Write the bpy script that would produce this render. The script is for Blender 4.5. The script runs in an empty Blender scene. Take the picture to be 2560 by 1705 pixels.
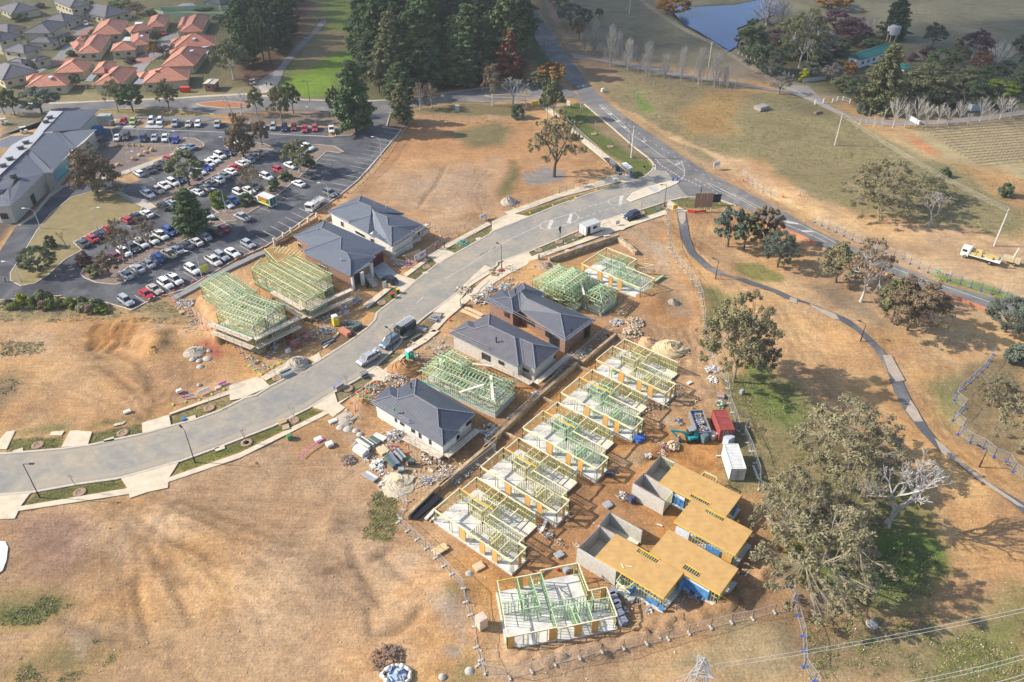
import bpy,math,random
import numpy as np
from mathutils import Vector as Vec,Matrix
random.seed(7)
S=bpy.context.scene
COL=S.collection
PI=math.pi
# camera, sky, sun, exposure
CH=94.6;TH=math.radians(36);FP=1991.1
cam=bpy.data.cameras.new('camera');co=bpy.data.objects.new('camera',cam);COL.objects.link(co)
co.location=(0,0,CH);co.rotation_euler=(PI/2-TH,0,0)
cam.sensor_width=36;cam.lens=FP*36/2560;cam.clip_start=1;cam.clip_end=9000
S.camera=co
SUN_EL,SUN_AZ=math.radians(33),math.radians(-85)
w=bpy.data.worlds.new('World');S.world=w;w.use_nodes=True
nt=w.node_tree;nt.nodes.clear()
sky=nt.nodes.new('ShaderNodeTexSky');sky.sky_type='NISHITA';sky.sun_disc=False
sky.sun_elevation=SUN_EL;sky.sun_rotation=SUN_AZ;sky.dust_density=2.0;sky.altitude=600
bg=nt.nodes.new('ShaderNodeBackground');bg.inputs['Strength'].default_value=0.14
wo=nt.nodes.new('ShaderNodeOutputWorld')
nt.links.new(sky.outputs[0],bg.inputs[0]);nt.links.new(bg.outputs[0],wo.inputs[0])
sl=bpy.data.lights.new('sun','SUN');sl.energy=4.2;sl.angle=math.radians(0.6);sl.color=(1,.915,.80)
so=bpy.data.objects.new('sun',sl);COL.objects.link(so)
sd=Vec((math.sin(SUN_AZ)*math.cos(SUN_EL),math.cos(SUN_AZ)*math.cos(SUN_EL),math.sin(SUN_EL)))
so.rotation_euler=sd.to_track_quat('Z','Y').to_euler();so.location=sd*300
S.view_settings.view_transform='Standard';S.view_settings.look='None'
S.view_settings.exposure=0.78;S.view_settings.gamma=1;S.view_settings.use_curve_mapping=False
# survey: sheet coordinates of the plan -> metres
TL=dict(A=(0,0,3.647),B=(600,0,3.647),C=(1200,0,3.647),D=(1800,0,3.0987),E=(0,400,3.647),F=(600,400,3.647),G=(1200,400,3.647),H=(1800,400,3.0987),I=(0,800,3.647),J=(600,800,3.647),K=(1200,800,3.647),L=(1800,800,3.0987),M=(0,1200,3.1043),N=(600,1200,3.1047),O=(1200,1200,3.1047),Q=(1800,1200,3.0987),Z=(0,0,1),R=(1380,820,5.6),S=(480,600,5.2262),T=(1020,850,7.4667),U=(1200,1380,5.8875),P=(1080,1040,3.9208),V=(1420,1120,3.7333),a=(0,240,4.9),b=(900,900,5.6),c=(1100,680,5.2275),d=(280,280,5.352))
CT,ST=math.cos(TH),math.sin(TH)
def W(t,x,y,z=0.0):
 ox,oy,s=TL[t];u=(ox+x/s-1280)/FP;v=-(oy+y/s-852.5)/FP
 k=(z-CH)/(-ST+v*CT)
 return Vec((u*k,(CT+v*ST)*k,z))
def WL(t,pts,z=0.0):return[W(t,p[0],p[1],p[2]if len(p)>2 else z)for p in pts]
def MX(spec,z=0.0):
 """'E 1,2 3,4 F 5,6' -> list of points"""
 out=[];t='Z'
 for tok in spec.split():
  if ',' in tok:
   x,y=tok.split(',');out.append(W(t,float(x),float(y),z))
  else:t=tok
 return out
def HT(p,t,y):
 """height of a thing at ground point p whose top is seen at survey line y"""
 ox,oy,s=TL[t];k=-(oy+y/s-852.5)/FP
 return CH+p[1]*(k*CT-ST)/(CT+k*ST)
def WID(p,t,dx):return dx/TL[t][2]*(p[1]*CT+CH*ST)/FP
# materials
MT={}
def lin(c):return tuple(c)+(1,)
def mat(name,col,rough=.85,metal=0,var=.18,scale=3.,col2=None,bump=0.,bscale=None,spec=.3,detail=4,alpha=None,emit=None,stretch=None):
 if name in MT:return MT[name]
 m=bpy.data.materials.new(name);m.use_nodes=True;n=m.node_tree.nodes;l=m.node_tree.links
 b=n['Principled BSDF'];b.inputs['Roughness'].default_value=rough;b.inputs['Metallic'].default_value=metal
 b.inputs['Specular IOR Level'].default_value=spec
 tc=n.new('ShaderNodeTexCoord');src=tc.outputs['Object']
 if stretch:
  mp=n.new('ShaderNodeMapping');mp.inputs['Scale'].default_value=stretch;l.new(src,mp.inputs[0]);src=mp.outputs[0]
 no=n.new('ShaderNodeTexNoise');no.inputs['Scale'].default_value=scale;no.inputs['Detail'].default_value=detail
 no.inputs['Roughness'].default_value=.65;l.new(src,no.inputs['Vector'])
 cr=n.new('ShaderNodeValToRGB');cr.color_ramp.elements[0].position=.32;cr.color_ramp.elements[1].position=.68
 c2=col2 if col2 else tuple(min(1,c*(1+var))for c in col);c1=col if col2 else tuple(c*(1-var)for c in col)
 cr.color_ramp.elements[0].color=lin(c1);cr.color_ramp.elements[1].color=lin(c2)
 l.new(no.outputs['Fac'],cr.inputs[0]);l.new(cr.outputs[0],b.inputs['Base Color'])
 if bump:
  n2=n.new('ShaderNodeTexNoise');n2.inputs['Scale'].default_value=bscale or scale*4;n2.inputs['Detail'].default_value=3
  l.new(src,n2.inputs['Vector'])
  bp=n.new('ShaderNodeBump');bp.inputs['Strength'].default_value=bump;bp.inputs['Distance'].default_value=.1
  l.new(n2.outputs['Fac'],bp.inputs['Height']);l.new(bp.outputs[0],b.inputs['Normal'])
 if emit:b.inputs['Emission Color'].default_value=lin(emit[0]);b.inputs['Emission Strength'].default_value=emit[1]
 if alpha is not None:b.inputs['Alpha'].default_value=alpha
 MT[name]=m;return m
def uvmat(name,col,kind='rib',pitch=.3,pitch2=.3,rough=.5,var=.15,depth=.06,dark=.55,spec=.4,metal=0):
 """roof sheets and tiles laid out along the slope through the UV map (in metres)"""
 if name in MT:return MT[name]
 m=bpy.data.materials.new(name);m.use_nodes=True;n=m.node_tree.nodes;l=m.node_tree.links
 b=n['Principled BSDF'];b.inputs['Roughness'].default_value=rough;b.inputs['Specular IOR Level'].default_value=spec
 b.inputs['Metallic'].default_value=metal
 uv=n.new('ShaderNodeUVMap');sp=n.new('ShaderNodeSeparateXYZ');l.new(uv.outputs[0],sp.inputs[0])
 def saw(out,p,th):
  a=n.new('ShaderNodeMath');a.operation='MULTIPLY';a.inputs[1].default_value=1/p;l.new(out,a.inputs[0])
  f=n.new('ShaderNodeMath');f.operation='FRACT';l.new(a.outputs[0],f.inputs[0])
  g=n.new('ShaderNodeMath');g.operation='LESS_THAN';g.inputs[1].default_value=th;l.new(f.outputs[0],g.inputs[0])
  return f.outputs[0],g.outputs[0]
 f1,g1=saw(sp.outputs[0],pitch,.22)
 fac=g1;hgt=f1
 if kind!='rib':
  f2,g2=saw(sp.outputs[1],pitch2,.2)
  mx=n.new('ShaderNodeMath');mx.operation='MAXIMUM';l.new(g2,mx.inputs[0])
  h=n.new('ShaderNodeMath');h.operation='MULTIPLY';h.inputs[1].default_value=.45;l.new(g1,h.inputs[0]);l.new(h.outputs[0],mx.inputs[1])
  fac=mx.outputs[0];hgt=f2
 no=n.new('ShaderNodeTexNoise');no.inputs['Scale'].default_value=.7;no.inputs['Detail'].default_value=5;l.new(uv.outputs[0],no.inputs['Vector'])
 cr=n.new('ShaderNodeValToRGB');cr.color_ramp.elements[0].position=.35;cr.color_ramp.elements[1].position=.65
 cr.color_ramp.elements[0].color=lin([c*(1-var)for c in col]);cr.color_ramp.elements[1].color=lin([min(1,c*(1+var))for c in col])
 l.new(no.outputs['Fac'],cr.inputs[0])
 mixc=n.new('ShaderNodeMix');mixc.data_type='RGBA';mixc.blend_type='MULTIPLY'
 l.new(fac,mixc.inputs[0]);l.new(cr.outputs[0],mixc.inputs[6]);mixc.inputs[7].default_value=(dark,dark,dark,1)
 l.new(mixc.outputs[2],b.inputs['Base Color'])
 bp=n.new('ShaderNodeBump');bp.inputs['Strength'].default_value=.5;bp.inputs['Distance'].default_value=depth
 l.new(hgt,bp.inputs['Height']);l.new(bp.outputs[0],b.inputs['Normal'])
 MT[name]=m;return m
 # mesh builder
class MB:
 def __init__(s):s.v=[];s.f=[];s.m=[];s.k=0;s.sm=[];s.smooth=False
 def add(s,vs,fs):
  o=len(s.v);s.v+=[tuple(v)for v in vs]
  for f in fs:s.f.append([i+o for i in f]);s.m.append(s.k);s.sm.append(s.smooth)
 def poly(s,pts):s.add(pts,[list(range(len(pts)))])
 def box(s,c,sz,rot=0,taper=1.):
  cx,cy,cz=c;a,b_,h=sz[0]/2,sz[1]/2,sz[2]/2;co_,si=math.cos(rot),math.sin(rot)
  vs=[]
  for z,t in((-h,1),(h,taper)):
   for x,y in((-a,-b_),(a,-b_),(a,b_),(-a,b_)):
    vs.append((cx+(x*co_-y*si)*t,cy+(x*si+y*co_)*t,cz+z))
  s.add(vs,[(3,2,1,0),(4,5,6,7),(0,1,5,4),(1,2,6,5),(2,3,7,6),(3,0,4,7)])
 def beam(s,p,q,w_=.06,h=None):
  p=Vec(p);q=Vec(q);h=h or w_;d=q-p
  if d.length<1e-5:return
  d.normalize();up=Vec((0,0,1))if abs(d.z)<.95 else Vec((1,0,0))
  a=d.cross(up).normalized()*w_/2;b_=a.cross(d).normalized()*h/2
  s.add([p-a-b_,p+a-b_,p+a+b_,p-a+b_,q-a-b_,q+a-b_,q+a+b_,q-a+b_],[(3,2,1,0),(4,5,6,7),(0,1,5,4),(1,2,6,5),(2,3,7,6),(3,0,4,7)])
 def tube(s,p,q,r0,r1=None,n=6,cap=True):
  p=Vec(p);q=Vec(q);r1=r0 if r1 is None else r1;d=(q-p)
  if d.length<1e-5:return
  d.normalize();up=Vec((0,0,1))if abs(d.z)<.95 else Vec((1,0,0))
  a=d.cross(up).normalized();b_=a.cross(d)
  vs=[]
  for c,r in((p,r0),(q,r1)):
   for i in range(n):
    t=2*PI*i/n;vs.append(c+a*math.cos(t)*r+b_*math.sin(t)*r)
  fs=[(i,(i+1)%n,n+(i+1)%n,n+i)for i in range(n)]
  if cap:fs+=[tuple(range(n))[::-1],tuple(range(n,2*n))]
  s.add(vs,fs)
 def prism(s,pts,z0,z1,top=True,bottom=False):
  pts=ccw([(p[0],p[1])for p in pts]);n=len(pts)
  vs=[(x,y,z0)for x,y in pts]+[(x,y,z1)for x,y in pts]
  fs=[(i,(i+1)%n,n+(i+1)%n,n+i)for i in range(n)]
  if top:fs.append(tuple(range(n,2*n)))
  if bottom:fs.append(tuple(range(n))[::-1])
  s.add(vs,fs)
 def lathe(s,c,prof,n=10):
  """prof: list of (r, z)"""
  vs=[]
  for r,z in prof:
   for i in range(n):t=2*PI*i/n;vs.append((c[0]+r*math.cos(t),c[1]+r*math.sin(t),c[2]+z))
  fs=[]
  for j in range(len(prof)-1):
   for i in range(n):fs.append((j*n+i,j*n+(i+1)%n,(j+1)*n+(i+1)%n,(j+1)*n+i))
  fs.append(tuple(range((len(prof)-1)*n,len(prof)*n)))
  s.add(vs,fs)
 def blob(s,c,r,rz=None,n=8,m_=5,jit=.18,rnd=random):
  rz=rz or r;vs=[(c[0],c[1],c[2]+rz)]
  for j in range(1,m_):
   ph=PI*j/m_
   for i in range(n):
    t=2*PI*(i+.5*(j%2))/n;k=1+rnd.uniform(-jit,jit)
    vs.append((c[0]+r*math.sin(ph)*math.cos(t)*k,c[1]+r*math.sin(ph)*math.sin(t)*k,c[2]+rz*math.cos(ph)*k))
  vs.append((c[0],c[1],c[2]-rz));e=len(vs)-1
  fs=[(0,1+i,1+(i+1)%n)for i in range(n)]
  for j in range(m_-2):
   for i in range(n):fs.append((1+j*n+i,1+(j+1)*n+i,1+(j+1)*n+(i+1)%n,1+j*n+(i+1)%n))
  b_=1+(m_-2)*n
  fs+=[(b_+i,e,b_+(i+1)%n)for i in range(n)]
  s.add(vs,fs)
 def mk(s,name,mats,parent=None,loc=None,uv=False,world=True):
  me=bpy.data.meshes.new(name);v=s.v
  if parent is not None and world:
   L=parent.location;rz=parent.rotation_euler.z
   if parent.parent:L=L+parent.parent.location
   v=[(x-L[0],y-L[1],z-L[2])for x,y,z in v]
  elif loc is not None:v=[(x-loc[0],y-loc[1],z-loc[2])for x,y,z in v]
  me.from_pydata(v,[],s.f)
  if not isinstance(mats,(list,tuple)):mats=[mats]
  for m in mats:me.materials.append(m)
  me.polygons.foreach_set('material_index',[min(k,len(mats)-1)for k in s.m])
  me.polygons.foreach_set('use_smooth',s.sm)
  if uv:
   ul=me.uv_layers.new(name='UVMap')
   for p in me.polygons:
    nrm=p.normal;hz=Vec((0,0,1)).cross(nrm)
    if hz.length<.02:hz=Vec((1,0,0))
    hz.normalize();dn=nrm.cross(hz)
    for li in p.loop_indices:
     q=me.vertices[me.loops[li].vertex_index].co
     ul.data[li].uv=(q.dot(hz),q.dot(dn))
  me.update();o=bpy.data.objects.new(name,me);COL.objects.link(o)
  if parent is not None:o.parent=parent
  elif loc is not None:o.location=loc
  return o
def ccw(p):
 a=sum(p[i][0]*p[(i+1)%len(p)][1]-p[(i+1)%len(p)][0]*p[i][1]for i in range(len(p)))
 return p if a>0 else p[::-1]
def inset(pts,d):
 p=ccw([(q[0],q[1])for q in pts]);n=len(p);out=[]
 for i in range(n):
  a,b_,c=Vec(p[i-1]),Vec(p[i]),Vec(p[(i+1)%n])
  e1=(b_-a).normalized();e2=(c-b_).normalized()
  n1=Vec((-e1.y,e1.x));n2=Vec((-e2.y,e2.x));m=n1+n2
  k=m.length_squared
  out.append(tuple(b_+m*(2*d/k))if k>.2 else tuple(b_+n1*d))
 return out
def tag(o,lbl=None,cat=None,gr_=None,kind=None):
 if lbl:o['label']=lbl
 if cat:o['category']=cat
 if gr_:o['group']=gr_
 if kind:o['kind']=kind
 return o
def empty(name,loc,lbl,cat,gr_=None,rz=0):
 o=bpy.data.objects.new(name,None);COL.objects.link(o);o.location=loc;o.rotation_euler.z=rz
 o.empty_display_size=.5
 return tag(o,lbl,cat,gr_)
def struct(name,mb,m,**k):return tag(mb.mk(name,m,**k),kind='structure')
def dup(root,loc=None,rz=None,lbl=None,gr_=None,sc=None,swap=None):
 def cp(o,par):
  c=o.copy();COL.objects.link(c)
  if par:c.parent=par
  if swap and o.type=='MESH':
   for sl_ in c.material_slots:
    if sl_.material and sl_.material.name in swap:
     mm=swap[sl_.material.name];sl_.link='OBJECT';sl_.material=mm
  for ch in o.children:cp(ch,c)
  return c
 r=cp(root,None)
 if loc is not None:r.location=loc
 if rz is not None:r.rotation_euler.z=rz
 if lbl:r['label']=lbl
 if gr_:r['group']=gr_
 if sc is not None:r.scale=sc if hasattr(sc,'__len__')else(sc,sc,sc)
 return r
 # GROUND, ROADS, WATER
def pip(px,py,poly):
 ins=np.zeros(px.shape,bool);n=len(poly)
 for i in range(n):
  x0,y0=poly[i][0],poly[i][1];x1,y1=poly[i-1][0],poly[i-1][1]
  c=((y0>py)!=(y1>py))&(px<(x1-x0)*(py-y0)/((y1-y0)if y1!=y0 else 1e-9)+x0)
  ins^=c
 return ins
def sdist(px,py,poly,closed=True):
 d=np.full(px.shape,1e9);n=len(poly)
 for i in range(0 if closed else 1,n):
  x0,y0=poly[i-1][0],poly[i-1][1];x1,y1=poly[i][0],poly[i][1]
  ex,ey=x1-x0,y1-y0;L=ex*ex+ey*ey+1e-9
  t=np.clip(((px-x0)*ex+(py-y0)*ey)/L,0,1)
  d=np.minimum(d,np.hypot(px-x0-t*ex,py-y0-t*ey))
 return d
def cover(px,py,poly,soft):
 xs=[p[0]for p in poly];ys=[p[1]for p in poly]
 w_=np.zeros(px.shape)
 sel=(px>min(xs)-soft*2)&(px<max(xs)+soft*2)&(py>min(ys)-soft*2)&(py<max(ys)+soft*2)
 if not sel.any():return w_
 a,b_=px[sel],py[sel]
 d=sdist(a,b_,poly);s_=np.where(pip(a,b_,poly),d,-d)
 w_[sel]=np.clip(.5+s_/(2*soft),0,1)
 return w_
_rg=np.random.RandomState(3)
def vnoise(x,y,sc,seed=0,oct_=4):
 out=np.zeros(x.shape);amp=1;tot=0
 for o in range(oct_):
  g=np.random.RandomState(seed*31+o).rand(256,256)
  X=x/sc*(2**o)+1000;Y=y/sc*(2**o)+1000
  xi=np.floor(X).astype(int);yi=np.floor(Y).astype(int);fx=X-xi;fy=Y-yi
  fx=fx*fx*(3-2*fx);fy=fy*fy*(3-2*fy);xi%=256;yi%=256;xj=(xi+1)%256;yj=(yi+1)%256
  v=(g[xi,yi]*(1-fx)+g[xj,yi]*fx)*(1-fy)+(g[xi,yj]*(1-fx)+g[xj,yj]*fx)*fy
  out+=v*amp;tot+=amp;amp*=.55
 return out/tot
DIRT=(.46,.275,.12);DIRTD=(.30,.165,.085);DIRTO=(.42,.20,.075);PALE=(.47,.32,.18);GREYD=(.31,.26,.20)
GRASS=(.075,.105,.03);GRASSB=(.14,.20,.035);OLIVE=(.17,.155,.075);STRAW=(.27,.215,.11);MULCH=(.16,.12,.095)
PADD=(.20,.18,.12);REDD=(.33,.13,.06);GRAVEL=(.36,.33,.28);DRY=(.235,.19,.105)
eT=MX('I -900,1260 0,1228 300,1205 560,1182 830,1145 1080,1090 1300,1045 1550,975 1780,915 2000,835 2240,715 J 150,690 280,610 480,505 700,390 860,290 1000,200 1160,80 1240,0 F 1255,1395 1480,1220 1600,1110 1810,945 1980,850 2290,675 G 110,655 280,590 450,520 700,420 1000,310 1330,212 1420,188 1500,155 1565,105 1600,45 C 1603,1550 1580,1480 1530,1430 1400,1330 1220,1170 1100,1070 1000,985 960,950')
eB=MX('M -900,190 0,110 270,85 600,25 I 1060,1440 1200,1405 1640,1280 2000,1150 2334,1020 J 300,960 620,800 860,650 1060,540 1250,400 1420,245 1530,100 1640,0 F 1700,1410 1900,1265 2100,1100 2334,960 G 150,930 450,830 800,680 1100,555 1500,440 1730,365 1900,335 2100,342 2190,362 2334,412')
main_w=MX('C 850,800 800,740 680,600 560,450 420,200 305,0 180,-250')
main_e=MX('C 320,-250 450,0 620,250 760,450 900,640 1050,830 1120,900 1280,1030 1500,1180 1800,1390 2070,1568 H 0,140 300,300 500,400 700,520 950,640 1340,800 1700,950 2100,1060 2355,1120 2900,1260')
main_s=MX('H 2900,1440 2355,1240 2060,1140 1680,1020 1250,860 740,650 480,530 240,400')
road_poly=eT+main_w+main_e+main_s+eB[::-1]
up_top=MX('A -900,965 0,955 540,945 900,925 1600,900 1900,880 2334,858 B 200,870 600,905 1100,920 1360,905 1560,885 2000,830 2334,785 C 300,750 560,730 700,760 850,830')
up_bot=MX('C 960,950 850,890 720,895 550,905 300,920 0,928 B 2334,940 2000,930 1800,940 1520,990 1370,1030 1335,1165 1100,1200 1145,1090 1090,1020 800,1015 400,1008 0,1025 A 2100,1042 1950,1042 1700,1002 1400,987 900,1002 540,1027 0,1037 -900,1045')
upper_poly=up_top+up_bot
carpark=MX('A 940,1165 2020,1205 B 270,1220 850,1248 1010,1235 1120,1160 1145,1095 1120,1040 1370,1030 1335,1165 1470,1185 1150,1568 F 1240,0 1080,180 900,330 680,480 400,680 230,790 0,890 E 2180,890 1690,1180 1400,1265 1200,1370 960,1300 560,1240 300,1252 50,1277 -700,1290 -700,1050 0,830 140,612 290,520 440,330 560,240 850,180 1000,172 1180,215 1280,180 1200,120 1560,-25 A 1635,1322 1020,1300 935,1300')
parkrow=MX('A 1050,1165 1170,1085 1250,1085 1210,1165 1310,1165 1380,1080 1520,1105 1470,1165 1560,1165 1640,1105 1860,1118 2030,1120 2334,1150 B 270,1150 800,1162 800,1235 0,1215 A 2020,1200')
island_loop=MX('E 470,480 650,340 870,283 1020,280 1300,430 1280,470 1190,510 1000,590 840,660 670,750 745,825 590,910 440,1050 320,1125 190,1150 100,1100 95,1030 210,860 340,640')
isl=[island_loop,MX('E 735,1040 760,990 900,960 1080,930 1300,850 1450,775 1640,690 1750,640 1980,530 1960,505 2000,540 2060,575 1970,605 1830,665 1700,725 1540,805 1380,905 1190,965 1080,1035 1150,1110 1060,1137 880,1120 770,1075'),MX('d 480,1190 600,1135 740,1070 980,960 1300,770 1600,610 1700,560 1780,430 1860,405 2050,430 2170,490 2140,510 1980,490 1870,560 1800,640 1600,720 1400,830 1160,960 900,1080 720,1170 590,1280'),MX('d 1240,1480 1400,1350 1650,1240 2100,1000 F 360,150 480,80 B 560,1440 640,1330 710,1318 860,1335 945,1385 900,1395 790,1380 590,1568 F 550,150 330,330 150,440 0,530 E 2130,560 2000,560'),MX('d 900,440 970,345 1110,355 1210,410 1235,455 1190,475 1060,450'),MX('d 1335,1260 1380,1245 1450,1290 1500,1330 1430,1355 1345,1300')]
garden=MX('A 930,1300 1635,1322 1560,1400 1350,1440 E 1400,20 1000,150 850,165 700,195 540,225 480,300 520,225 640,60 A 700,1350')
REG=[];VG=[]
def reg(spec,c,g=0.,s_=1.5):
 p=MX(spec)if isinstance(spec,str)else spec;REG.append((p,c,g,s_));VG.append(p)if s_<.6 and g>.4 and c[0]<.19 else 0
reg('A -3000,-500 B 1500,-500 1500,1000 A -3000,1000',(.15,.14,.07),.6,6)
reg('B -100,-300 1300,-300 1100,700 900,900 200,900 -150,760',(.19,.165,.085),.8,3)
reg('B 600,-300 1400,-300 1090,480 940,700 880,880 600,890 380,800 420,600 800,200',(.17,.21,.05),.35,3)
reg('B 500,500 600,400 780,280 1120,300 1090,380 860,480 640,640 540,640',(.27,.21,.115),.2,4)
reg('B 600,640 820,520 1090,470 1060,560 900,700 860,860 640,880 430,830 420,720',(.17,.26,.035),.15,2)
reg('B 1000,180 1140,150 1110,330 1000,300',(.22,.24,.05),.1,3)
reg('B -50,560 380,460 460,0 560,-50 640,40 620,200 420,460 340,640 100,780 -50,700',(.14,.085,.06),.1,3)
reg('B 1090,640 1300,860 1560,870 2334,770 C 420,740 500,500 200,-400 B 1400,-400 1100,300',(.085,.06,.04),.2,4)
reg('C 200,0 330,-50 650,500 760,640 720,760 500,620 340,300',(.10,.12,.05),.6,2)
reg('C 480,-100 650,-100 950,530 820,540 700,380 560,200',(.17,.15,.085),.5,3)
reg('C 580,-50 640,-50 760,230 930,490 1000,530 860,520 700,280',(.33,.21,.13),0,1)
reg('C 650,-400 3300,-400 3300,0 2334,700 1000,520 760,230',(.185,.165,.105),.5,8)
reg('D -100,-400 3500,-400 3500,1000 2000,900 900,800 -50,500',(.18,.165,.105),.5,8)
reg('D 300,150 1300,250 1500,500 2400,560 2400,900 1300,880 500,560 200,420',(.10,.095,.05),.6,6)
reg('D 100,470 200,440 560,590 420,640 0,600',(.22,.175,.125),.2,2)
reg('C 850,540 1200,560 2334,760 2334,1568 2000,1568 1280,1020 1000,760',(.235,.185,.10),.78,3)
reg('D 0,680 700,740 1100,960 1300,1060 1900,1332 H 2400,400 2400,620 1200,420 700,330 300,0 D 0,1200',(.24,.195,.10),.8,3)
reg('D 0,700 250,700 200,800 -100,1000 -200,900',(.30,.19,.085),.3,2)
reg('C 1800,1050 2100,820 2334,860 2300,1200 1900,1250',(.31,.20,.08),.3,3)
reg('C 1390,820 1430,830 1620,980 1600,1020 1480,1000',(.12,.18,.04),.4,2)
reg('D 1300,1010 1900,940 2500,900 2500,1332 H 2400,150 1700,0 D 1500,1200',(.33,.275,.15),.3,4)
reg('D 1420,1030 1500,1050 1700,1160 1690,1200 1600,1190 1500,1120',(.44,.20,.10),0,1.5)
reg('C 860,540 1150,560 1300,700 1240,760 1050,700 950,640',(.28,.18,.11),.1,2)
reg('H -100,60 0,0 C 1350,1010 1500,1100 1800,1290 2334,1460 H 200,0 330,100 480,170 700,300 980,390 1500,540 2400,640 2400,1080 1700,940 1330,790 950,620 560,410 300,290',(.55,.365,.18),.06,1.5)
reg('H 0,-20 200,0 330,100 200,120 60,60',PALE,0,1)
reg('C 1150,870 1400,1060 1900,1400 H 0,60 300,240 600,400 500,400 0,130 C 1500,1170 1200,960',(.36,.23,.13),.05,1)
reg('H 1600,870 2100,960 2355,1070 2355,1110 2100,1050 1700,940',(.16,.20,.05),.3,1)
reg('B 1480,1190 1600,1040 2230,1060 C 340,1110 760,1080 900,1200 1300,1500 1210,1568 G 1100,150 300,460 F 2300,560 1860,800 1100,700 900,500',(.37,.205,.095),.0,1)
reg('B 1480,1190 1600,1100 2100,1110 1900,1300 1500,1450 1350,1568 F 1100,250 1150,150',(.36,.19,.09),.15,1)
reg('F 1400,150 1900,80 2334,0 2334,420 1900,520 1500,420',(.36,.255,.17),0,5)
reg('B 1850,1210 2334,1100 C 300,1150 250,1320 60,1330 B 2100,1360',(.17,.14,.07),.6,2)
reg('B 1520,1000 2000,935 2334,945 C 280,930 480,1050 0,1060 B 1600,1040',(.18,.15,.075),.5,1.5)
reg('C 780,950 900,930 1000,990 1220,1180 1400,1340 1540,1450 1590,1560 G 1590,100 1440,180 1400,140 C 1280,1480 830,1160 700,980',(.10,.12,.035),.4,1)
reg('C 1000,1040 1250,1180 1500,1440 1440,1440 1180,1250 1000,1100',(.24,.17,.10),.3,1.5)
reg('C 850,1180 1290,1540 1240,1540 840,1240',(.16,.14,.07),.6,1)
reg('G 380,130 600,50 800,110 760,200 520,240 400,200',(.22,.20,.185),.1,1.5)
reg('G 170,300 230,120 280,0 330,0 340,200 300,320 200,330',(.15,.125,.055),.6,1.5)
reg('G 380,480 700,370 1300,200 1330,210 1050,300 450,508 320,490',(.11,.12,.04),.5,.5)
reg('G -100,590 260,440 400,420 200,540 -100,700',(.37,.25,.15),.02,1)
reg('F 1860,815 2290,590 2295,665 1960,855',(.17,.15,.07),.6,.4)
reg('F 1520,1070 1730,905 1815,940 1610,1095',(.17,.15,.07),.6,.4)
reg('F 1155,1365 1380,1165 1480,1205 1260,1395',(.17,.15,.07),.6,.4)
reg('J 745,220 930,100 1060,20 1150,70 1000,190 830,275',(.19,.12,.07),.3,.4)
reg('J 215,560 560,350 650,385 500,490 265,605',(.17,.15,.07),.6,.4)
reg('I 1540,870 2190,640 2235,700 1780,905 1560,955',(.18,.16,.07),.6,.4)
reg('I 810,1125 860,1020 1290,940 1300,1030 1050,1090',(.18,.16,.07),.6,.4)
reg('I 55,1205 110,1085 580,1060 555,1165 300,1200',(.16,.15,.06),.7,.4)
reg('I 150,1010 660,890 600,1000 180,1035',(.14,.15,.05),.7,1)
reg('I 820,960 1290,850 1280,890 950,970',(.14,.15,.05),.7,1)
reg('E -600,1270 500,1250 950,1310 1200,1380 1500,1240 1900,1500 I 1700,0 600,-20 -600,60',(.26,.20,.11),.55,2)
reg('I 650,270 750,60 900,10 1190,-20 1300,120 1250,300 1000,340',(.52,.255,.085),0,2.5)
reg('I 840,300 1100,270 1380,400 1430,600 1200,560 900,420',(.44,.27,.13),0,4)
reg('I 400,500 800,300 1000,700 300,950 200,800',(.42,.28,.155),0,5)
reg('I -300,500 150,500 170,700 0,850 -300,900',(.22,.15,.09),.5,3)
reg('I 1780,180 1900,180 2050,300 1990,370 1880,300',(.36,.13,.08),0,.8)
reg('M 160,205 280,95 840,0 955,5 990,65',(.11,.12,.035),.6,.4)
reg('I 1545,1430 1640,1300 2000,1170 2334,1040 2334,1150 1900,1300',(.13,.14,.035),.6,.4)
reg('J 0,1110 640,800 775,830 0,1190',(.13,.13,.04),.6,.4)
reg('J 855,670 1150,490 1230,560 890,755',(.20,.17,.09),.5,.4)
reg('J 1250,400 1400,280 1500,300 1310,460',(.20,.17,.09),.5,.4)
reg('F 1620,1510 1780,1390 1900,1400 1750,1530',(.20,.15,.08),.4,.4)
reg('F 1900,1290 2060,1130 2210,1140 1970,1330',(.18,.15,.07),.5,.4)
reg('G 65,1030 260,910 390,940 110,1085',(.17,.15,.07),.6,.4)
reg('G 445,840 880,670 1000,690 480,890',(.15,.15,.06),.5,.4)
reg('G 1440,470 1640,400 1700,450 1380,590 1400,620 1330,600',(.14,.15,.05),.5,.5)
reg('G 1735,370 1900,340 2150,350 2330,420 2100,450 1760,420',(.16,.15,.06),.5,.4)
reg('M 1000,140 1300,60 1700,0 2400,-100 2600,300 1500,250 1200,200',(.36,.205,.10),.1,5)
reg('M 0,310 100,290 650,260 1000,380 900,700 300,900 0,900',(.27,.17,.115),.15,6)
reg('M 1000,150 1300,120 1500,400 1350,900 1150,700 950,400',(.43,.26,.125),0,6)
reg('M -300,940 380,880 600,950 500,1050 200,1120 -300,1150',(.14,.14,.05),.7,2)
reg('M 150,1400 450,1350 700,1200 950,1380 560,1568 120,1568',(.20,.16,.075),.6,2.5)
reg('M 560,1080 760,1190 700,1330 600,1280',(.45,.33,.22),0,1.5)
reg('M 800,520 960,480 960,570 820,570',(.27,.25,.23),0,1)
reg('N 950,300 1040,80 1200,80 1240,300 1170,470 960,460',(.23,.175,.075),.6,1)
reg('N 940,400 1050,400 1170,470 1050,480',(.10,.14,.03),.3,.6)
reg('N 1050,620 1230,500 1400,560 1380,680 1250,760 1130,740',(.30,.26,.21),0,1.5)
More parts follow.
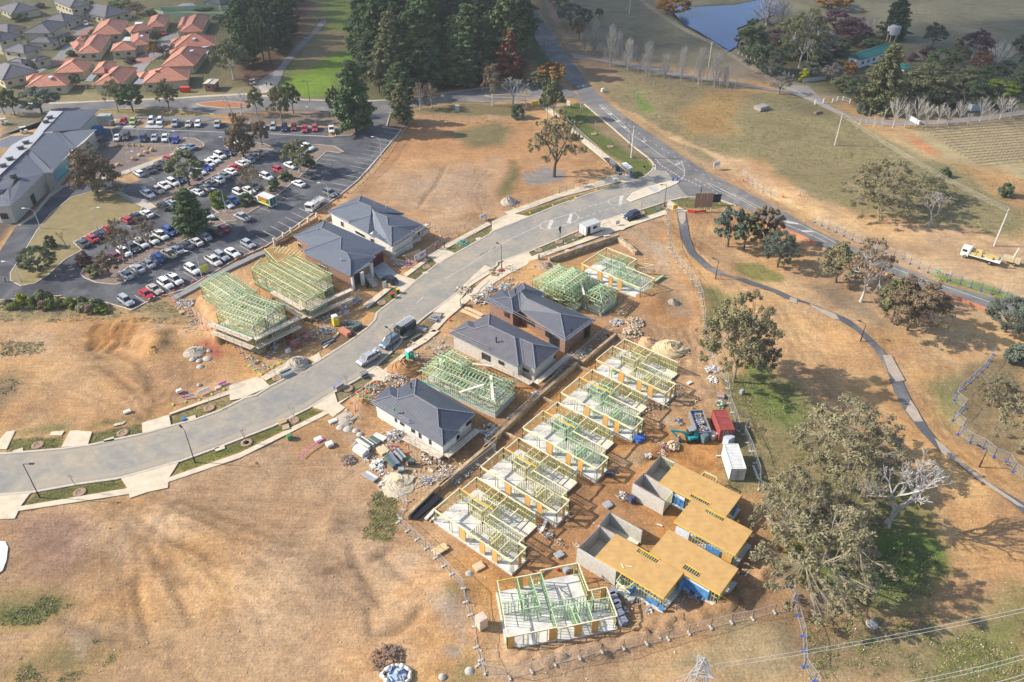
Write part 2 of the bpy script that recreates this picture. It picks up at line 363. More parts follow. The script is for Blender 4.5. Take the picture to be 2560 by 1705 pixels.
reg('N 1590,1290 1720,1280 1700,1370 1600,1360',(.27,.25,.24),0,.7)
reg('N 1560,850 1680,820 1720,900 1650,960 1560,930',(.14,.15,.05),.5,.8)
reg('N 1700,1330 1950,1300 1950,1568 1640,1568',(.23,.19,.09),.5,1.5)
reg('K 0,0 1300,0 1450,-150 G 1700,500 1780,900 2000,1250 K 2000,100 2000,600 2150,900 2334,1250 V 1700,900 1500,1500 O 1600,1000 500,1500 0,1450 N 1800,900 1500,500 1300,300 K 0,1568',(.42,.21,.075),.02,2)
reg('K 1450,220 1550,150 1900,200 2000,500 1950,900 1700,900 1500,900 1900,400',(.45,.28,.14),0,4)
reg('K 1680,890 1760,890 1760,960 1700,960',(.52,.42,.28),0,1)
reg('G 1280,630 1500,640 1700,800 1850,1200 1900,1400 1750,1380 1600,900 1400,700',(.37,.30,.21),0,2)
reg('G 1700,780 1850,1200 1800,1300 1500,1300 1500,1250 1700,1100',(.38,.23,.115),0,2)
reg('K 1180,1250 1480,1200 1480,1280 1250,1350',(.33,.26,.16),0,1.5)
reg('J 950,850 1100,950 1100,1150 950,1100',(.40,.31,.21),0,1)
reg('J 1350,1480 1650,1380 1750,1568 1300,1568',(.42,.36,.25),.0,1)
reg('J 1650,150 1900,120 2000,260 1750,330',(.36,.28,.19),0,1)
reg('M 700,450 1000,300 1250,250 1150,420 900,560',(.50,.36,.22),0,4)
reg('M 150,330 620,300 700,420 300,470',(.27,.17,.125),.2,3)
reg('N 1050,0 600,80 200,200 0,150 0,400 500,350 850,200',(.36,.22,.125),.25,4)
reg('N 300,550 900,450 1300,700 1500,1000 1300,1300 900,1200 500,900',(.52,.32,.17),0,7)
reg('N 0,1150 500,1200 700,1450 400,1568 0,1568',(.37,.235,.13),.25,4)
reg('N 1500,900 1750,950 1750,1200 1600,1150',(.42,.36,.29),0,1.5)
reg('N 1740,380 1500,450 1800,900 1900,1400 2000,1450 O 200,1400 150,1000 0,600',(.46,.25,.09),0,1.5)
reg('I 0,60 700,80 780,300 500,350 0,330',(.43,.29,.17),.1,3)
reg('I 1300,400 2000,450 2100,700 1500,780 1350,650',(.42,.255,.14),0,4)
reg('I 700,640 1100,560 1500,720 1500,860 800,900 600,780',(.47,.29,.15),0,3)
reg('G 1700,480 1790,460 1850,800 2050,1050 2334,1200 H 400,900 900,1150 1300,1300 1600,1500 L 700,0 1300,500 1500,900 2200,1332 1700,1332 Q 2400,1300 1900,1000 1600,400 L 900,700 700,500 450,420 300,300 G 2334,1350 2000,1150 1800,950',(.52,.32,.135),.02,2)
reg('H 400,900 900,1000 1400,1300 2000,1100 2400,1240 2400,1568 L 1800,700 1700,300 1250,0 H 700,1100',(.55,.37,.18),.06,3)
reg('H 80,780 300,780 520,900 480,950 300,930 120,850',(.22,.20,.07),.6,1)
reg('H 640,960 900,960 1200,1150 1400,1332 1150,1250 800,1060',(.28,.21,.13),.4,1)
reg('G 1900,550 2000,600 2334,800 2334,950 2100,900 1950,750',(.37,.23,.125),.2,2)
reg('G 1990,1130 2110,1150 2334,1250 2334,1568 2050,1568',(.19,.17,.07),.7,1.5)
reg('L 0,400 420,400 500,430 640,520 820,700 1000,800 1350,1000 1500,1332 0,1332',(.24,.185,.095),.9,1.5)
reg('L 180,350 300,300 420,380 400,430 250,430',(.16,.20,.05),.5,1)
reg('Q 300,0 1500,0 1650,250 1790,500 1700,850 1300,1000 900,950 500,700',(.17,.16,.06),.85,2)
reg('Q 850,620 1050,480 1300,350 1600,400 1780,560 1680,860 1200,990 800,840',(.105,.155,.04),.6,2);reg('L 100,430 420,470 640,700 600,900 300,700',(.13,.17,.045),.6,3)
reg('Q 560,800 800,850 1000,1000 900,1050 600,1000',(.24,.175,.12),.4,2)
reg('Q 0,1050 560,980 700,1600 0,1600',(.29,.22,.125),.4,2)
reg('Q 620,1060 2400,900 2400,1700 620,1700',(.30,.22,.12),.72,4)
reg('Q 1640,1300 1900,1200 2400,900 2400,1600 1640,1600',(.14,.15,.045),.7,4)
reg('O 1000,1500 1987,1150 1987,1568 1000,1568',(.30,.225,.125),.4,2)
reg('L 1700,480 1900,330 2100,250 2400,200 2400,1332 2250,1150 1850,900 1750,700',(.22,.165,.09),.6,2)
reg('L 1640,500 1800,420 1850,600 1750,800 1650,650',(.22,.21,.09),.7,2)
for i_ in isl[1:]:reg(i_,MULCH,.25,.3)
reg(island_loop,(.25,.195,.085),.35,.4)
reg(garden,(.19,.155,.135),.25,.6)
reg('A 900,1005 1400,990 1980,1050 1900,1055 900,1045',(.24,.185,.07),.3,.6)
reg('A 500,1050 900,1010 880,1050 400,1110 0,1240 0,1050',(.19,.16,.10),.4,1)
reg('A 1050,1140 1100,1085 1170,1085 1050,1160',(.17,.14,.11),.1,.4)
reg('A 930,1060 1900,1060 2300,1100 B 0,1130 800,1150 880,1160 870,1230 1000,1230 1110,1150 1130,1090 1080,1030 700,1020 0,1035 A 1900,1120 1250,1085',(.19,.155,.12),.3,.8)
reg('B 1370,1040 1520,1000 1600,1040 1480,1180 1340,1160',(.15,.11,.08),.3,.5)
reg('E -200,530 200,500 480,250 560,230 420,340 270,520 120,620 -100,850',(.12,.095,.08),.3,.8)
reg('A 540,820 930,860 1400,870 1850,820 2300,780 2300,850 1600,885 900,910 540,930',(.24,.20,.10),.4,1)
def axis(segs):
 out=[]
 for a,b_,s_ in segs:out+=list(np.arange(a,b_,s_))
 return np.array(out+[segs[-1][1]])
xs=axis([(-3000,-600,300),(-600,-230,10),(-230,-120,1.6),(-120,130,.6),(130,240,1.6),(240,600,10),(600,3000,300)])
ys=axis([(-600,20,60),(20,52,4),(52,190,.6),(190,300,1.2),(300,460,2.4),(460,1000,20),(1000,3400,300)])
gx,gy=np.meshgrid(xs,ys);px_,py_=gx.ravel(),gy.ravel()
wob=1.2*(vnoise(px_,py_,6,5)-.5)*2;wob2=1.2*(vnoise(px_,py_,6,9)-.5)*2
colr=np.tile(DIRT,(px_.size,1)).astype(float);gw=np.full(px_.size,.06)
for poly,c,g,s_ in REG:
 k=1. if s_>.7 else 0.
 cv=cover(px_+wob*k*min(s_,2.5),py_+wob2*k*min(s_,2.5),poly,s_)
 colr+=(np.array(c)-colr)*cv[:,None];gw+=(g-gw)*cv
bare_=np.clip((colr[:,0]-.3)*8,0,1)
for sc_,sd_,cc_,amt in((24,36,(.29,.175,.10),.6),(18,31,(.49,.33,.19),.5),(7,32,(.32,.19,.10),.45),(5,33,(.45,.24,.095),.35),(30,34,(.36,.26,.17),.5)):
 k_=np.clip((vnoise(px_+wob*2,py_+wob2*2,sc_,sd_,5)-.52)*7,0,1)*amt*bare_;colr+=(np.array(cc_)-colr)*k_[:,None]
hard=np.zeros(px_.size)
for p in(road_poly,upper_poly,carpark,parkrow):hard=np.maximum(hard,cover(px_,py_,p,3.))
near=np.exp(-np.clip(py_-150,0,None)/120)
zz=np.minimum((vnoise(px_,py_,9,21)-.5)*.4+(vnoise(px_,py_,1.6,22,2)-.5)*.14,.10)
def strip(spec,wid,dep):
 global zz
 ln=MX(spec)if isinstance(spec,str)else spec;xs_=[q[0]for q in ln];ys_=[q[1]for q in ln]
 m_=(px_>min(xs_)-4)&(px_<max(xs_)+4)&(py_>min(ys_)-4)&(py_<max(ys_)+4)
 d_=sdist(px_[m_]+wob[m_]*.5,py_[m_]+wob2[m_]*.5,ln,False);k_=np.exp(-(d_/wid)**2);zz[m_]-=dep*k_;colr[m_]*=(1-.22*min(1,dep*3)*k_)[:,None]
rr=random.Random(5)
for i in range(13):
 x0=800+i*31+rr.uniform(-8,8)
 strip('I %d,%d %d,%d %d,%d %d,%d'%(x0+80,40+rr.uniform(-20,20),x0+40,110,x0+35+rr.uniform(-14,14),180,x0+rr.uniform(-20,10),250+rr.uniform(-30,20)),.42,.42)
for sp in('I 1000,270 1150,290 1290,370 1380,470 1440,620','I 860,420 1000,430 1080,520 1200,650','I 900,330 1100,300 1240,380 1330,520 1370,650','M 510,1085 760,1190 980,1250 1240,1360','M 1030,760 1060,900 1120,1080 1180,1240','F 1880,50 1800,200 1700,330 1620,430','N 870,500 900,650 1000,800 1080,950','N 990,1000 1010,1180 1150,1190 1290,1120 1400,1000','N 1180,520 1000,640 700,700','N 1100,590 1340,800','M 1280,430 1600,560 1900,620','M 1300,440 1700,640','M 1200,600 1400,900 1500,1100','M 1300,650 1450,800','K 1480,1290 1650,1220 1900,1250 2100,1350','K 1520,1250 1700,1190 1950,1210 2200,1330'):
 strip(sp,.55,.38)
for i in range(24):
 x0=rr.uniform(0,1800);y0=rr.uniform(300,1500)
 strip('M %d,%d %d,%d %d,%d'%(x0,y0,x0+rr.uniform(-60,140),y0+rr.uniform(60,160),x0+rr.uniform(-60,240),y0+rr.uniform(150,330)),.4,rr.uniform(.06,.16))
def track(a,ctrl,c,wid=.5,amt=.16,gap=1.8):
 pts=[a*(1-t)**2+ctrl*2*t*(1-t)+c*t*t for t in[k/9 for k in range(10)]]
 for s_ in(-gap/2,gap/2):
  ln=off_(pts,s_);xs_=[q[0]for q in ln];ys_=[q[1]for q in ln];m_=(px_>min(xs_)-2)&(px_<max(xs_)+2)&(py_>min(ys_)-2)&(py_<max(ys_)+2)
  if not m_.any():continue
  k_=np.exp(-(sdist(px_[m_],py_[m_],ln,False)/wid)**2);colr[m_]*=(1-amt*k_)[:,None];zz[m_]-=.05*k_*(amt>0)
def off_(pts,d):
 o_=[]
 for i,p in enumerate(pts):t=(Vec(pts[min(len(pts)-1,i+1)])-Vec(pts[max(0,i-1)])).normalized();o_.append(p+Vec((-t.y,t.x,0))*d)
 return o_
for src,box_,n_ in((('M',1080,170),('M',100,600,2100,1550),26),(('M',1150,150),('N',300,200,1700,1500),16),(('I',1350,880),('I',100,150,2000,700),22),(('K',1800,0),('K',1500,200,2200,1500),14),(('V',300,500),('V',0,0,1700,500),10),(('F',2300,520),('F',1400,50,2300,480),12),(('H',0,60),('H',600,350,2350,900),12),(('G',1750,520),('L',300,0,1300,1200),14),(('L',2350,1320),('L',900,0,1700,900),8),(('K',1700,600),('O',200,100,700,600),8)):
 a=W(*src)
 for i in range(n_):
  c=W(box_[0],rr.uniform(box_[1],box_[3]),rr.uniform(box_[2],box_[4]));m2=(a+c)/2+Vec((rr.uniform(-.3,.3)*(c-a).y,rr.uniform(-.3,.3)*(c-a).x,0));track(a+Vec((rr.uniform(-8,8),rr.uniform(-3,2),0)),m2,c,rr.uniform(.35,.6),rr.choice([.15,.11,.08,-.08,-.1]))
for i in range(20):
 x0=rr.uniform(1300,2000);y0=rr.uniform(100,900)
 if i%2:strip('K %d,%d %d,%d'%(x0+200,y0-120,x0+rr.uniform(300,420),y0+rr.uniform(60,200)),.4,.18)
bank=MX('O 240,1330 480,1400 900,1330 1250,1200 1500,1090 1760,1040 1987,950 Q 340,760 350,640')
m_=(px_>-10)&(px_<60)&(py_>50)&(py_<90)
d_=sdist(px_[m_]+wob[m_]*.4,py_[m_]+wob2[m_]*.4,bank,False)
zz[m_]+=(.8+2.2*(vnoise(px_[m_]*1.5,py_[m_]*1.5,1.4,44,3)-.5))*np.exp(-(d_/1.5)**2)
def mound(t,x,y,r,h,p=2.):
 c=W(t,x,y);d=np.hypot(px_-c[0],py_-c[1])
 global zz
 zz+=h*np.exp(-(d/r)**p)*(.8+.4*vnoise(px_,py_,2.5,61,2))
mound('I',1430,150,2.4,1.5);mound('I',1440,250,2.6,1.6);mound('N',1640,880,2.6,.9);mound('N',720,340,2,.6)
mound('G',590,980,3.2,1.1);mound('G',1600,1270,3.5,1.2);mound('Q',430,1260,3,.9);mound('J',1120,790,2,.9)
hd=np.clip(1-hard*1.6,0,1)
zz=zz*hd*np.clip(near,.25,1)-.12
zz=np.where(hard>.5,-.05,zz)
PADS=[]
def pad(poly,h,fall):
 global zz
 cv=cover(px_,py_,poly,fall);cv=cv*cv*(3-2*cv);zz=np.where(cv>.01,np.maximum(zz,(h+.1)*cv*(1-hard*.9)-.1),zz)
PAD1=WL('S',[(95,720),(440,540),(700,720),(560,900),(480,1000),(330,1090)],3.4);pad(inset(PAD1,-1.),3.3,1.2)
PAD2=WL('S',[(790,500),(960,360),(1480,620),(1080,700)],2.);pad(inset(PAD2,-.5),1.8,1.)
nx,ny=len(xs),len(ys)
ii=np.arange(nx*ny).reshape(ny,nx)
fc=np.stack([ii[:-1,:-1],ii[:-1,1:],ii[1:,1:],ii[1:,:-1]],-1).reshape(-1,4)
pond=MX('C 1650,60 1940,45 D 0,20 190,25 D 420,-60 700,-140 160,-260 C 2334,-120 1950,-60 1760,-40')
pond=MX('C 1690,20 1945,60 2334,38 D 170,22 330,-10 520,30 420,110 250,170 130,215 160,270 130,350 60,398 0,355 C 2290,465 2190,425 1990,280 1880,225 1800,150')
ins=cover(px_,py_,pond,2.);zz=zz-ins*1.2;colr+=(np.array((.10,.08,.05))-colr)*(np.clip(cover(px_,py_,inset(pond,-1.5),1.5),0,1))[:,None]
me=bpy.data.meshes.new('ground')
me.vertices.add(px_.size);me.vertices.foreach_set('co',np.stack([px_,py_,zz],-1).ravel())
me.loops.add(fc.size);me.loops.foreach_set('vertex_index',fc.ravel())
me.polygons.add(len(fc));me.polygons.foreach_set('loop_start',np.arange(0,fc.size,4));me.polygons.foreach_set('loop_total',np.full(len(fc),4))
me.update(calc_edges=True);me.polygons.foreach_set('use_smooth',np.ones(len(fc),bool))
ca=me.color_attributes.new('soil','FLOAT_COLOR','POINT')
ca.data.foreach_set('color',np.concatenate([colr,gw[:,None]],1).ravel())
m=bpy.data.materials.new('earth_and_grass');m.use_nodes=True;n=m.node_tree.nodes;l=m.node_tree.links;MT['ground']=m
b=n['Principled BSDF'];b.inputs['Roughness'].default_value=.95;b.inputs['Specular IOR Level'].default_value=.1
at=n.new('ShaderNodeVertexColor');at.layer_name='soil'
tc=n.new('ShaderNodeTexCoord')
def noise(scale,det=5,vec=None,rgh=.6,dist=0):
 q=n.new('ShaderNodeTexNoise');q.inputs['Scale'].default_value=scale;q.inputs['Detail'].default_value=det
 q.inputs['Roughness'].default_value=rgh;q.inputs['Distortion'].default_value=dist
 l.new(vec or tc.outputs['Object'],q.inputs['Vector']);return q.outputs['Fac']
def ramp(src,stops):
 q=n.new('ShaderNodeValToRGB');e=q.color_ramp.elements
 while len(e)<len(stops):e.new(.5)
 for i,(p,c)in enumerate(stops):e[i].position=p;e[i].color=c if len(c)==4 else(*c,1)
 l.new(src,q.inputs[0]);return q.outputs[0]
def mixn(bt,fac,a,c):
 q=n.new('ShaderNodeMix');q.data_type='RGBA';q.blend_type=bt
 for inp,s_ in((q.inputs[0],fac),(q.inputs[6],a),(q.inputs[7],c)):
  if hasattr(s_,'is_linked')or hasattr(s_,'links'):l.new(s_,inp)
  else:inp.default_value=s_
 return q.outputs[2]
def mth(op,a,c):
 q=n.new('ShaderNodeMath');q.operation=op
 for i,s_ in enumerate((a,c)):
  if hasattr(s_,'links'):l.new(s_,q.inputs[i])
  else:q.inputs[i].default_value=s_
 return q.outputs[0]
g1=lambda v:(v,v,v,1)
big=ramp(noise(.055,6,None,.6,.8),[(.3,(.78,.76,.76)),(.5,(1,1,1)),(.72,(1.2,1.19,1.16))])
mid=ramp(noise(.45,7,None,.7,.6),[(.3,(.82,.80,.78)),(.52,(1,1,1)),(.7,(1.14,1.13,1.1))])
fin=ramp(noise(3.2,8,None,.75),[(.32,g1(.66)),(.5,g1(1)),(.68,g1(1.24))])
mp=n.new('ShaderNodeMapping');mp.inputs['Rotation'].default_value=(0,0,math.radians(38));mp.inputs['Scale'].default_value=(.22,1.5,1);l.new(tc.outputs['Object'],mp.inputs[0])
trk=ramp(noise(.8,7,mp.outputs[0],.75,1.6),[(.36,g1(.76)),(.5,g1(1)),(.64,g1(1.16))])
mp2=n.new('ShaderNodeMapping');mp2.inputs['Rotation'].default_value=(0,0,math.radians(-52));mp2.inputs['Scale'].default_value=(.18,1.3,1);l.new(tc.outputs['Object'],mp2.inputs[0])
trk2=ramp(noise(.5,7,mp2.outputs[0],.75,2.2),[(.38,g1(.8)),(.5,g1(1)),(.64,g1(1.14))])
c_=mixn('MULTIPLY',1.,at.outputs['Color'],big);c_=mixn('MULTIPLY',1.,c_,mid);c_=mixn('MULTIPLY',1.,c_,fin)
c_=mixn('MULTIPLY',.5,c_,trk);c_=mixn('MULTIPLY',.5,c_,trk2)
def ridge(scale,vec,w_,dist):
 v=mth('ABSOLUTE',mth('SUBTRACT',noise(scale,3,vec,.55,dist),.5),0);return mth('MINIMUM',mth('MULTIPLY',v,1/w_),1.)
r1_=ridge(.11,mp.outputs[0],.012,1.2);r2_=ridge(.10,mp2.outputs[0],.012,1.5);r3_=ridge(.35,None,.03,2.)
rdg=mth('MULTIPLY',mth('MULTIPLY',r1_,r2_),r3_);c_=mixn('MULTIPLY',.28,c_,ramp(rdg,[(0,g1(.62)),(.55,g1(1)),(.8,g1(1.05))]))
wn=noise(.9,9,None,.72,.4)
wf=mth('SUBTRACT',wn,mth('SUBTRACT',.74,mth('MULTIPLY',at.outputs['Alpha'],.34)))
wf=mth('MULTIPLY',wf,7.);cl=n.new('ShaderNodeClamp');l.new(wf,cl.inputs[0])
wc=ramp(noise(.5,6),[(.35,(.06,.075,.025)),(.47,(.11,.115,.045)),(.57,(.20,.16,.08)),(.68,(.12,.165,.04))])
wc=mixn('MULTIPLY',1.,wc,ramp(noise(4,6),[(.3,g1(.55)),(.7,g1(1.5))]))
c_=mixn('MIX',mth('MULTIPLY',cl.outputs[0],.8),c_,wc)
vo=n.new('ShaderNodeTexVoronoi');vo.inputs['Scale'].default_value=.8;l.new(tc.outputs['Object'],vo.inputs['Vector'])
st=mth('LESS_THAN',vo.outputs['Distance'],mth('MULTIPLY',noise(.08,2),.12));c_=mixn('MIX',mth('MULTIPLY',st,.6),c_,(.62,.55,.45,1))
l.new(c_,b.inputs['Base Color'])
bh=mth('ADD',mth('ADD',mth('MULTIPLY',rdg,.05),mth('MULTIPLY',noise(1.3,8,None,.7),.5)),mth('ADD',mth('MULTIPLY',noise(6,5),.16),mth('MULTIPLY',noise(1.5,4,mp.outputs[0],.7),.3)))
bp=n.new('ShaderNodeBump');bp.inputs['Strength'].default_value=.8;bp.inputs['Distance'].default_value=.45;l.new(bh,bp.inputs['Height']);l.new(bp.outputs[0],b.inputs['Normal'])
me.materials.append(m)
g_o=bpy.data.objects.new('ground',me);COL.objects.link(g_o);tag(g_o,kind='structure')
_kd=None
def gz(x,y):
 """ground height"""
 i=int(np.clip(np.searchsorted(xs,x)-1,0,nx-2));j=int(np.clip(np.searchsorted(ys,y)-1,0,ny-2))
 Z=zz.reshape(ny,nx);fx=(x-xs[i])/(xs[i+1]-xs[i]);fy=(y-ys[j])/(ys[j+1]-ys[j])
 return float((Z[j,i]*(1-fx)+Z[j,i+1]*fx)*(1-fy)+(Z[j+1,i]*(1-fx)+Z[j+1,i+1]*fx)*fy)
 # surfaces
def sheet(name,poly,z,m_,thick=None,kind='structure'):
 q=MB()
 if thick:q.prism(poly,z-thick,z)
 else:
  p=ccw([(a[0],a[1])for a in poly]);q.poly([(x,y,z)for x,y in p])
 o=q.mk(name,m_);tag(o,kind=kind);return o
def roadmat(name,col,patch,tracks=True,sheen=.9):
 mm=bpy.data.materials.new(name);mm.use_nodes=True;global n,l,tc
 n=mm.node_tree.nodes;l=mm.node_tree.links;tc=n.new('ShaderNodeTexCoord')
 bb=n['Principled BSDF'];bb.inputs['Roughness'].default_value=sheen;bb.inputs['Specular IOR Level'].default_value=.25
 cc=ramp(noise(.08,6,None,.65,1.2),[(.36,patch[0]),(.5,col),(.66,patch[1])])
 cc=mixn('MULTIPLY',1.,cc,ramp(noise(.6,6,None,.7,1.),[(.3,g1(.85)),(.7,g1(1.15))]))
 cc=mixn('MULTIPLY',1.,cc,ramp(noise(9,4),[(.3,g1(.88)),(.7,g1(1.1))]))
 l.new(cc,bb.inputs['Base Color']);MT[name]=mm;return mm
asph=roadmat('asphalt',(.155,.15,.143),((.115,.113,.115),(.235,.215,.185)))
asph_c=roadmat('carpark_asphalt',(.085,.088,.098),((.045,.048,.058),(.14,.14,.142)))
asph_e=roadmat('worn_asphalt',(.29,.265,.22),((.235,.225,.205),(.36,.30,.22)))
asph_p=roadmat('path_asphalt',(.10,.105,.115),((.08,.085,.095),(.20,.185,.17)))
conc=mat('concrete',(.57,.48,.35),var=.14,scale=.5,bump=.05);concg=mat('grey_concrete',(.42,.41,.39),var=.14,scale=.6)
concd=mat('pale_path',(.43,.38,.31),var=.15,scale=.4);kerbm=mat('kerb_concrete',(.48,.42,.33),var=.12,scale=1)
white=mat('road_paint',(.62,.59,.53),col2=(.38,.36,.33),scale=1.2);yel=mat('yellow_paint',(.62,.42,.06),var=.1)
seam=MX('C 1603,1550 G 1700,100 1780,200 1850,290 1900,335')
est=eT[:eT.index(min(eT,key=lambda p:(p-seam[0]).length))+1]
i_b=eB.index(min(eB,key=lambda p:(p-seam[-1]).length))
sheet('estate_road',est+seam[1:-1]+eB[:i_b+1][::-1],.03,asph_e)
mainp=eT[len(est)-1:]+main_w+main_e+main_s+eB[i_b:][::-1]+seam[1:-1][::-1]
sheet('main_road',mainp,.026,asph)
sheet('upper_road',upper_poly,.018,asph)
sheet('carpark_surface',carpark,.022,asph_c)
sheet('parking_bays',parkrow,.034,asph_c)
sheet('service_lane',MX('A 890,1045 1250,1050 1900,1060 1960,1085 1860,1110 1250,1080 880,1065 500,1060 200,1180 0,1260 0,1240 300,1120'),.014,roadmat('lane_asphalt',(.17,.165,.16),((.13,.13,.13),(.21,.2,.19))))
sheet('fairway_path',MX('B 110,780 330,640 480,460 640,310 740,190 770,175 790,200 700,300 560,440 460,560 400,640 370,740 235,850 150,800'),.02,mat('lane_grey',(.25,.23,.22),var=.1,scale=.3))
sheet('fairway_forecourt',MX('B 160,770 260,730 305,680 385,682 345,770 240,850 200,850'),.03,concd)
sheet('suburb_street',MX('A 40,780 330,640 500,520 620,380 700,290 650,280 740,235 850,240 830,300 740,330 650,480 560,560 300,700 150,790'),.02,mat('suburb_lane',(.25,.235,.22),var=.12,scale=.3))
sheet('suburb_street',MX('A 1190,660 1250,520 1400,440 1500,330 1620,285 1640,330 1560,400 1520,480 1380,560 1300,660 1220,720'),.02,MT['suburb_lane'])
sheet('brick_paving',MX('A 1180,560 1290,510 1400,520 1380,560 1250,590'),.04,mat('brick_paving',(.34,.17,.13),var=.1))
sheet('brick_paving',MX('A 450,570 540,540 700,520 640,560 470,610'),.04,MT['brick_paving'])
sheet('brick_paving',MX('A 720,290 860,245 830,300 740,340'),.04,MT['brick_paving'])
sheet('farm_drive',MX('C 820,480 1000,515 1400,580 1900,680 2334,740 D 200,650 420,690 560,660 680,665 760,740 900,850 1050,905 1300,930 1700,930 2100,890 2360,850 2355,890 2100,930 1700,965 1300,975 1100,950 880,870 700,780 500,710 380,700 150,665 C 2300,760 1800,700 1300,600 1000,540 860,535'),.02,mat('drive',(.27,.235,.20),var=.12,scale=.3))
gpath=MX('G 1795,480 1870,440 1885,540 1910,700 1960,830 2100,960 2250,1040 2334,1070 H 200,920 480,1020 560,1060 700,1110 900,1190 L 1010,0 1140,110 1260,230 1380,400 1480,620 1600,820 1720,980 1900,1120 2100,1270 2500,1500 2400,1540 2150,1332 1980,1230 1850,1120 1690,1010 1560,870 1440,720 1350,560 1290,380 1200,230 1050,80 920,0 H 660,1110 500,1070 400,1020 0,880 G 2200,1060 2050,990 1900,850 1830,720')
sheet('shared_path',gpath,.04,asph_p)
for s_ in('L 1255,270 1330,270 1400,400 1440,470 1360,480 1300,400','L 1475,610 1530,690 1580,790 1500,790 1430,700','L 1650,900 1740,970 1900,1120 2100,1268 2400,1470 2300,1440 1990,1235 1850,1118 1710,1030','H 540,1058 600,1078 600,1118 530,1098','H 690,1110 900,1195 L 930,0 880,0 H 700,1130','G 1800,480 1875,470 1880,540 1850,600 1812,560'):sheet('dust_on_path',inset(MX(s_),.12),.045,mat('pale_dust',(.44,.35,.26),col2=(.30,.26,.215),scale=.6))
sheet('carpark_ramp',MX('E 1030,285 1110,290 1180,330 1360,370 1415,430 1360,455 1300,430 1170,345'),.05,concd)
sheet('footpath',MX('E 480,260 560,235 850,165 1000,150 1400,15 1400,40 1000,172 850,185 580,255 460,340 310,520 180,600 160,590 290,505 430,330'),.05,concd)
sheet('footpath',MX('A 1100,1568 1550,1405 1600,1385 1595,1410 1250,1540 1150,1590'),.052,concd)
sheet('footpath',MX('A 0,928 540,932 900,918 1600,890 1900,868 2330,845 2334,862 1900,883 1600,902 900,928 540,948 0,948'),.05,concd)
sheet('footpath',MX('B 190,865 600,905 1100,918 1360,905 1360,918 1100,930 600,918 200,882'),.05,concd)
sheet('footpath',MX('B 1560,882 2000,826 2334,783 C 300,740 C 300,750 B 2334,795 2000,838 1570,892'),.05,concd)
fp=sheet
FPS=['I 1545,1435 2188,1212 J 775,830 815,850 0,1258 I 1530,1480','J 890,755 1230,560 1400,420 1560,280 1700,200 1820,100 1760,90 1600,200 1500,290 1380,390 1210,545 900,770','M -500,300 0,215 160,205 990,65 1010,108 120,245 0,262 -500,350','F 1700,1568 1870,1400 2100,1200 2334,1000 2334,1050 2080,1290 1900,1440 1780,1568','G 0,1180 200,1000 520,860 800,770 980,700 1690,455 1710,490 1500,560 980,740 580,880 260,1040 0,1210']
for s_ in FPS:sheet('footpath',MX(s_),.07,conc,.12)
NFP=['I 1545,850 2170,610 2200,640 1545,865','J 190,520 430,385 560,330 620,360 240,550','F 1490,1040 1690,900 1730,905 1520,1065','F 1120,1320 1340,1160 1390,1165 1160,1355','F 1840,790 2260,565 2290,590 1870,815','G 230,475 700,310 1100,190 1190,150 1290,120 1340,150 1300,190 720,345 280,505','C 835,1165 900,1220 1290,1510 1340,1568 1230,1568 1180,1500 850,1230 820,1190','G 1120,-20 1190,-20 1340,120 1270,140','C 540,940 590,935 740,1070 700,1080 580,990','I 450,1050 470,1020 590,1010 560,1055','I 1030,970 1050,945 1150,925 1120,950','J 740,250 860,140 900,110 900,130 770,260']
for s_ in NFP:sheet('footpath',MX(s_),.07,conc,.12)
DRV=['I 1100,1440 1640,1280 1540,1440 1530,1530 1350,1568 M 1010,140 990,65','M -200,110 0,105 270,88 230,110 160,205 115,300 0,305 -200,330','J 640,790 860,650 890,750 960,800 850,885 780,830','J 1130,470 1200,430 1260,420 1310,460 1390,510 1330,560 1230,550','J -100,600 150,520 210,540 275,605 30,710 -90,735','I 1295,940 1540,865 1560,965 1300,1040','I 560,1160 640,1010 720,1010 840,1020 800,1140','I -80,1180 60,1020 140,1010 60,1180','F 1230,940 1310,930 1430,1040 1620,1100 1480,1200 1300,1110','F 1760,1390 1900,1270 2050,1130 2230,960 2334,1000 2100,1150 1970,1330 1900,1400','J 620,350 720,300 750,360 700,390','F 1700,870 1830,800 1960,850 1820,950','G 240,900 440,835 480,890 400,950 260,990 110,1085 140,1000','G 1710,385 1735,370 1820,430 1900,470 1820,470 1700,440','G 110,560 280,485 450,515 220,600 110,660','G 980,600 1300,490 1380,590 1300,640 1100,640','G 1190,170 1340,130 1420,185 1330,210']
for s_ in DRV:sheet('driveway',MX(s_),.066,conc,.12)
sheet('driveway',MX('F 1230,950 1310,925 1430,1040 1330,1085 1270,1080 1215,1010'),.08,concg,.1)
def line(nm,pts,w_,z,mt,h=.0,mbq=None):
 q=mbq or MB()
 for i in range(len(pts)-1):
  a,c=Vec(pts[i]),Vec(pts[i+1]);d=(c-a);d.z=0
  if d.length<.01:continue
  pr=Vec((-d.y,d.x,0)).normalized()*w_/2;e=d.normalized()*w_*.2 if h else Vec((0,0,0))
  a0=a-e;c0=c+e
  if h:q.prism([a0-pr,c0-pr,c0+pr,a0+pr],z-h,z+.0006*(i%2))
  else:q.poly([Vec((*v.xy,z))for v in(a-pr,c-pr,c+pr,a+pr)])
 return q if mbq else struct(nm,q,mt)
def off(pts,d):
 out=[]
 for i,p in enumerate(pts):
  a=Vec(pts[max(0,i-1)]);c=Vec(pts[min(len(pts)-1,i+1)]);t=(c-a);t.z=0;t.normalize()
  out.append(Vec(p)+Vec((-t.y,t.x,0))*d)
 return out
line('kerb',off(eT,.2),.45,.1,kerbm,.2);line('kerb',off(eB,-.2),.45,.1,kerbm,.2)
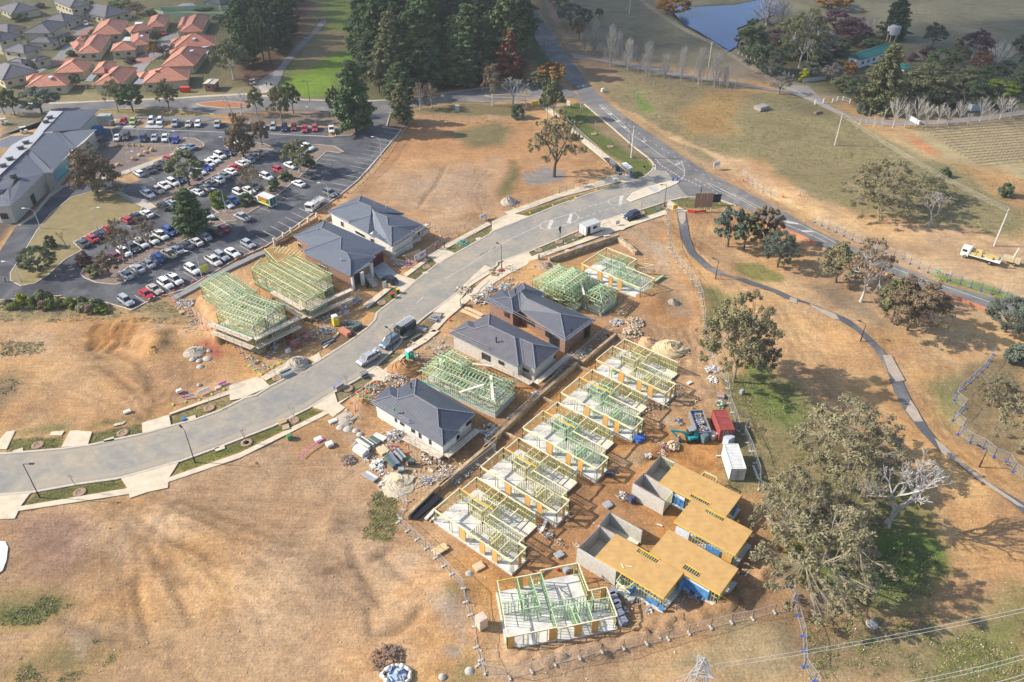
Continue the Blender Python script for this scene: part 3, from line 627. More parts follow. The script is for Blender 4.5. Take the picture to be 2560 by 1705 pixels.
for i_ in isl:sheet('planting_island',i_,.1,mat('dry_grass',(.27,.20,.085),col2=(.17,.15,.07),scale=.35,detail=8,bump=.4)if i_ is island_loop else mat('mulch',(.20,.15,.12),var=.3,scale=1.2,detail=8,bump=.4),.15)
for i_ in isl:line('kerb',i_+[i_[0]],.22,.14,kerbm,.2)
line('kerb',MX('B 1370,1030 1335,1165 1470,1185 1150,1568 F 1240,0 1080,180 900,330 680,480 400,680 230,790 0,890 E 2180,890 1690,1180 1400,1265 1200,1370 960,1300'),.3,.16,kerbm,.2)
line('kerb',MX('E 0,1277 50,1277 300,1252 560,1240'),.22,.14,kerbm,.2)
line('kerb',MX('A 935,1300 1020,1300 1635,1322'),.22,.14,kerbm,.2);line('kerb',MX('A 940,1165 2020,1205 B 0,1212 270,1220 850,1248'),.35,.06,concg,.1)
line('kerb',MX('B 870,1165 870,1240 1010,1235 1120,1160 1145,1095 1120,1040'),.25,.14,kerbm,.2)
line('kerb',MX('A 1050,1165 1110,1090'),.22,.12,concg,.15);line('kerb',MX('A 1215,1165 1280,1090'),.22,.12,concg,.15);line('kerb',MX('A 1310,1165 1380,1085'),.22,.12,concg,.15);line('kerb',MX('A 1470,1165 1520,1105'),.22,.12,concg,.15)
line('kerb',MX('A 0,1037 540,1027 900,1002 1400,987 1700,1002 1950,1042'),.3,.1,kerbm,.15)
line('kerb',MX('C 0,928 300,920 550,905'),.3,.1,kerbm,.15)
sheet('parking_apron',MX('A 1050,1165 1110,1110 1200,1100 1250,1110 1210,1165'),.045,concg);sheet('parking_apron',MX('A 1310,1165 1365,1115 1510,1115 1470,1165'),.045,concg)
dust=mat('road_dust',(.36,.30,.22),col2=(.30,.265,.215),scale=.4,detail=8)
line('road_dust',off(eB[2:-14],.95),1.1,.036,dust);line('road_dust',off(eT[2:-22],-.75),.7,.036,dust)
for s_,cc in(('A 1790,950 1860,935 2040,920 2280,945 2300,965 2200,982 2050,990 1860,968',REDD),('C 35,875 250,860 560,885 560,897 120,888',MULCH)):
 q_=MX(s_);sheet('traffic_island',q_,.13,mat('island_bark_%d'%int(cc[0]*100),cc,var=.2,scale=2),.2);line('kerb',q_+[q_[0]],.35,.15,kerbm,.2)
q_=MX('G 1345,360 1400,300 1530,250 1780,185 1815,190 1790,215 1600,300 1380,378');sheet('traffic_island',q_,.15,conc,.2);line('kerb',q_+[q_[0]],.3,.18,mat('white_kerb',(.68,.62,.52)),.2)
sheet('island_crossing',MX('G 1525,255 1570,240 1650,290 1600,305'),.156,concg)
def dashes(pts,w_,on,offl,z=.05):
 q=MB();acc=0
 for i in range(len(pts)-1):
  a,c=Vec(pts[i]),Vec(pts[i+1]);L=(c-a).length;d=(c-a)/L;s_=0
  pr=Vec((-d.y,d.x,0))*w_/2
  while s_<L:
   ph=acc%(on+offl);step=min((on-ph)if ph<on else(on+offl-ph),L-s_)
   if step<1e-4:step=1e-3
   if ph<on:
    u,v=a+d*s_,a+d*(s_+step);q.poly([Vec((*t.xy,z))for t in(u-pr,v-pr,v+pr,u+pr)])
   s_+=step;acc+=step
 return struct('road_marking',q,white)
def solid(spec,w_=.18,z=.05):return line('road_marking',MX(spec),w_,z,white)
solid('F 1870,1085 2100,950 2334,790 G 0,870 300,710 550,595',.16)
solid('F 1605,1310 1670,1250');solid('J 1325,100 1395,38');solid('J 1400,90 1450,50')
ov='G 545,605 560,580 620,555 700,530 830,490 870,488 905,520 890,545 830,575 700,620 610,637 560,625 545,605';solid(ov,.2)
solid('G 1440,290 1180,360 1168,385 1200,412 1240,418 1340,385',.2)
for s_ in('G 610,625 640,550 675,548 640,630','G 790,575 820,490 845,490 830,575','G 1262,412 1275,330 1310,330 1290,405'):sheet('road_marking',MX(s_),.054,white)
dashes(MX('G 850,480 1000,425 1180,370'),.2,.9,.9);dashes(MX('G 910,535 1100,470 1300,415'),.2,1.2,.9)
dashes(MX('G 1600,-10 1650,50 1750,110 1830,160 1940,210 2010,240'),.35,.7,.6);dashes(MX('G 1835,20 1865,90 1860,150 1820,190'),.35,.7,.6)
dashes(MX('C 1310,1110 1480,1240 1800,1450 G 2000,110 2200,225'),.16,1.2,2.2);dashes(MX('G 1960,170 2100,260 2200,340'),.2,1,1.)
solid('C 1085,955 1370,1220 1480,1290 1640,1410 1860,1560 ');solid('C 1110,955 1140,985 1260,1085 1370,1200');solid('C 1085,955 1110,955')
for s_ in('C 1100,985 1130,985 1140,995 1105,995','C 1160,1035 1200,1035 1210,1048 1175,1048','C 1225,1090 1270,1095 1285,1110 1240,1110','C 1290,1150 1320,1155 1335,1168 1310,1168'):sheet('road_marking',MX(s_),.054,white)
solid('G 2060,210 2100,215 2334,330');solid('G 2070,210 2150,270 2334,360');solid('H 0,225 150,300 270,370 330,400');solid('H 100,260 330,380',.16)
solid('H 480,455 620,500 800,590 910,650');solid('H 480,490 640,550 830,640');solid('H 1320,830 1480,890');solid('H 1580,930 1800,1000 2100,1105 2355,1190')
for s_ in('H 490,470 600,490 610,500 520,490','H 620,545 700,548 730,560 640,558'):sheet('road_marking',MX(s_),.054,white)
def arrow(t,x,y,t2,x2,y2):
 a=W(t,x,y);c=W(t2,x2,y2);d=(c-a).normalized();p=Vec((-d.y,d.x,0));q=MB();z=Vec((0,0,.052));L=(c-a).length
 q.poly([a-p*.1+z,a+d*L*.7-p*.1+z,a+d*L*.7+p*.1+z,a+p*.1+z]);k=a+d*L*.6
 q.poly([k-p*.1+z,k-p*.9-d*.1+z,k-p*.9-d*.7+z,k-p*1.6+d*.15+z,k-p*.9+d*.9+z,k-p*.9+d*.3+z,k-p*.1+d*.5+z]);struct('road_marking',q,white)
arrow('C',1490,1262,'C',1530,1300);arrow('C',1790,1465,'C',1845,1510)
def baylines(p,q,n_,dv,z=.05,w_=.12):
 a,c=p,q
 for i in range(n_):
  t=i/(n_-1);u=a.lerp(c,t);line('bay_line',[u,u+dv],w_,z,white)
bd=W('E',1275,1070)-W('E',1180,1010);bdn=bd.normalized()
baylines(W('F',800,250)+bdn*0,W('B',1310,1200),15,W('F',960,285)-W('F',800,250))
baylines(W('F',0,783),W('F',720,325),12,W('F',270+118,620+60)-W('F',270,620))
baylines(W('F',150,428),W('F',545,160),6,W('F',275,470)-W('F',150,428));baylines(W('B',620,1552),W('B',770,1415),5,W('B',905,1433)-W('B',770,1415))
baylines(W('E',1180,1010),W('E',2010,560),10,bd);baylines(W('E',1230,1235),W('E',1975,870),8,bd*1.25)
baylines(W('E',900,720),W('E',1400,480),5,bd*.7);baylines(W('d',470,840),W('d',800,690),3,W('d',525,870)-W('d',430,800))
baylines(W('d',1240,1075),W('d',2060,545),9,bd*.55)
for s_ in('E 1400,470 1440,465','E 2070,585 2115,610','E 2110,580 2160,575'):line('bay_line',MX(s_),.15,.05,yel)
wm=mat('pond_water',(.008,.04,.15),rough=.15,var=.2,scale=.03,spec=.3,bump=.03,bscale=1.2)
sheet('water',pond,-.25,wm)
# BUILDINGS
tin=uvmat('steel_roof',(.105,.122,.150),'rib',.38,rough=.45,dark=.72,var=.06)
tileg=uvmat('grey_roof_tiles',(.085,.094,.122),'tile',.6,.36,rough=.55,dark=.4,var=.1)
tileg2=uvmat('brown_grey_roof_tiles',(.115,.112,.13),'tile',.6,.36,rough=.6,dark=.4,var=.12)
tiler=uvmat('terracotta_tiles',(.46,.19,.12),'tile',.33,.36,rough=.7,dark=.7,var=.14)
tilet=uvmat('townhouse_tiles',(.145,.14,.15),'tile',.33,.36,rough=.75,dark=.75,var=.12)
capm=mat('ridge_cap',(.20,.21,.24),var=.08);capr=mat('terracotta_cap',(.58,.25,.16),var=.1)
render_w=mat('white_render',(.62,.60,.55),var=.1,scale=1);creamw=mat('cream_wall',(.50,.44,.30),var=.08,scale=1);blockw=mat('grey_blockwork',(.47,.445,.40),var=.14,scale=2)
brickm=mat('brown_brick',(.25,.15,.105),var=.2,scale=3);gardn=mat('garage_red',(.10,.02,.025),var=.05)
glass=mat('window_glass',(.02,.025,.03),rough=.15,var=.2,spec=.6);frm=mat('window_frame',(.1,.1,.11),var=.05);frw=mat('pale_window_frame',(.55,.55,.52),var=.05)
concs=mat('slab_concrete',(.55,.53,.49),var=.26,scale=.5,bump=.05);timb=mat('treated_pine',(.56,.57,.30),var=.22,scale=1.2);timg=mat('green_pine',(.40,.54,.33),var=.22,scale=1.2)
timy=mat('raw_pine',(.74,.64,.44),var=.15,scale=1.5);ply=mat('bracing_ply',(.58,.33,.10),var=.12,scale=1);lvl=mat('yellow_beam',(.66,.42,.05),var=.1);stlb=mat('steel_beam',(.17,.19,.27),var=.1)
deckm=uvmat('particleboard_deck',(.50,.305,.115),'tile',3.6,.9,rough=.85,var=.09,dark=.955,depth=.006,spec=.2);wrap=mat('blue_wall_wrap',(.07,.22,.46),var=.3,scale=2,bump=.6);wrapw=mat('silver_wall_wrap',(.55,.60,.68),var=.15)
galv=mat('galvanised_steel',(.42,.43,.44),rough=.5,metal=.3,var=.1);plank=mat('scaffold_planks',(.62,.53,.40),var=.18,scale=1.5);blk=mat('black_plastic',(.02,.02,.025),var=.2,rough=.5)
def wall_windows(house,poly,wins,fm=None,gm=None):
 """poly: wall outline (world), wins: (edge, f0, f1, z0, z1, kind)"""
 p=ccw([(q[0],q[1])for q in poly])
 for w_ in wins:
  e,f0,f1,z0,z1=w_[:5];kind=w_[5]if len(w_)>5 else 'window'
  a,c=Vec((*p[e],0)),Vec((*p[(e+1)%len(p)],0));d=(c-a);dn=d.normalized();nr=Vec((dn.y,-dn.x,0))
  u=a+d*f0;v=a+d*f1;q=MB()
  f_=MB();o=nr*.05
  mid=(u+v)/2+o;L=(v-u).length;rot=math.atan2(dn.y,dn.x)
  f_.box((mid.x,mid.y,(z0+z1)/2),(L,.16,z1-z0),rot);fo=f_.mk(kind,fm or frm,house)
  mid=mid+nr*.05;q.box((mid.x,mid.y,(z0+z1)/2),(L-.16,.12,z1-z0-.16),rot)
  o2=q.mk('pane' if kind=='window' else 'door_leaf',gm or glass,house)
  o2.parent=fo
def wallbox(mb,poly,z0,z1):mb.prism(poly,z0,z1)
def roof_mesh(faces):
 q=MB()
 for f in faces:
  a=Vec(f[0]);nrm=Vec((0,0,0))
  for i in range(1,len(f)-1):nrm+=(Vec(f[i])-a).cross(Vec(f[i+1])-a)
  q.poly(f if nrm.z>0 else f[::-1])
 return q
def caps(q,segs,w_=.2):
 for a,c in segs:a=Vec(a)+Vec((0,0,.05));c=Vec(c)+Vec((0,0,.05));q.beam(a,c,w_,.12)
def eaves(q,poly,z,h=.18,w_=.12):
 n_=len(poly)
 for i in range(n_):
  a=Vec((*poly[i][:2],z-h/2));c=Vec((*poly[(i+1)%n_][:2],z-h/2));q.beam(a,c,w_,h)
def custom_house(name,lbl,cat,V,faces,eave,ridges,wall_inset,rmat,wmat,cmat,wins,base=0,gr_=None,zt=None):
 ctr=sum((V[k]for k in eave),Vec())/len(eave)
 h=empty(name,(ctr.x,ctr.y,0),lbl,cat,gr_)
 r=roof_mesh([[V[k]for k in f]for f in faces]).mk('roof',rmat,h,uv=True)
 q=MB();caps(q,[(V[a],V[c])for a,c in ridges]);o=q.mk('ridge_capping',cmat,r,world=False)
 o.data.transform(Matrix.Translation((-ctr.x,-ctr.y,0)))
 q=MB();ep=[V[k]for k in eave]
 eaves(q,ep,min(v.z for v in ep));o=q.mk('gutter',cmat,h)
 s_=MB();z=min(v.z for v in ep)-.02;s_.poly([(v.x,v.y,z-.12)for v in ep][::-1]);s_.mk('soffit',render_w,h)
 wp=inset(ep,wall_inset);q=MB();q.prism(wp,-.3,z-.14,top=False);q.mk('wall',wmat,h)
 wall_windows(h,wp,wins)
 return h,wp
def vd(t,**k):return{a:W(t,*v)for a,v in k.items()}
z=3.4
V=vd('b',A=(155,590,z),n1=(412,357,z),n1b=(535,408,z),n2=(438,505,4.46),n3=(526,550,4.48),B=(785,250,z),r1=(757,488,5.32),r2=(1080,680,5.32),C=(1615,750,z),C1=(1375,975,z),C2=(1410,1005,z),D=(1155,1205,z),k=(1098,945,4.3),j=(1142,975,4.26),s1=(770,462,6.1),s2=(1290,562,z))
hE,wp=custom_house('tiled_house','single storey house with new dark grey tiled roof beside stacks of building material','house',V,[('A','D','j','k','r2','r1','n3','n2'),('A','n2','n1'),('n1','n2','n3','n1b'),('n1b','n3','r1','B'),('B','r1','r2','C'),('C','r2','k','C1'),('C1','k','j','C2'),('C2','j','D')],['A','D','C2','C1','C','B','n1b','n1'],[('A','n2'),('n2','n3'),('n3','r1'),('r1','r2'),('r2','k'),('k','j'),('j','D'),('r2','C'),('r1','B'),('n3','n1b')],.6,tileg,render_w,capm,[])
wp2=wp
def awin(h,wp,px,fm=None,gm=None):
 """px: list of (tile,x0,y0,x1,y1, zbottom, height): find nearest wall edge to the survey line"""
 p=[Vec((*q,0))for q in ccw(wp)]
 for w_ in px:
  t,x0,y0,x1,y1,zb,hh=w_[:7];kind=w_[7]if len(w_)>7 else 'window'
  a=W(t,x0,y0,zb);c=W(t,x1,y1,zb);a.z=c.z=0;best=None
  for i in range(len(p)):
   u,v=p[i],p[(i+1)%len(p)];e=v-u;L=e.length
   if L<.4:continue
   e/=L;fa=(a-u).dot(e);fc_=(c-u).dot(e);da=abs((a-u).cross(e).z)+abs((c-u).cross(e).z)
   ov_=max(0,-min(fa,fc_))+max(0,max(fa,fc_)-L)
   if abs(fc_-fa)<.3*(c-a).length:continue
   sc_=da+ov_*2
   if best is None or sc_<best[0]:best=(sc_,i,max(0.02,min(fa,fc_)/L),min(.98,max(fa,fc_)/L))
  if best and best[3]>best[2]:wall_windows(h,wp,[(best[1],best[2],best[3],zb,zb+hh,kind)],fm,gm)
awin(hE,wp,[('b',500,850,525,862,1.6,.9),('b',575,885,640,910,1.7,.6),('b',740,985,785,1010,1.6,.8),('b',840,1070,870,1085,1.3,1.5),('b',995,1150,1020,1165,1.3,1.5),('b',1450,915,1520,850,1.6,.8),('b',1240,1130,1350,1060,.7,2.)])
z=3.7
V=vd('c',A=(600,375,z),n1=(795,225,z),n1b=(890,255,z),n2=(880,330,4.78),n3=(930,345,4.85),B=(1080,138,z),p1=(1105,222,5.04),D=(955,545,z),D2=(960,570,z),u1=(1025,280,4.85),u2=(1048,492,z),r1=(1130,350,5.26),r2=(1570,550,5.36),E=(1640,905,z),Fc=(2025,625,z),G1=(1365,270,z),G2=(1325,320,z),q1=(1050,255,5.0))
hC,wp=custom_house('brick_house','long brown brick house with steel grey roof and guard rails, between two timber frames','house',V,[('A','D','n3','n2'),('A','n2','n1'),('n1','n2','n3','n1b'),('n1b','n3','u1','q1','p1','B'),('n3','D','u2','u1'),('u1','u2','E','r2','r1','q1'),('B','p1','G1'),('p1','q1','r1','G2','G1'),('G2','r1','r2','Fc'),('r2','E','Fc')],['A','D','u2','E','Fc','G2','G1','B','n1b','n1'],[('A','n2'),('n2','n3'),('n3','D'),('q1','r1'),('r1','r2'),('r2','E'),('r2','Fc'),('p1','B'),('u1','u2'),('n3','n1b')],.55,tileg,brickm,capm,[])
awin(hC,wp,[('c',845,570,910,600,1.7,1.1),('c',958,680,1018,712,1.0,1.6),('c',1045,720,1138,765,1.3,1.2),('c',1310,860,1405,905,1.2,1.4),('c',1440,920,1600,990,.1,2.6,'opening'),('c',1800,840,1865,790,.2,2.6,'opening'),('c',1900,740,1930,715,1.8,.8)])
z=3.7
V=vd('c',A=(125,795,z),n1=(362,632,z),n1b=(440,650,z),n2=(370,715,4.8),n3=(455,745,4.86),B=(645,540,z),r1=(632,695,5.62),r2=(975,855,5.64),r3=(1045,875,5.32),D=(1022,1235,z),D1=(1090,1190,z),r4=(1208,940,5.34),E=(1245,1262,z),Fc=(1565,1000,z),g=(940,690,z))
hD,wp=custom_house('tiled_house','pale block house with weathered grey tiled roof stained with mortar, left of the brick house','house',V,[('A','D','r2','r1','n3','n2'),('A','n2','n1'),('n1','n2','n3','n1b'),('n1b','n3','r1','B'),('B','r1','r2','r3','r4','Fc'),('r2','D','D1','r3'),('r3','D1','E','r4'),('r4','E','Fc')],['A','D','D1','E','Fc','B','n1b','n1'],[('A','n2'),('n2','n3'),('n3','r1'),('r1','r2'),('r2','D'),('r3','D1'),('r3','r4'),('r4','E'),('r4','Fc'),('r1','B')],.55,tileg2,blockw,capm,[])
awin(hD,wp,[('c',190,870,220,885,1.8,.8),('c',582,1110,690,1165,.7,1.7),('c',800,1165,865,1200,1.7,.8),('c',1430,1110,1480,1075,1.6,.8),('c',1115,1250,1195,1290,1.5,.6)])
z=4.0
V=vd('F',A=(800,465,z),B=(1100,323,z),C0=(1498,488,z),C1=(1465,505,z),C=(1672,592,z),D1=(1560,640,z),D2=(1595,658,z),D=(1380,780,z),e1=(1205,680,z),e0=(1168,668,z),f1=(992,572,z),f0=(985,560,z),r0=(1080,382,6.34),r1=(1192,425,6.45),s=(1190,505,5.7),v1=(1225,475,6.1),r2=(1340,520,6.22),r3=(1348,600,5.5),r4=(1378,608,5.55),w1=(1225,630,4.05))
hA,wpA=custom_house('steel_roofed_house','white rendered house with dark steel hip roof and street scaffold, beside the empty lot','house',V,[('A','r0','B'),('A','f0','s','r1','r0'),('f1','e0','s'),('e0','w1','v1','r1','s'),('w1','e1','D','r4','r3','r2','v1'),('B','r0','r1','v1','C0'),('C1','v1','r2','C'),('D1','C','r2','r3','r4'),('D2','r4','D')],['A','f1','e0','e1','D','D2','D1','C','C1','C0','B'],[('A','r0'),('r0','B'),('r0','r1'),('r1','s'),('s','f1'),('v1','r2'),('r2','r3'),('r3','r4'),('r4','D'),('r4','D2')],.55,tin,render_w,capm,[])
awin(hA,wpA,[('F',918,600,942,612,1.4,1.4),('F',1062,660,1160,700,1.7,.8),('F',1188,745,1222,762,1.2,1.3),('F',1590,690,1610,680,1.,1.6)],frw)
z=3.6
V=vd('F',A=(485,692,z),B=(768,552,z),C=(1328,800,z),C1=(1210,868,z),C2=(1235,882,z),C3=(1172,928,z),C4=(1198,945,z),D=(1005,1057,z),E=(560,835,z),E0=(640,782,z),r0=(742,624,5.56),r1=(920,706,5.85),w=(612,800,z),r2=(915,820,5.34),r3=(975,852,5.3),r4=(1005,912,4.9))
hB,wpB=custom_house('steel_roofed_house','finished brick house with dark steel hip roof and red garage door above a concrete drive','house',V,[('A','E0','r1','r0'),('A','r0','B'),('B','r0','r1','C'),('E0','E','r1'),('E','D','r4','r3','r2','r1'),('C','r1','r2','C1'),('C1','r2','r3','C2'),('C2','r3','r4','C3'),('C3','r4','D','C4')],['A','E0','E','D','C4','C3','C2','C1','C','B'],[('A','r0'),('r0','B'),('r0','r1'),('r1','E'),('r1','r2'),('r2','r3'),('r3','r4'),('r4','D')],.55,tin,brickm,capm,[])
awin(hB,wpB,[('F',540,770,600,795,.8,1.2),('F',720,985,800,1025,.9,1.2)],frw)
awin(hB,wpB,[('F',1212,970,1310,905,.1,2.5,'garage_door')],frm,gardn);awin(hB,wpB,[('F',1030,1150,1100,1100,.2,2.5,'garage_door')],frm,mat('dark_door',(.035,.03,.03),var=.1))
q=MB()
for s_ in('F 1112,1145 1135,1130','F 1195,1070 1218,1058','F 1030,1180 1045,1172'):
 p=MX(s_);d=(p[1]-p[0]).normalized();nrm=Vec((-d.y,d.x,0))*.25;q=MB();q.prism([p[0]-nrm,p[1]-nrm,p[1]+nrm,p[0]+nrm],-.1,3.3);q.mk('portal_wall',render_w,hB)
q=MB();a=W('F',1150,1070);c=W('F',1235,1155);d=(c-a);pr=Vec((-d.y,d.x,0)).normalized()
for i in range(8):
 u=a+d*(i/8);v=a+d*((i+1)/8);q.prism([u-pr*.7,v-pr*.7,v+pr*.7,u+pr*.7],-.1,1.5-i*.18)
q.mk('front_steps',mat('step_stone',(.50,.44,.36),var=.12),hB)
q=MB()
for k in(-.7,.7):
 for i in(0,4,8):
  u=a+d*(i/8)+pr*k;q.beam((*u.xy,1.4-i*.17),(*u.xy,2.4-i*.18),.05)
 q.beam((*(a+pr*k).xy,2.4),(*(c+pr*k).xy,.95),.05)
q.mk('handrail',galv,hB)
def vent(t,x,y,z,house,col=galv,nm='flue'):
 p=W(t,x,y,z);q=MB();q.tube(p-Vec((0,0,.5)),p+Vec((0,0,.45)),.12,n=8);q.tube(p+Vec((0,0,.45)),p+Vec((0,0,.6)),.2,.16,n=8);q.mk(nm,col,house)
vent('F',925,918,4.6,hB);vent('F',1265,690,5.,hA,nm='flue');vent('F',1228,385,5.4,hA);vent('F',1332,435,5,hA);vent('b',715,362,5,hE,blk);vent('b',480,705,4.4,hE,mat('green_plastic',(.03,.35,.16)))
vent('c',735,890,5.2,hD,blk);vent('c',985,250,5.3,hC,blk);vent('c',1715,775,4.8,hC,blk)
p=W('F',728,690,5);q=MB();q.beam(p,p+Vec((0,0,2.2)),.06);q.beam(p+Vec((-.7,0,1.5)),p+Vec((.5,0,2.1)),.05);q.beam(p+Vec((-.4,0,1.9)),p+Vec((.1,0,2.1)),.05);q.mk('antenna',galv,hB)
# generic hip-roofed block from three eave corners
def rect3(p0,p1,p2):
 p0,p1,p2=(Vec((*p[:2],0))for p in(p0,p1,p2));e=(p1-p0);L=e.length;e/=L;nn=Vec((-e.y,e.x,0));w_=(p2-p1).dot(nn)
 return p0,e,nn*(1 if w_>0 else-1),L,abs(w_)
def hip_parts(o,e,nn,L,Wd,ze,pitch,rm,cm,gable=False):
 def P_(u,v,zz_):q=o+e*u+nn*v;return Vec((q.x,q.y,zz_))
 long_u=L>=Wd
 hw=(Wd if long_u else L)/2;rz=ze+hw*math.tan(math.radians(pitch));k=0.01 if gable else hw
 if long_u:r1,r2=P_(k,hw,rz),P_(L-k,hw,rz)
 else:r1,r2=P_(hw,k,rz),P_(hw,Wd-k,rz)
 a,c,d,f=P_(0,0,ze),P_(L,0,ze),P_(L,Wd,ze),P_(0,Wd,ze)
 if long_u:fs=[[a,c,r2,r1],[c,d,r2],[d,f,r1,r2],[f,a,r1]];rd=[(a,r1),(f,r1),(c,r2),(d,r2),(r1,r2)]
 else:fs=[[c,d,r2,r1],[a,c,r1],[f,a,r1,r2],[d,f,r2]];rd=[(a,r1),(c,r1),(f,r2),(d,r2),(r1,r2)]
 return fs,rd,[a,c,d,f]
def hip_house(name,lbl,cat,blocks,rm,wm_,cm,gr_=None,wseed=0,extras=None,gable=False):
 """blocks: (tile,(x,y),(x,y),(x,y),ze,pitch)"""
 rnd=random.Random(wseed);h=None
 for bi,bl in enumerate(blocks):
  t,p0,p1,p2,ze,pitch=bl[:6]
  o,e,nn,L,Wd=rect3(W(t,*p0,ze),W(t,*p1,ze),W(t,*p2,ze))
  if h is None:
   c=o+e*L/2+nn*Wd/2;h=empty(name,(c.x,c.y,0),lbl,cat,gr_)
  fs,rd,ev=hip_parts(o,e,nn,L,Wd,ze,pitch,rm,cm,gable)
  r=roof_mesh(fs).mk('roof',rm,h,uv=True)
  q=MB();caps(q,rd,.3);x=q.mk('ridge_capping',cm,r,world=False);x.data.transform(Matrix.Translation((-h.location.x,-h.location.y,0)))
  q=MB();eaves(q,ev,ze,.2,.15);q.mk('gutter',cm if cm is capr else frm,h)
  wp_=inset(ev,.5);q=MB();q.prism(wp_,-.4,ze-.03,top=True);q.mk('wall',wm_,h)
  pw=ccw(wp_)
  for ed in range(4):
   a=Vec(pw[ed]);c=Vec(pw[(ed+1)%4]);d=(c-a);nr=Vec((d.y,-d.x))
   if nr.y>0:continue
   k=max(1,int(d.length/3.4))
   for i in range(k):
    if rnd.random()<.2:continue
    f0=(i+.25)/k;ww=1.5/d.length
    for lv in range(int(ze//2.5)):
     wall_windows(h,wp_,[(ed,f0,min(.96,f0+ww),.95+2.6*lv,2.1+2.6*lv)],frw)
 return h
RED=[('lower left long terracotta-roofed unit with skylight beside the road',[((230,797),(600,778),(700,690)),((490,665),(760,655),(945,548)),((245,740),(420,715),(470,665))]),('terracotta-roofed house with grey verandah and chimney, behind the roadside tree',[((848,773),(1100,768),(1180,618)),((835,670),(1000,660),(1120,560))]),('terracotta-roofed house with red chimney nearest the red skip bin',[((1302,760),(1715,726),(1785,618)),((1275,710),(1400,690),(1500,630))]),('terracotta-roofed house with chimney and white pergola on its right side',[((1466,605),(1770,598),(1835,440)),((1550,495),(1700,480),(1740,440))]),('terracotta-roofed house with long white awning at its right end',[((1590,440),(1960,412),(2000,320)),((1552,400),(1700,390),(1760,345))]),('terracotta-roofed house at the top right of the red roofs, below the tennis court',[((1640,295),(1845,285),(1955,140)),((1618,255),(1700,250),(1800,150))]),('terracotta-roofed house behind the tree lined lane, topmost in the middle',[((1188,295),(1400,262),(1450,210)),((1330,250),(1500,240),(1592,138))]),('terracotta-roofed house at top left of the red roofs, by the white van',[((828,325),(1105,308),(1182,187)),((935,225),(1060,220),(1100,190))]),('terracotta-roofed house with small detached garage on its left',[((697,490),(905,478),(1062,320)),((678,448),(800,430),(900,350)),((690,373),(765,368),(800,335))]),('terracotta-roofed house in the middle of the red roofs with white garage doors',[((1007,470),(1235,452),(1320,380)),((1180,420),(1350,405),(1447,298))])]
for i,(lb,bls)in enumerate(RED):
 h=hip_house('red_roofed_house',lb,'house',[('A',*bl,2.9,24)for bl in bls],tiler,creamw,capr,'terracotta-roofed houses in the suburb',i)
 if i in(1,2,3):
  c={1:(965,635),2:(1433,655),3:(1680,462)}[i];p=W('A',*c,5.);q=MB();q.box((p.x,p.y,4.6),(1.,.8,1.8));q.mk('chimney',mat('chimney_brick',(.22,.06,.05)),h)
 c={0:(460,705),1:(0,0),2:(1537,635),3:(1748,464),4:(1770,355),9:(1290,330)}.get(i)
 if c and c[0]:
  p=W('A',*c,4.9);q=MB();q.box((p.x,p.y,4.9),(1.1,1.5,.5));q.mk('skylight',mat('skylight_white',(.75,.8,.85),rough=.3),h)
h_=bpy.data.objects
q=MB();q.prism(MX('A 1835,430 1975,402 1978,392 1840,408',3.),2.6,2.75);tag(q.mk('patio_awning',mat('white_metal',(.72,.74,.74),var=.05)),'long white awning roof beside a terracotta roof','awning')
def proof(name,spec,z,lbl,cat,m_):
 p=MX(spec,z);c=sum(p,Vec())/len(p);h=empty(name,(c.x,c.y,0),lbl,cat)
 q=MB();q.prism(p,z-.12,z);q.mk('roof',m_,h)
 for v in p:q=MB();q.beam((v.x,v.y,-.2),(v.x,v.y,z-.1),.15);q.mk('post',MT['white_metal'],h)
proof('pergola','A 1800,490 1890,488 1905,458 1815,465',2.6,'pale pergola with white posts beside a red roof and green shrubs','pergola',mat('pergola_sheet',(.55,.62,.56)))
proof('carport','A 768,738 835,740 890,672 830,672',2.5,'flat grey verandah roof against a terracotta house','verandah',mat('grey_sheet',(.22,.24,.27)))
proof('carport','A 1215,765 1300,765 1320,715 1265,712',2.5,'small blue grey carport at the left of the house with chimney','carport',MT['grey_sheet'])
proof('carport','A 1112,372 1180,372 1200,335 1140,335',2.5,'pale green flat carport between two terracotta roofs','carport',MT['pergola_sheet'])
proof('carport','A 1225,220 1280,220 1305,200 1235,200',2.4,'white flat carport behind the red-roofed houses','carport',MT['white_metal'])
GREY=[('two storey cream townhouse at far left with porch',[((15,462),(222,488),(365,430),5.2),((275,545),(320,560),(405,505),2.9)]),('two storey cream townhouse above the street with dark porch',[((195,303),(465,303),(590,205),5.2),((500,350),(540,352),(610,300),2.9)]),('grey-roofed garage and wing between the two storey townhouses',[((250,385),(462,390),(492,350),2.9)]),('grey-roofed house with pale gable stripe near the white van',[((375,190),(590,208),(730,148),3.2)]),('wide low grey-roofed cream house at the top',[((690,100),(960,160),(1140,88),3.)]),('tall cream house with gable end at the top edge',[((478,0),(640,70),(800,30),6.)]),('grey-roofed house with solar panels in the top left corner',[((-20,70),(110,125),(345,70),2.9)]),('low grey-roofed house at left edge, below the solar roof',[((-120,270),(70,300),(210,245),2.9)]),('grey-roofed house cut by the left edge, above the porch townhouse',[((-260,330),(-10,380),(80,300),5.2)]),('grey-roofed house with dark windows at bottom left of the suburb',[((-160,640),(20,730),(240,600),3.2)]),('small grey-roofed garage below the porch townhouse',[((55,570),(200,585),(262,548),2.6)]),('grey roof partly cut by the top edge beside the tennis court',[((1860,20),(2010,40),(2095,10),3.)])]
for i,(lb,bls)in enumerate(GREY):
 hip_house('grey_roofed_house',lb,'house',[('A',*bl[:3],bl[3],23)for bl in bls],tilet,creamw,frm,'grey-roofed houses in the suburb',i+30)
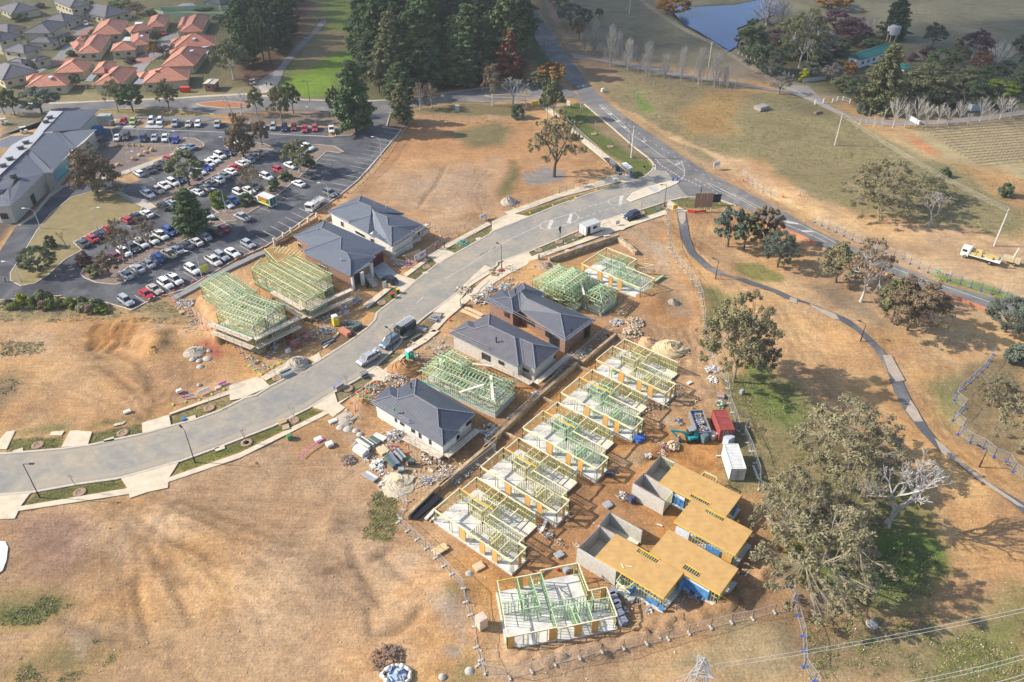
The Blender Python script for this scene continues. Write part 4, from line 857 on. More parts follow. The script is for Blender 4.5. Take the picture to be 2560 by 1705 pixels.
h=hip_house('brick_shed','small brick shed with pale flat roof beside the park lawn','shed',[('A',(1843,768),(1950,770),(1975,722),2.6,6)],mat('shed_roof',(.50,.44,.33)),mat('shed_brick',(.28,.10,.08)),capm,gable=True)
q=MB();line('x',MX('A 1475,108 1810,95'),.2,2.2,None,2.4,q);line('x',MX('A 1420,135 1500,155 2040,175 2115,95 1810,95'),.15,2.4,None,2.5,q)
tag(q.mk('court_fence',mat('court_green',(.30,.40,.27))),'pale green fence round the tennis court','fence')
sheet('tennis_court',MX('A 1460,140 1520,95 2100,95 2040,165 1800,165'),.01,mat('court_surface',(.30,.30,.14)))
sheet('pool_paving',MX('A 1560,85 1660,30 1760,28 1800,60 1810,90'),.05,mat('pool_paving',(.40,.24,.18)))
sheet('swimming_pool',MX('A 1590,82 1640,58 1740,38 1745,55 1700,75 1640,84'),.09,mat('pool_blue',(.02,.12,.30),rough=.1))
h=hip_house('farmhouse','white farmhouse with green roof among trees by the pond','house',[('D',(985,432),(1098,462),(1300,362),3.2,24)],mat('green_tin',(.02,.16,.12),rough=.5),mat('white_board',(.66,.68,.68)),mat('green_trim',(.05,.22,.17)),gable=True)
h=hip_house('farm_shed','green-roofed farm shed partly hidden by the tall conifer','shed',[('D',(1330,500),(1430,535),(1470,510),2.8,15)],MT['green_tin'],MT['white_board'],MT['green_trim'])
h=hip_house('farm_shed','small grey-roofed hut among shrubs at far right','hut',[('D',(2000,680),(2060,690),(2100,655),2.4,20)],MT['grey_sheet'],MT['white_board'],frm)
p=W('D',1325,320);q=MB();q.tube((p.x,p.y,0),(p.x,p.y,5),.2);
t_=empty('water_tank',p,'pale round water tank on a stand below the dark conifer','water tank')
q=MB();q.tube((p.x,p.y,3.),(p.x,p.y,6.2),2.6,n=16);q.tube((p.x,p.y,6.2),(p.x,p.y,6.8),2.6,.3,n=16);q.mk('tank',mat('tank_metal',(.42,.42,.42)),t_)
q=MB()
for a in range(6):q.beam((p.x+2*math.cos(a),p.y+2*math.sin(a),0),(p.x+2*math.cos(a),p.y+2*math.sin(a),3),.2)
q.mk('stand',timy,t_)
# community building at left
cb=empty('community_building',W('a',500,700),'large low building with angled dark grey steel roofs and pale central strip at left edge','building')
dk=uvmat('club_roof',(.12,.13,.155),'rib',.55,rough=.5,dark=.72,var=.05);lt=mat('light_roof_strip',(.36,.37,.39),var=.05)
RF=[('dark',[(765,188,6.6),(1220,160,4.8),(975,408,4.8),(515,447,6.6)]),('dark',[(640,448,6.1),(725,438,5.3),(1195,405,4.6),(935,635,4.6),(725,440,5.3)]),('dark2',[(650,447,6.2),(722,438,5.9),(935,637,4.7),(865,655,4.7)]),('dark',[(360,640,6.5),(530,448,6.5),(648,448,6.2),(868,655,4.7),(660,917,4.7)]),('dark2',[(292,690,6.2),(357,642,6.4),(660,937,4.7),(545,940,4.7)]),('dark',[(0,965,6.4),(290,692,6.4),(545,942,4.7),(240,1242,4.7),(130,1342,4.7),(18,1228,5.2),(100,1130,5.6),(140,1125,5.4),(270,1000,5.6),(182,1018,5.9),(20,1020,6.1)]),('dark',[(-300,1190,6.),(-200,1020,6.2),(182,1020,5.9),(135,1125,5.4),(98,1130,5.5),(0,1190,5.)]),('dark2',[(-300,1355,4.7),(-200,1180,5.5),(12,1225,5.2),(130,1345,4.7),(0,1355,4.7)]),('dark',[(0,552,4.8),(115,492,4.8),(385,480,4.8),(140,628,4.6),(-60,632,4.6)])]
for k,pts in RF:
 q=roof_mesh([[W('a',*v)for v in pts]]);q.mk('roof',dk,cb,uv=True)
q=roof_mesh([[W('a',x,y,6.75)for x,y in[(605,180),(770,185),(518,447),(530,450),(292,690),(0,962),(-300,1240),(-400,1000),(0,768),(140,602),(300,510),(400,478)]]]);o=q.mk('flat_roof',lt,cb)
for x,y in((612,268),(562,320),(320,575),(255,642),(122,775),(38,858)):
 p=W('a',x,y,6.9);q=MB();q.box((p.x,p.y,7.1),(1.5,1.2,.6),.7);q.box((p.x,p.y,7.45),(2.,.7,.12),.7);q.mk('roof_ventilator',frm,cb)
p=W('a',160,985,6.3);q=MB();q.tube(p-Vec((0,0,.6)),p+Vec((0,0,.8)),.9,n=10);q.mk('exhaust_cowl',frm,cb)
foot=[W('a',x,y,4.6)for x,y in[(1190,225),(985,420),(1170,440),(1045,565),(925,650),(655,925),(555,950),(235,1250),(125,1352),(-60,1355),(-400,1300),(-400,1000),(0,768),(140,630),(400,478),(610,200)]]
q=MB();q.prism(inset(foot,.3),-.3,4.62,top=True);q.mk('wall',mat('pale_cladding',(.43,.40,.34),var=.07),cb)
awin(cb,inset(foot,.3),[('a',300,1340,335,1300,.1,2.6,'doorway'),('a',1040,400,1060,385,.1,2.5,'doorway'),('a',60,1440,180,1440,1.,1.6)])
a_,c_=W('a',665,960,4.3),W('a',838,795,4.3);d=(c_-a_);nrm=Vec((d.y,-d.x,0)).normalized()*.12
q=MB();q.poly([a_+nrm+Vec((0,0,-2.2)),c_+nrm+Vec((0,0,-2.2)),c_+nrm,a_+nrm]);q.mk('mural_sign',mat('mural_blue',(.16,.32,.55),col2=(.10,.42,.38),scale=.25),cb)
q=MB();q.poly([a_+nrm*1.4+Vec((0,0,-2.2)),c_+nrm*1.4+Vec((0,0,-2.2)),c_+nrm*1.4+Vec((0,0,-1.6)),a_+nrm*1.4+d*.1+Vec((0,0,-1.7))]);q.mk('mural_band',mat('mural_green',(.02,.30,.20)),cb)
a_,c_=W('a',405,1160,2.4),W('a',470,1110,2.4);d=c_-a_;nrm=Vec((d.y,-d.x,0)).normalized()*.5
q=MB();q.box((*((a_+d*.3+nrm).xy),3.),(1.8,.1,1.8),math.atan2(d.y,d.x));q.mk('wall_sign',mat('sign_green',(.03,.22,.07)),cb)
q=MB();q.box((*((a_+d*.85+nrm).xy),3.),(1.2,.1,1.8),math.atan2(d.y,d.x));q.mk('wall_sign',mat('sign_white',(.7,.7,.7)),cb)
q=MB();line('x',MX('a 520,1120 640,1180'),.25,2.4,None,2.6,q);line('x',MX('a 545,1010 680,1120',0),.25,3.4,None,3.6,q);q.mk('screen_wall',MT['pale_cladding'],cb)
# TIMBER FRAMES
def fwall(q,a,c,z0,h,gaps=(),sp=.45,kinds=0):
 a=Vec((a[0],a[1],0));c=Vec((c[0],c[1],0));d=c-a;L=d.length
 if L<.1:return
 d/=L;Z=lambda s_,z_:(a.x+d.x*s_,a.y+d.y*s_,z_)
 q.beam(Z(0,z0+h-.05),Z(L,z0+h-.05),.12,.1)
 ga=[(g[0],g[1],g[2]if len(g)>2 else 0,g[3]if len(g)>3 else h-.35)for g in gaps]
 s_=0;n_=max(1,round(L/sp));ks=[L*i/n_ for i in range(n_+1)]
 for g in ga:ks+=[g[0]-.03,g[1]+.03]
 for s_ in ks:
  g=next((g for g in ga if g[0]<s_<g[1]),None)
  if s_<0 or s_>L:continue
  if g is None:q.beam(Z(s_,z0),Z(s_,z0+h-.1),.07,.10)
  else:
   if g[2]>.2:q.beam(Z(s_,z0),Z(s_,z0+g[2]),.07,.09)
   if h-g[3]>.3 and h-g[3]<h:q.beam(Z(s_,z0+g[3]),Z(s_,z0+h-.1),.07,.09)
 prev=0
 for g in sorted(ga)+[(L,L,0,0)]:
  if g[0]-prev>.1:
   q.beam(Z(prev,z0+.03),Z(g[0],z0+.03),.09,.06);q.beam(Z(prev,z0+h*.5),Z(g[0],z0+h*.5),.08,.06)
  prev=g[1]
  if g[0]<L:
   q.beam(Z(g[0],z0+g[3]),Z(g[1],z0+g[3]),.1,.16)
   if g[2]>.2:q.beam(Z(g[0],z0+g[2]),Z(g[1],z0+g[2]),.09,.06)
def loc_frame(h,o,ang):
 c,s_=math.cos(ang),math.sin(ang);return lambda u,v:(o[0]+u*c-v*s_,o[1]+u*s_+v*c)
def plan_house(name,lbl,o,ang,slab,walls,plys,beams,zb,hgt,gr_=None,tm=None,slabz=None,extras=(),aprons=()):
 Lf=loc_frame(None,o,ang);h=empty(name,(o[0],o[1],0),lbl,'house frame',gr_)
 q=MB();q.prism([Lf(*p)for p in slab],-.5,zb);q.mk('slab',concs,h)
 for k in('ext','int'):
  q=MB()
  for w_ in walls:
   if w_[0]==k:fwall(q,Lf(*w_[1]),Lf(*w_[2]),zb,hgt,w_[3]if len(w_)>3 else())
  q.mk('outer_wall_frame' if k=='ext' else 'inner_wall_frame',(tm or(timb,timg))[0 if k=='ext' else 1],h)
 q=MB()
 for w_ in walls:
  if w_[0]=='ext':
   a,c=Lf(*w_[1]),Lf(*w_[2]);q.beam((*a,zb+hgt+.03),(*c,zb+hgt+.03),.14,.06)
 q.mk('top_plate',timy,h)
 for a,c in plys:
  a,c=Vec(Lf(*a)),Vec(Lf(*c));m_=(a+c)/2;d=c-a;q=MB();q.box((m_.x,m_.y,zb+hgt/2),(d.length,.13,hgt-.05),math.atan2(d.y,d.x));q.mk('bracing_panel',ply,h)
 for bm in beams:
  a,c=Lf(*bm[0]),Lf(*bm[1]);q=MB();zz_=zb+bm[2];z2=zb+(bm[3]if len(bm)>4 else bm[2]);q.beam((*a,zz_),(*c,z2),.12,.26 if bm[-1]!='thin' else.1);q.mk('beam',{'y':lvl,'s':stlb,'thin':timy}[bm[-1]],h)
 return h,Lf
timb2=mat('yellow_pine',(.60,.56,.29),var=.2,scale=1.2)
def rowh(lbl,o,ang,ybeam=0,seed=0):
 r=random.Random(seed)
 slab=[(-.1,-.15),(15.45,-.15),(15.45,3.4),(14.1,3.4),(14.1,4.9),(12.6,4.9),(12.6,9.3),(.4,9.3),(.4,5.8),(-.1,5.8)]
 W_=[('ext',(0,0),(15.35,0),[(.3,3.1,0,2.35),(3.7,5.1,0,2.35),(6.5,9.2,.05,2.35),(10.1,11.6,0,2.35),(12.5,15,0,2.35)]),('ext',(15.35,0),(15.35,3.25),[(.4,1.4,0,2.35),(2,3,0,2.35)]),('ext',(15.35,3.25),(13.9,3.25)),('ext',(13.9,3.25),(13.9,4.75),[(.2,1.3,0,2.3)]),('ext',(13.9,4.75),(7.1,4.7)),('ext',(0,0),(0,5.7),[(.4,2.6,0,2.35),(3,4.6,0,2.35)]),('ext',(0,5.7),(3,5.7)),('ext',(.5,5.8),(.5,9.15),[(.3,3.,0,2.35)]),('ext',(.5,9.15),(12.4,9.15)),('ext',(6.9,6.8),(6.9,9.15)),('int',(3,5.4),(5.9,5.4)),('int',(5.9,5.4),(5.9,4.2)),('int',(3,5.4),(3,6.7)),('int',(3,4.4),(6,4.4)),('int',(7.1,3),(7.1,0)),('int',(7.1,3),(15.3,3.1)),('int',(7.1,4.1),(7.1,6.7)),('int',(3.8,9.1),(3.8,6.7)),('int',(5.2,9.1),(5.2,7)),('int',(3.8,6.7),(6.9,6.7)),('int',(9.9,3),(9.9,1.4)),('int',(10.5,3),(10.5,1.4)),('int',(11,3.1),(11,.5)),('int',(12.6,3.1),(12.6,.4)),('int',(9.9,1.5),(10.5,1.5)),('int',(3,5.4),(3,4.4)),('int',(6.,6.7),(6.,4.4))]
 P_=[((5.3,0),(6.3,0)),((9.3,0),(10.2,0)),((11.7,0),(12.6,0)),((15.35,1.4),(15.35,2.1))]
 B_=[((0,5.7),(6.9,5.7),2.55,'y'),((12.4,9.15),(12.6,4.9),2.45,'s')]if not ybeam else[((0,0),(5,0),2.5,'y'),((0,0),(0,5.6),2.5,'y'),((.5,5.8),(.5,9),2.5,'y'),((12.3,0),(15.2,0),2.5,'y')]
 if not ybeam:B_+=[((1,.4),(3.2,2.2),0,2.3,'thin'),((8.2,6),(9.6,8.6),0,2.2,'thin')]
 h,Lf=plan_house('timber_house_frame',lbl,o,ang,slab,W_,P_,B_,.25,2.6,'timber frames in the row by the retaining wall',(timb,timg)if seed in(1,2)else(timb,timb2))
 q=MB();q.prism([Lf(12.7,5.2),Lf(12.7,9.2),Lf(10.4,9.2),Lf(10.4,5.2)],.2,.27);q.mk('pale_slab_bay',mat('new_concrete',(.62,.56,.46),var=.15,scale=1.2),h)
 q=MB();fwall(q,Lf(7,9.25),Lf(12.4,9.25),.25,2.55,sp=.3);q.mk('party_wall_frame',timb,h)
 return h,Lf
A40=math.radians(-39.6)
ROWS=[('R',(618,443),3,'topmost timber frame of the row, with bright yellow beams on its open front',1),('K',(738,660),3,'second timber frame from the top of the row, green stacked studs visible',0),('K',(390,980),3,'middle timber frame of the row beside the retaining wall',0),('K',(5,1335),3,'second lowest timber frame of the row, above the frame with the loose planks',0),('P',(20,915),3,'lowest timber frame of the row, beside the black pipes',0)]
for i,(t,p,z,lb,yb)in enumerate(ROWS):
 rowh(lb,W(t,*p,2.85),A40,yb,i)
o=W('U',255,430,2.85);a18=math.radians(13.3)
slab=[(-.2,.15),(6.1,.15),(6.1,.55),(11.95,.55),(11.95,-4.3),(14.6,-4.3),(14.5,-9.35),(6.2,-9.35),(6.2,-9.),(-.75,-9.)]
W_=[('ext',(0,0),(6.2,0),[(.3,2.6,0,2.4),(3.7,4.5,0,2.4)]),('ext',(6.2,.4),(11.8,.4),[(.3,5,0,2.4)]),('ext',(11.8,.4),(11.8,-4.4)),('ext',(11.8,-4.4),(14.4,-4.4),[(.8,2.1,0,2.4)]),('ext',(14.4,-4.4),(14.3,-9.1)),('ext',(6.1,-9.1),(14.3,-9.1),[(.5,2.3,0,2.4),(3.4,4.8,0,2.4),(6,7.8,0,2.4)]),('ext',(-.65,-8.8),(6.1,-8.9),[(1,2.1,.1,2.4),(2.9,3.9,.1,2.4),(4.3,5.4,.1,2.4)]),('ext',(0,0),(-.2,-3.5)),('ext',(-.2,-3.5),(-.3,-5)),('ext',(-.3,-5),(-.65,-8.8),[(.4,3,0,2.4)]),('int',(2.8,0),(2.6,-5.2)),('int',(4.7,0),(4.8,-5.1)),('int',(2.8,-2.6),(4.8,-2.6)),('int',(2.6,-3.6),(4.8,-3.6)),('int',(-.2,-3.6),(2.6,-3.6)),('int',(2.5,-5.2),(4.9,-5.2)),('int',(6.3,.4),(6.2,-5.6)),('int',(6.2,-5.),(11.4,-5.)),('int',(6.1,-5.9),(12.1,-5.9)),('int',(6.1,-5.9),(6.1,-9)),('int',(8.7,-6),(8.8,-9)),('int',(9.3,-7.4),(9.4,-9)),('int',(11.1,-5.9),(11,-9)),('int',(12.2,-4.5),(12.1,-6)),('int',(12.1,-6),(14.3,-6)),('int',(9.5,-5.9),(9.5,-7.4)),('int',(8.8,-7.4),(9.5,-7.4))]
plan_house('timber_house_frame','timber frame on a wide bright slab nearest the camera, above the soil bank',o,a18,slab,W_,[((-.6,-8.8),(.25,-8.82)),((5,-8.9),(6,-8.9)),((8.4,-9.1),(9.4,-9.1)),((10.8,-9.1),(11.8,-9.1)),((2.7,0),(3.6,0)),((13.6,-4.4),(14.3,-4.4)),((11.9,-4.4),(12.3,-4.4))],[((.1,0),(2.6,0),2.5,'y'),((8.6,-1.2),(8.3,-5),0,2.5,'thin')],.3,2.55)
o=W('G',925,945,2.85);p2=W('G',1470,1170,2.85);aG=math.atan2(p2.y-o.y,p2.x-o.x);LG=(p2-o).length
vG=(W('G',1060,850,2.85)-o).length;vE=(W('G',1585,1075,2.85)-p2).length;vB=(W('G',1155,798,2.85)-o).length
fr=10.3
W_=[('ext',(0,0),(LG,0),[(.9,4.6,0,2.35),(6,7.6,0,2.35),(8.6,10,0,2.35),(11,LG-.3,0,2.35)]),('ext',(LG,0),(LG,vE),[(.5,1.4,0,2.3)]),('ext',(0,0),(0,vB),[(.4,vG-.8,0,2.4)]),('ext',(0,vB),(8.3,vB)),('ext',(8.3,vB),(8.3,vB-3.4)),('ext',(LG,vE),(8.2,vE)),('int',(.1,vG),(4,vG)),('int',(4,vG+.3),(7.8,vG+.3)),('int',(4,vG),(4,vG-1.8)),('int',(4,vG-1.8),(7.8,vG-1.8)),('int',(7.8,vG+.3),(7.8,0)),('int',(6,vB),(6,vG+1)),('int',(10.4,vE),(10.4,1)),('int',(12.5,vE),(12.5,.6)),('int',(8,3),(12,3)),('int',(4.2,vB),(4.2,vG+1.6))]
plan_house('timber_house_frame','timber frame on a grey slab below the stone wall and site hut',o,aG,[(-.15,-.2),(LG+.2,-.2),(LG+.2,vE+.2),(14,vE+.2),(14.,vB-1.6),(8.5,vB-1.6),(8.5,vB+.2),(-.15,vB+.2)],W_,[((0,0),(.8,0)),((4.7,0),(5.7,0)),((7.7,0),(8.6,0)),((10.1,0),(11.1,0))],[((0,.2),(0,vB),2.5,'y'),((0,vB),(6,vB),2.5,'y'),((1.5,0),(4.5,0),2.5,'y')],.25,2.6)
q=MB();a=W('G',1490,1020,.3);c=W('G',1588,1030,.3)
q.beam(W('G',1470,985,2.5),W('G',1588,955,2.9),.1);fwall(q,a,W('G',1575,1035,.3),.3,2.3);tag(q.mk('lone_wall_frame',timy),'short yellow stud wall standing on the grey slab by the haul track','wall frame')
# DECKED UNITS (orange floor platforms)
def unit(lbl,roofpx,zr,slots,seed=0,wraps=()):
 o_,e,nn,L,Wd=rect3(*[W(*p[:3],zr)for p in roofpx]);h=empty('decked_unit',(o_.x,o_.y,0),lbl,'part built unit','units with orange decks')
 P_=lambda u,v:tuple((o_+e*u+nn*v).xy)
 q=MB();sl_=slots[0];u0,u1,v0,v1=sl_
 for r_ in([(0,0),(L,0),(L,v0),(0,v0)],[(0,v1),(L,v1),(L,Wd),(0,Wd)],[(0,v0),(u0,v0),(u0,v1),(0,v1)],[(u1,v0),(L,v0),(L,v1),(u1,v1)]):
  if abs(r_[2][1]-r_[0][1])>.05 and abs(r_[1][0]-r_[0][0])>.05:q.prism([P_(*p)for p in r_],zr-.08,zr,bottom=True)
 q.mk('deck',deckm,h,uv=True)
 q=MB()
 for a,c in(((0,0),(L,0)),((L,0),(L,Wd)),((L,Wd),(0,Wd)),((0,Wd),(0,0))):q.beam((*P_(*a),zr-.2),(*P_(*c),zr-.2),.1,.22)
 q.beam((*P_(u0,v0),zr-.15),(*P_(u1,v0),zr-.15),.08,.2);q.beam((*P_(u0,v1),zr+.0),(*P_(u1,v1),zr+.0),.1,.16);q.mk('edge_beam',lvl,h)
 q=MB()
 for i in range(int((u1-u0)/.35)):q.beam((*P_(u0+.2+i*.35,v0),zr-.25),(*P_(u0+.2+i*.35,v1),zr-.25),.06,.2)
 i_=.35;
 for a,c in(((i_,i_),(L-i_,i_)),((L-i_,i_),(L-i_,Wd-i_)),((L-i_,Wd-i_),(i_,Wd-i_)),((i_,Wd-i_),(i_,i_))):fwall(q,P_(*a),P_(*c),.3,zr-.6)
 q.mk('stud_frame',timb,h)
 q=MB();q.prism([P_(.1,-.1),P_(L+.3,-.1),P_(L+.3,Wd),P_(.1,Wd)],-.3,.3);q.mk('slab',concs,h)
 for u0_,u1_,v_,side,z0,z1,mt_ in wraps:
  q=MB();a,c=(P_(u0_,v_),P_(u1_,v_))if side=='u' else(P_(v_,u0_),P_(v_,u1_));m_=(Vec(a)+Vec(c))/2;d=Vec(c)-Vec(a)
  q.box((m_.x,m_.y,(z0+z1)/2),(d.length,.1,z1-z0),math.atan2(d.y,d.x));q.mk('wall_wrap' if mt_ is not ply else 'bracing_panel',mt_,h)
 return h,P_,L,Wd
h1,P1,L1,W1=unit('orange decked unit at lower left with loose boards on its deck',[('V',260,1010),('V',895,1400),('V',1065,1160)],3.2,[(4.,7.3,4.4,5.2)],0,[(8.6,10.3,.2,'u',.3,1.2,wrap),(10.6,11.3,-.0,'u',.3,1.5,wrap),(3.6,4.4,.15,'u',.3,1.2,wrap),(3.8,5.4,11.5,'v',.3,2.4,wrap)])
h2,P2,L2,W2=unit('orange decked unit in the lower middle with overhanging yellow-edged corner',[('V',760,975),('V',1420,1365),('V',1582,1120)],3.2,[(5.,7.5,.6,1.5)],1,[(5.6,9.6,.15,'u',.4,2.2,wrap),(5.6,9.6,.1,'u',2.2,2.5,wrapw)])
h3,P3,L3,W3=unit('orange decked unit at upper right, rightmost, overhanging blue wrapped wall',[('V',992,685),('V',1565,998),('V',1720,770)],3.2,[(2.6,5.6,4.6,5.3)],2,[(5.4,7.6,.15,'u',.3,2.0,wrap),(8.,9.5,.1,'u',.3,2.3,ply),(.4,2.6,.1,'u',.3,2.4,wrapw)])
h4,P4,L4,W4=unit('orange decked unit farthest up, joined to a grey block garage',[('V',850,320),('V',1475,640),('V',1600,430)],3.2,[(5.2,8.4,.35,1.)],3,[(2.,4.6,.1,'u',.3,2.,wrap),(2.,4.6,.05,'u',2.,2.6,wrapw),(3.,4.2,11.4,'v',.4,2.4,wrap)])
for s_ in((498,1078,522,1122),(540,1100,600,1108)):
 q=MB();q.beam(W('V',*s_[:2],3.25),W('V',*s_[2:],3.25),.14,.05);tag(q.mk('loose_board',timy),'short pale board lying on the lower left orange deck, %s'%('upright one' if s_[0]<520 else 'the level one'),'board')
def broom(lbl,pts,zt,gaps=(),slabm=concs,roomname='block_garage'):
 P_=[W('V',*p,zt)for p in pts];c=sum(P_,Vec())/len(P_);h=empty(roomname,(c.x,c.y,0),lbl,'block walls')
 for i in range(len(P_)-1+1):
  if i in gaps:continue
  a,d=P_[i],P_[(i+1)%len(P_)];q=MB();e=(d-a).normalized();nr=Vec((-e.y,e.x,0))*.1;a2=a-e*.1;d2=d+e*.1
  q.prism([a2-nr,d2-nr,d2+nr,a2+nr],-.3,zt-(.003*i));q.mk('block_wall',blockw,h)
  q=MB();q.beam((*a.xy,zt+.04),(*d.xy,zt+.04),.16,.06);q.mk('coping',mat('wall_top',(.26,.17,.15),var=.2),h)
 q=MB();q.prism(inset(P_,.12),-.3,.3);q.mk('slab',mat('pale_slab',(.60,.54,.44),var=.15,scale=1),h)
 return h
broom('grey block garage walls at lower left of the orange decks',[(95,935),(300,730),(435,800),(262,1005)],3.0,gaps=(2,3))
q=MB();a,c=W('V',95,935,3.),W('V',452,1150,3.);e=(c-a).normalized();nr=Vec((-e.y,e.x,0))*.1;q.prism([a-nr,c-nr,c+nr,a+nr],-.3,3.02)
tag(q.mk('block_wall',blockw),'long grey block wall along the lower left of the orange decks','wall')
broom('stud lined block bay above the lower left orange deck',[(292,718),(390,595),(690,765),(600,880)],3.0,gaps=(2,3),roomname='block_bay')
broom('grey block garage with long diagonal shadow, left of the farthest deck',[(612,330),(708,235),(980,400),(900,495)],3.0,gaps=(2,))
broom('block bay with a white spool, above the farthest deck',[(715,245),(865,65),(1000,130),(850,315)],3.0,gaps=(2,3),roomname='block_bay')
q=MB();fwall(q,W('V',395,605,2.9),W('V',685,770,2.9),.3,2.6,sp=.3);fwall(q,W('V',870,75,2.9),W('V',995,140,2.9),.3,2.6,sp=.3);fwall(q,W('V',980,400,2.9),W('V',900,495,2.9),.3,2.6)
tag(q.mk('party_wall_studs',timb),'pale stud linings inside the block bays','wall frame')
q=MB();fwall(q,W('V',1250,240,2.6),W('V',1275,218,2.6),.3,2.2);fwall(q,W('V',1275,218,2.6),W('V',1395,275,2.6),.3,2.2);fwall(q,W('V',1395,275,2.6),W('V',1380,310,2.6),.3,2.2);q.beam(W('V',1275,222,2.6),W('V',1390,278,2.6),.12,.25)
tag(q.mk('porch_frame',timb),'small stud porch frame with yellow beam behind the farthest deck','porch frame')
q=MB();fwall(q,W('V',450,1240,2.6),W('V',540,1310,2.6),.3,2.3,[(.3,2.5,0,2)]);fwall(q,W('V',540,1310,2.6),W('V',632,1240,2.6),.3,2.3);fwall(q,W('V',450,1240,2.6),W('V',500,1170,2.6),.3,2.3)
h=tag(q.mk('bay_window_frame',timb),'stud bay frame with plywood and blue wrap below the lower left deck','wall frame')
q=MB();p=[W('V',580,1350,1.),W('V',640,1290,1.)];q.beam((*p[0].xy,1.),(*p[1].xy,1.),.15,1.3);q.beam(W('V',530,1330,1.),(*p[0].xy,1.),.15,1.3);tag(q.mk('wrapped_panel',wrap),'bright blue wrapped corner panel at the front of the lower left unit','wall wrap')
sheet('unit_slab',MX('V 425,1320 600,1440 640,1380 880,1505 1040,1300 900,1250 600,1200 480,1180',.3),.29,concs,.6)
tag(bpy.data.objects['unit_slab'],'pale slab edge projecting in front of the lower left orange deck','slab');del bpy.data.objects['unit_slab']['kind']
# TRUSS ROOFS
def truss_roof(q,o_,e,nn,L,Wd,ze,pitch,sp=.75,hip=True,over=.5,web=True,q2=None):
 """trusses span nn, spaced along e"""
 tp=math.tan(math.radians(pitch));P_=lambda u,v,z_:tuple((o_+e*u+nn*v).xy)+(z_,)
 n_=int(L/sp);hw=Wd/2
 for i in range(n_+1):
  u=L*i/n_;hh=min(hw,u if hip else hw,(L-u)if hip else hw);top=ze+hh*tp
  q.beam(P_(u,0,ze),P_(u,Wd,ze),.07,.1)
  a,c=P_(u,-over,ze-over*tp),P_(u,hh,top);q.beam(a,c,.07,.1)
  a2,c2=P_(u,Wd+over,ze-over*tp),P_(u,Wd-hh,top);q.beam(a2,c2,.07,.1)
  if hh<hw-.1:q.beam(c,c2,.07,.1)
  if web and hh>.8:
   k=hh/2
   for sgn in(0,1):
    f=(lambda v:v)if not sgn else(lambda v:Wd-v)
    q.beam(P_(u,f(k),ze),P_(u,f(k),ze+k*tp),.06);q.beam(P_(u,f(k),ze+k*tp),P_(u,f(min(hw,k*2)),ze),.06)
    q.beam(P_(u,f(min(hw,hh)),ze),P_(u,f(hh),top),.06)
 if hip:
  for U,sg in((0,1),(L,-1)):
   m_=int(Wd/sp)
   for j in range(1,m_):
    v=Wd*j/m_;d=min(v,Wd-v);q.beam(P_(U-sg*over,v,ze-over*tp),P_(U+sg*d,v,ze+d*tp),.07,.1)
   for v,sv in((0,1),(Wd,-1)):q.beam(P_(U-sg*over,v-sv*over,ze-over*tp),P_(U+sg*hw,v+sv*hw,ze+hw*tp),.08,.14)
 for v in(hw*.5,hw,hw*1.5):(q2 or q).beam(P_(.3,v,ze+.08),P_(L-.3,v,ze+.08),.1,.05)
 if q2:
  for v,s_ in((hw*.45,1),(Wd-hw*.45,1)):q2.beam(P_(hw*.5,v,ze+hw*.45*tp+.08),P_(L-hw*.5,v,ze+hw*.45*tp+.08),.1,.05)
def thouse(name,lbl,blocks,zb,tm,under=None,basemat=blockw,plates=True):
 h=None
 for(t,p0,p1,p2,ze,pitch,hip)in blocks:
  o_,e,nn,L,Wd=rect3(W(t,*p0,ze),W(t,*p1,ze),W(t,*p2,ze))
  if h is None:c=o_+e*L/2+nn*Wd/2;h=empty(name,(c.x,c.y,0),lbl,'house frame')
  q=MB();q2=MB()
  if L>=Wd*.8:truss_roof(q,o_,e,nn,L,Wd,ze,pitch,hip=hip,q2=q2)
  else:truss_roof(q,o_,nn,e,Wd,L,ze,pitch,hip=hip,q2=q2)
  q.mk('roof_trusses',tm,h);q2.mk('roof_battens',timy,h)
  C_=[tuple((o_+e*u+nn*v).xy)for u,v in((0,0),(L,0),(L,Wd),(0,Wd))]
  q=MB();
  for i in range(4):
   Lw=(Vec(C_[i])-Vec(C_[(i+1)%4])).length;g=[]
   s_=1.6
   while s_+1.6<Lw-.5:g.append((s_,s_+1.5,.9,2.1));s_+=3.6
   fwall(q,C_[i],C_[(i+1)%4],zb,ze-zb,g)
  q.mk('wall_frame',timb,h)
  for k in range(1,int(max(L,Wd)/4)):
   q=MB();
   if L>Wd:fwall(q,tuple((o_+e*4*k).xy),tuple((o_+e*4*k+nn*Wd).xy),zb,ze-zb)
   else:fwall(q,tuple((o_+nn*4*k).xy),tuple((o_+nn*4*k+e*L).xy),zb,ze-zb)
   q.mk('partition_frame',timg,h)
  q=MB();q.prism(C_ if zb<2 else inset(C_,.7),-.4,zb-.06);q.mk('base',basemat,h)
  if zb>2:
   q=MB();[fwall(q,C_[i],C_[(i+1)%4],.1,zb-.3)for i in range(4)];q.mk('lower_wall_frame',timb,h);q=MB();q.prism(C_,zb-.2,zb,bottom=True);q.mk('floor_deck',plank,h)
  q=MB();eaves(q,[Vec((*c_,zb))for c_ in inset(C_,-.06)],zb+.02,.14,.12);q.mk('base_flashing',mat('teal_membrane',(.02,.30,.24)),h)
 return h
hT1=thouse('truss_roofed_house','timber house frame with pale green roof trusses between the two grey tiled houses',[('T',(240,560),(1625,1150),(2020,800),3.7,22,True),('T',(560,330),(1000,560),(1230,380),4.6,24,True)],1.2,timg)
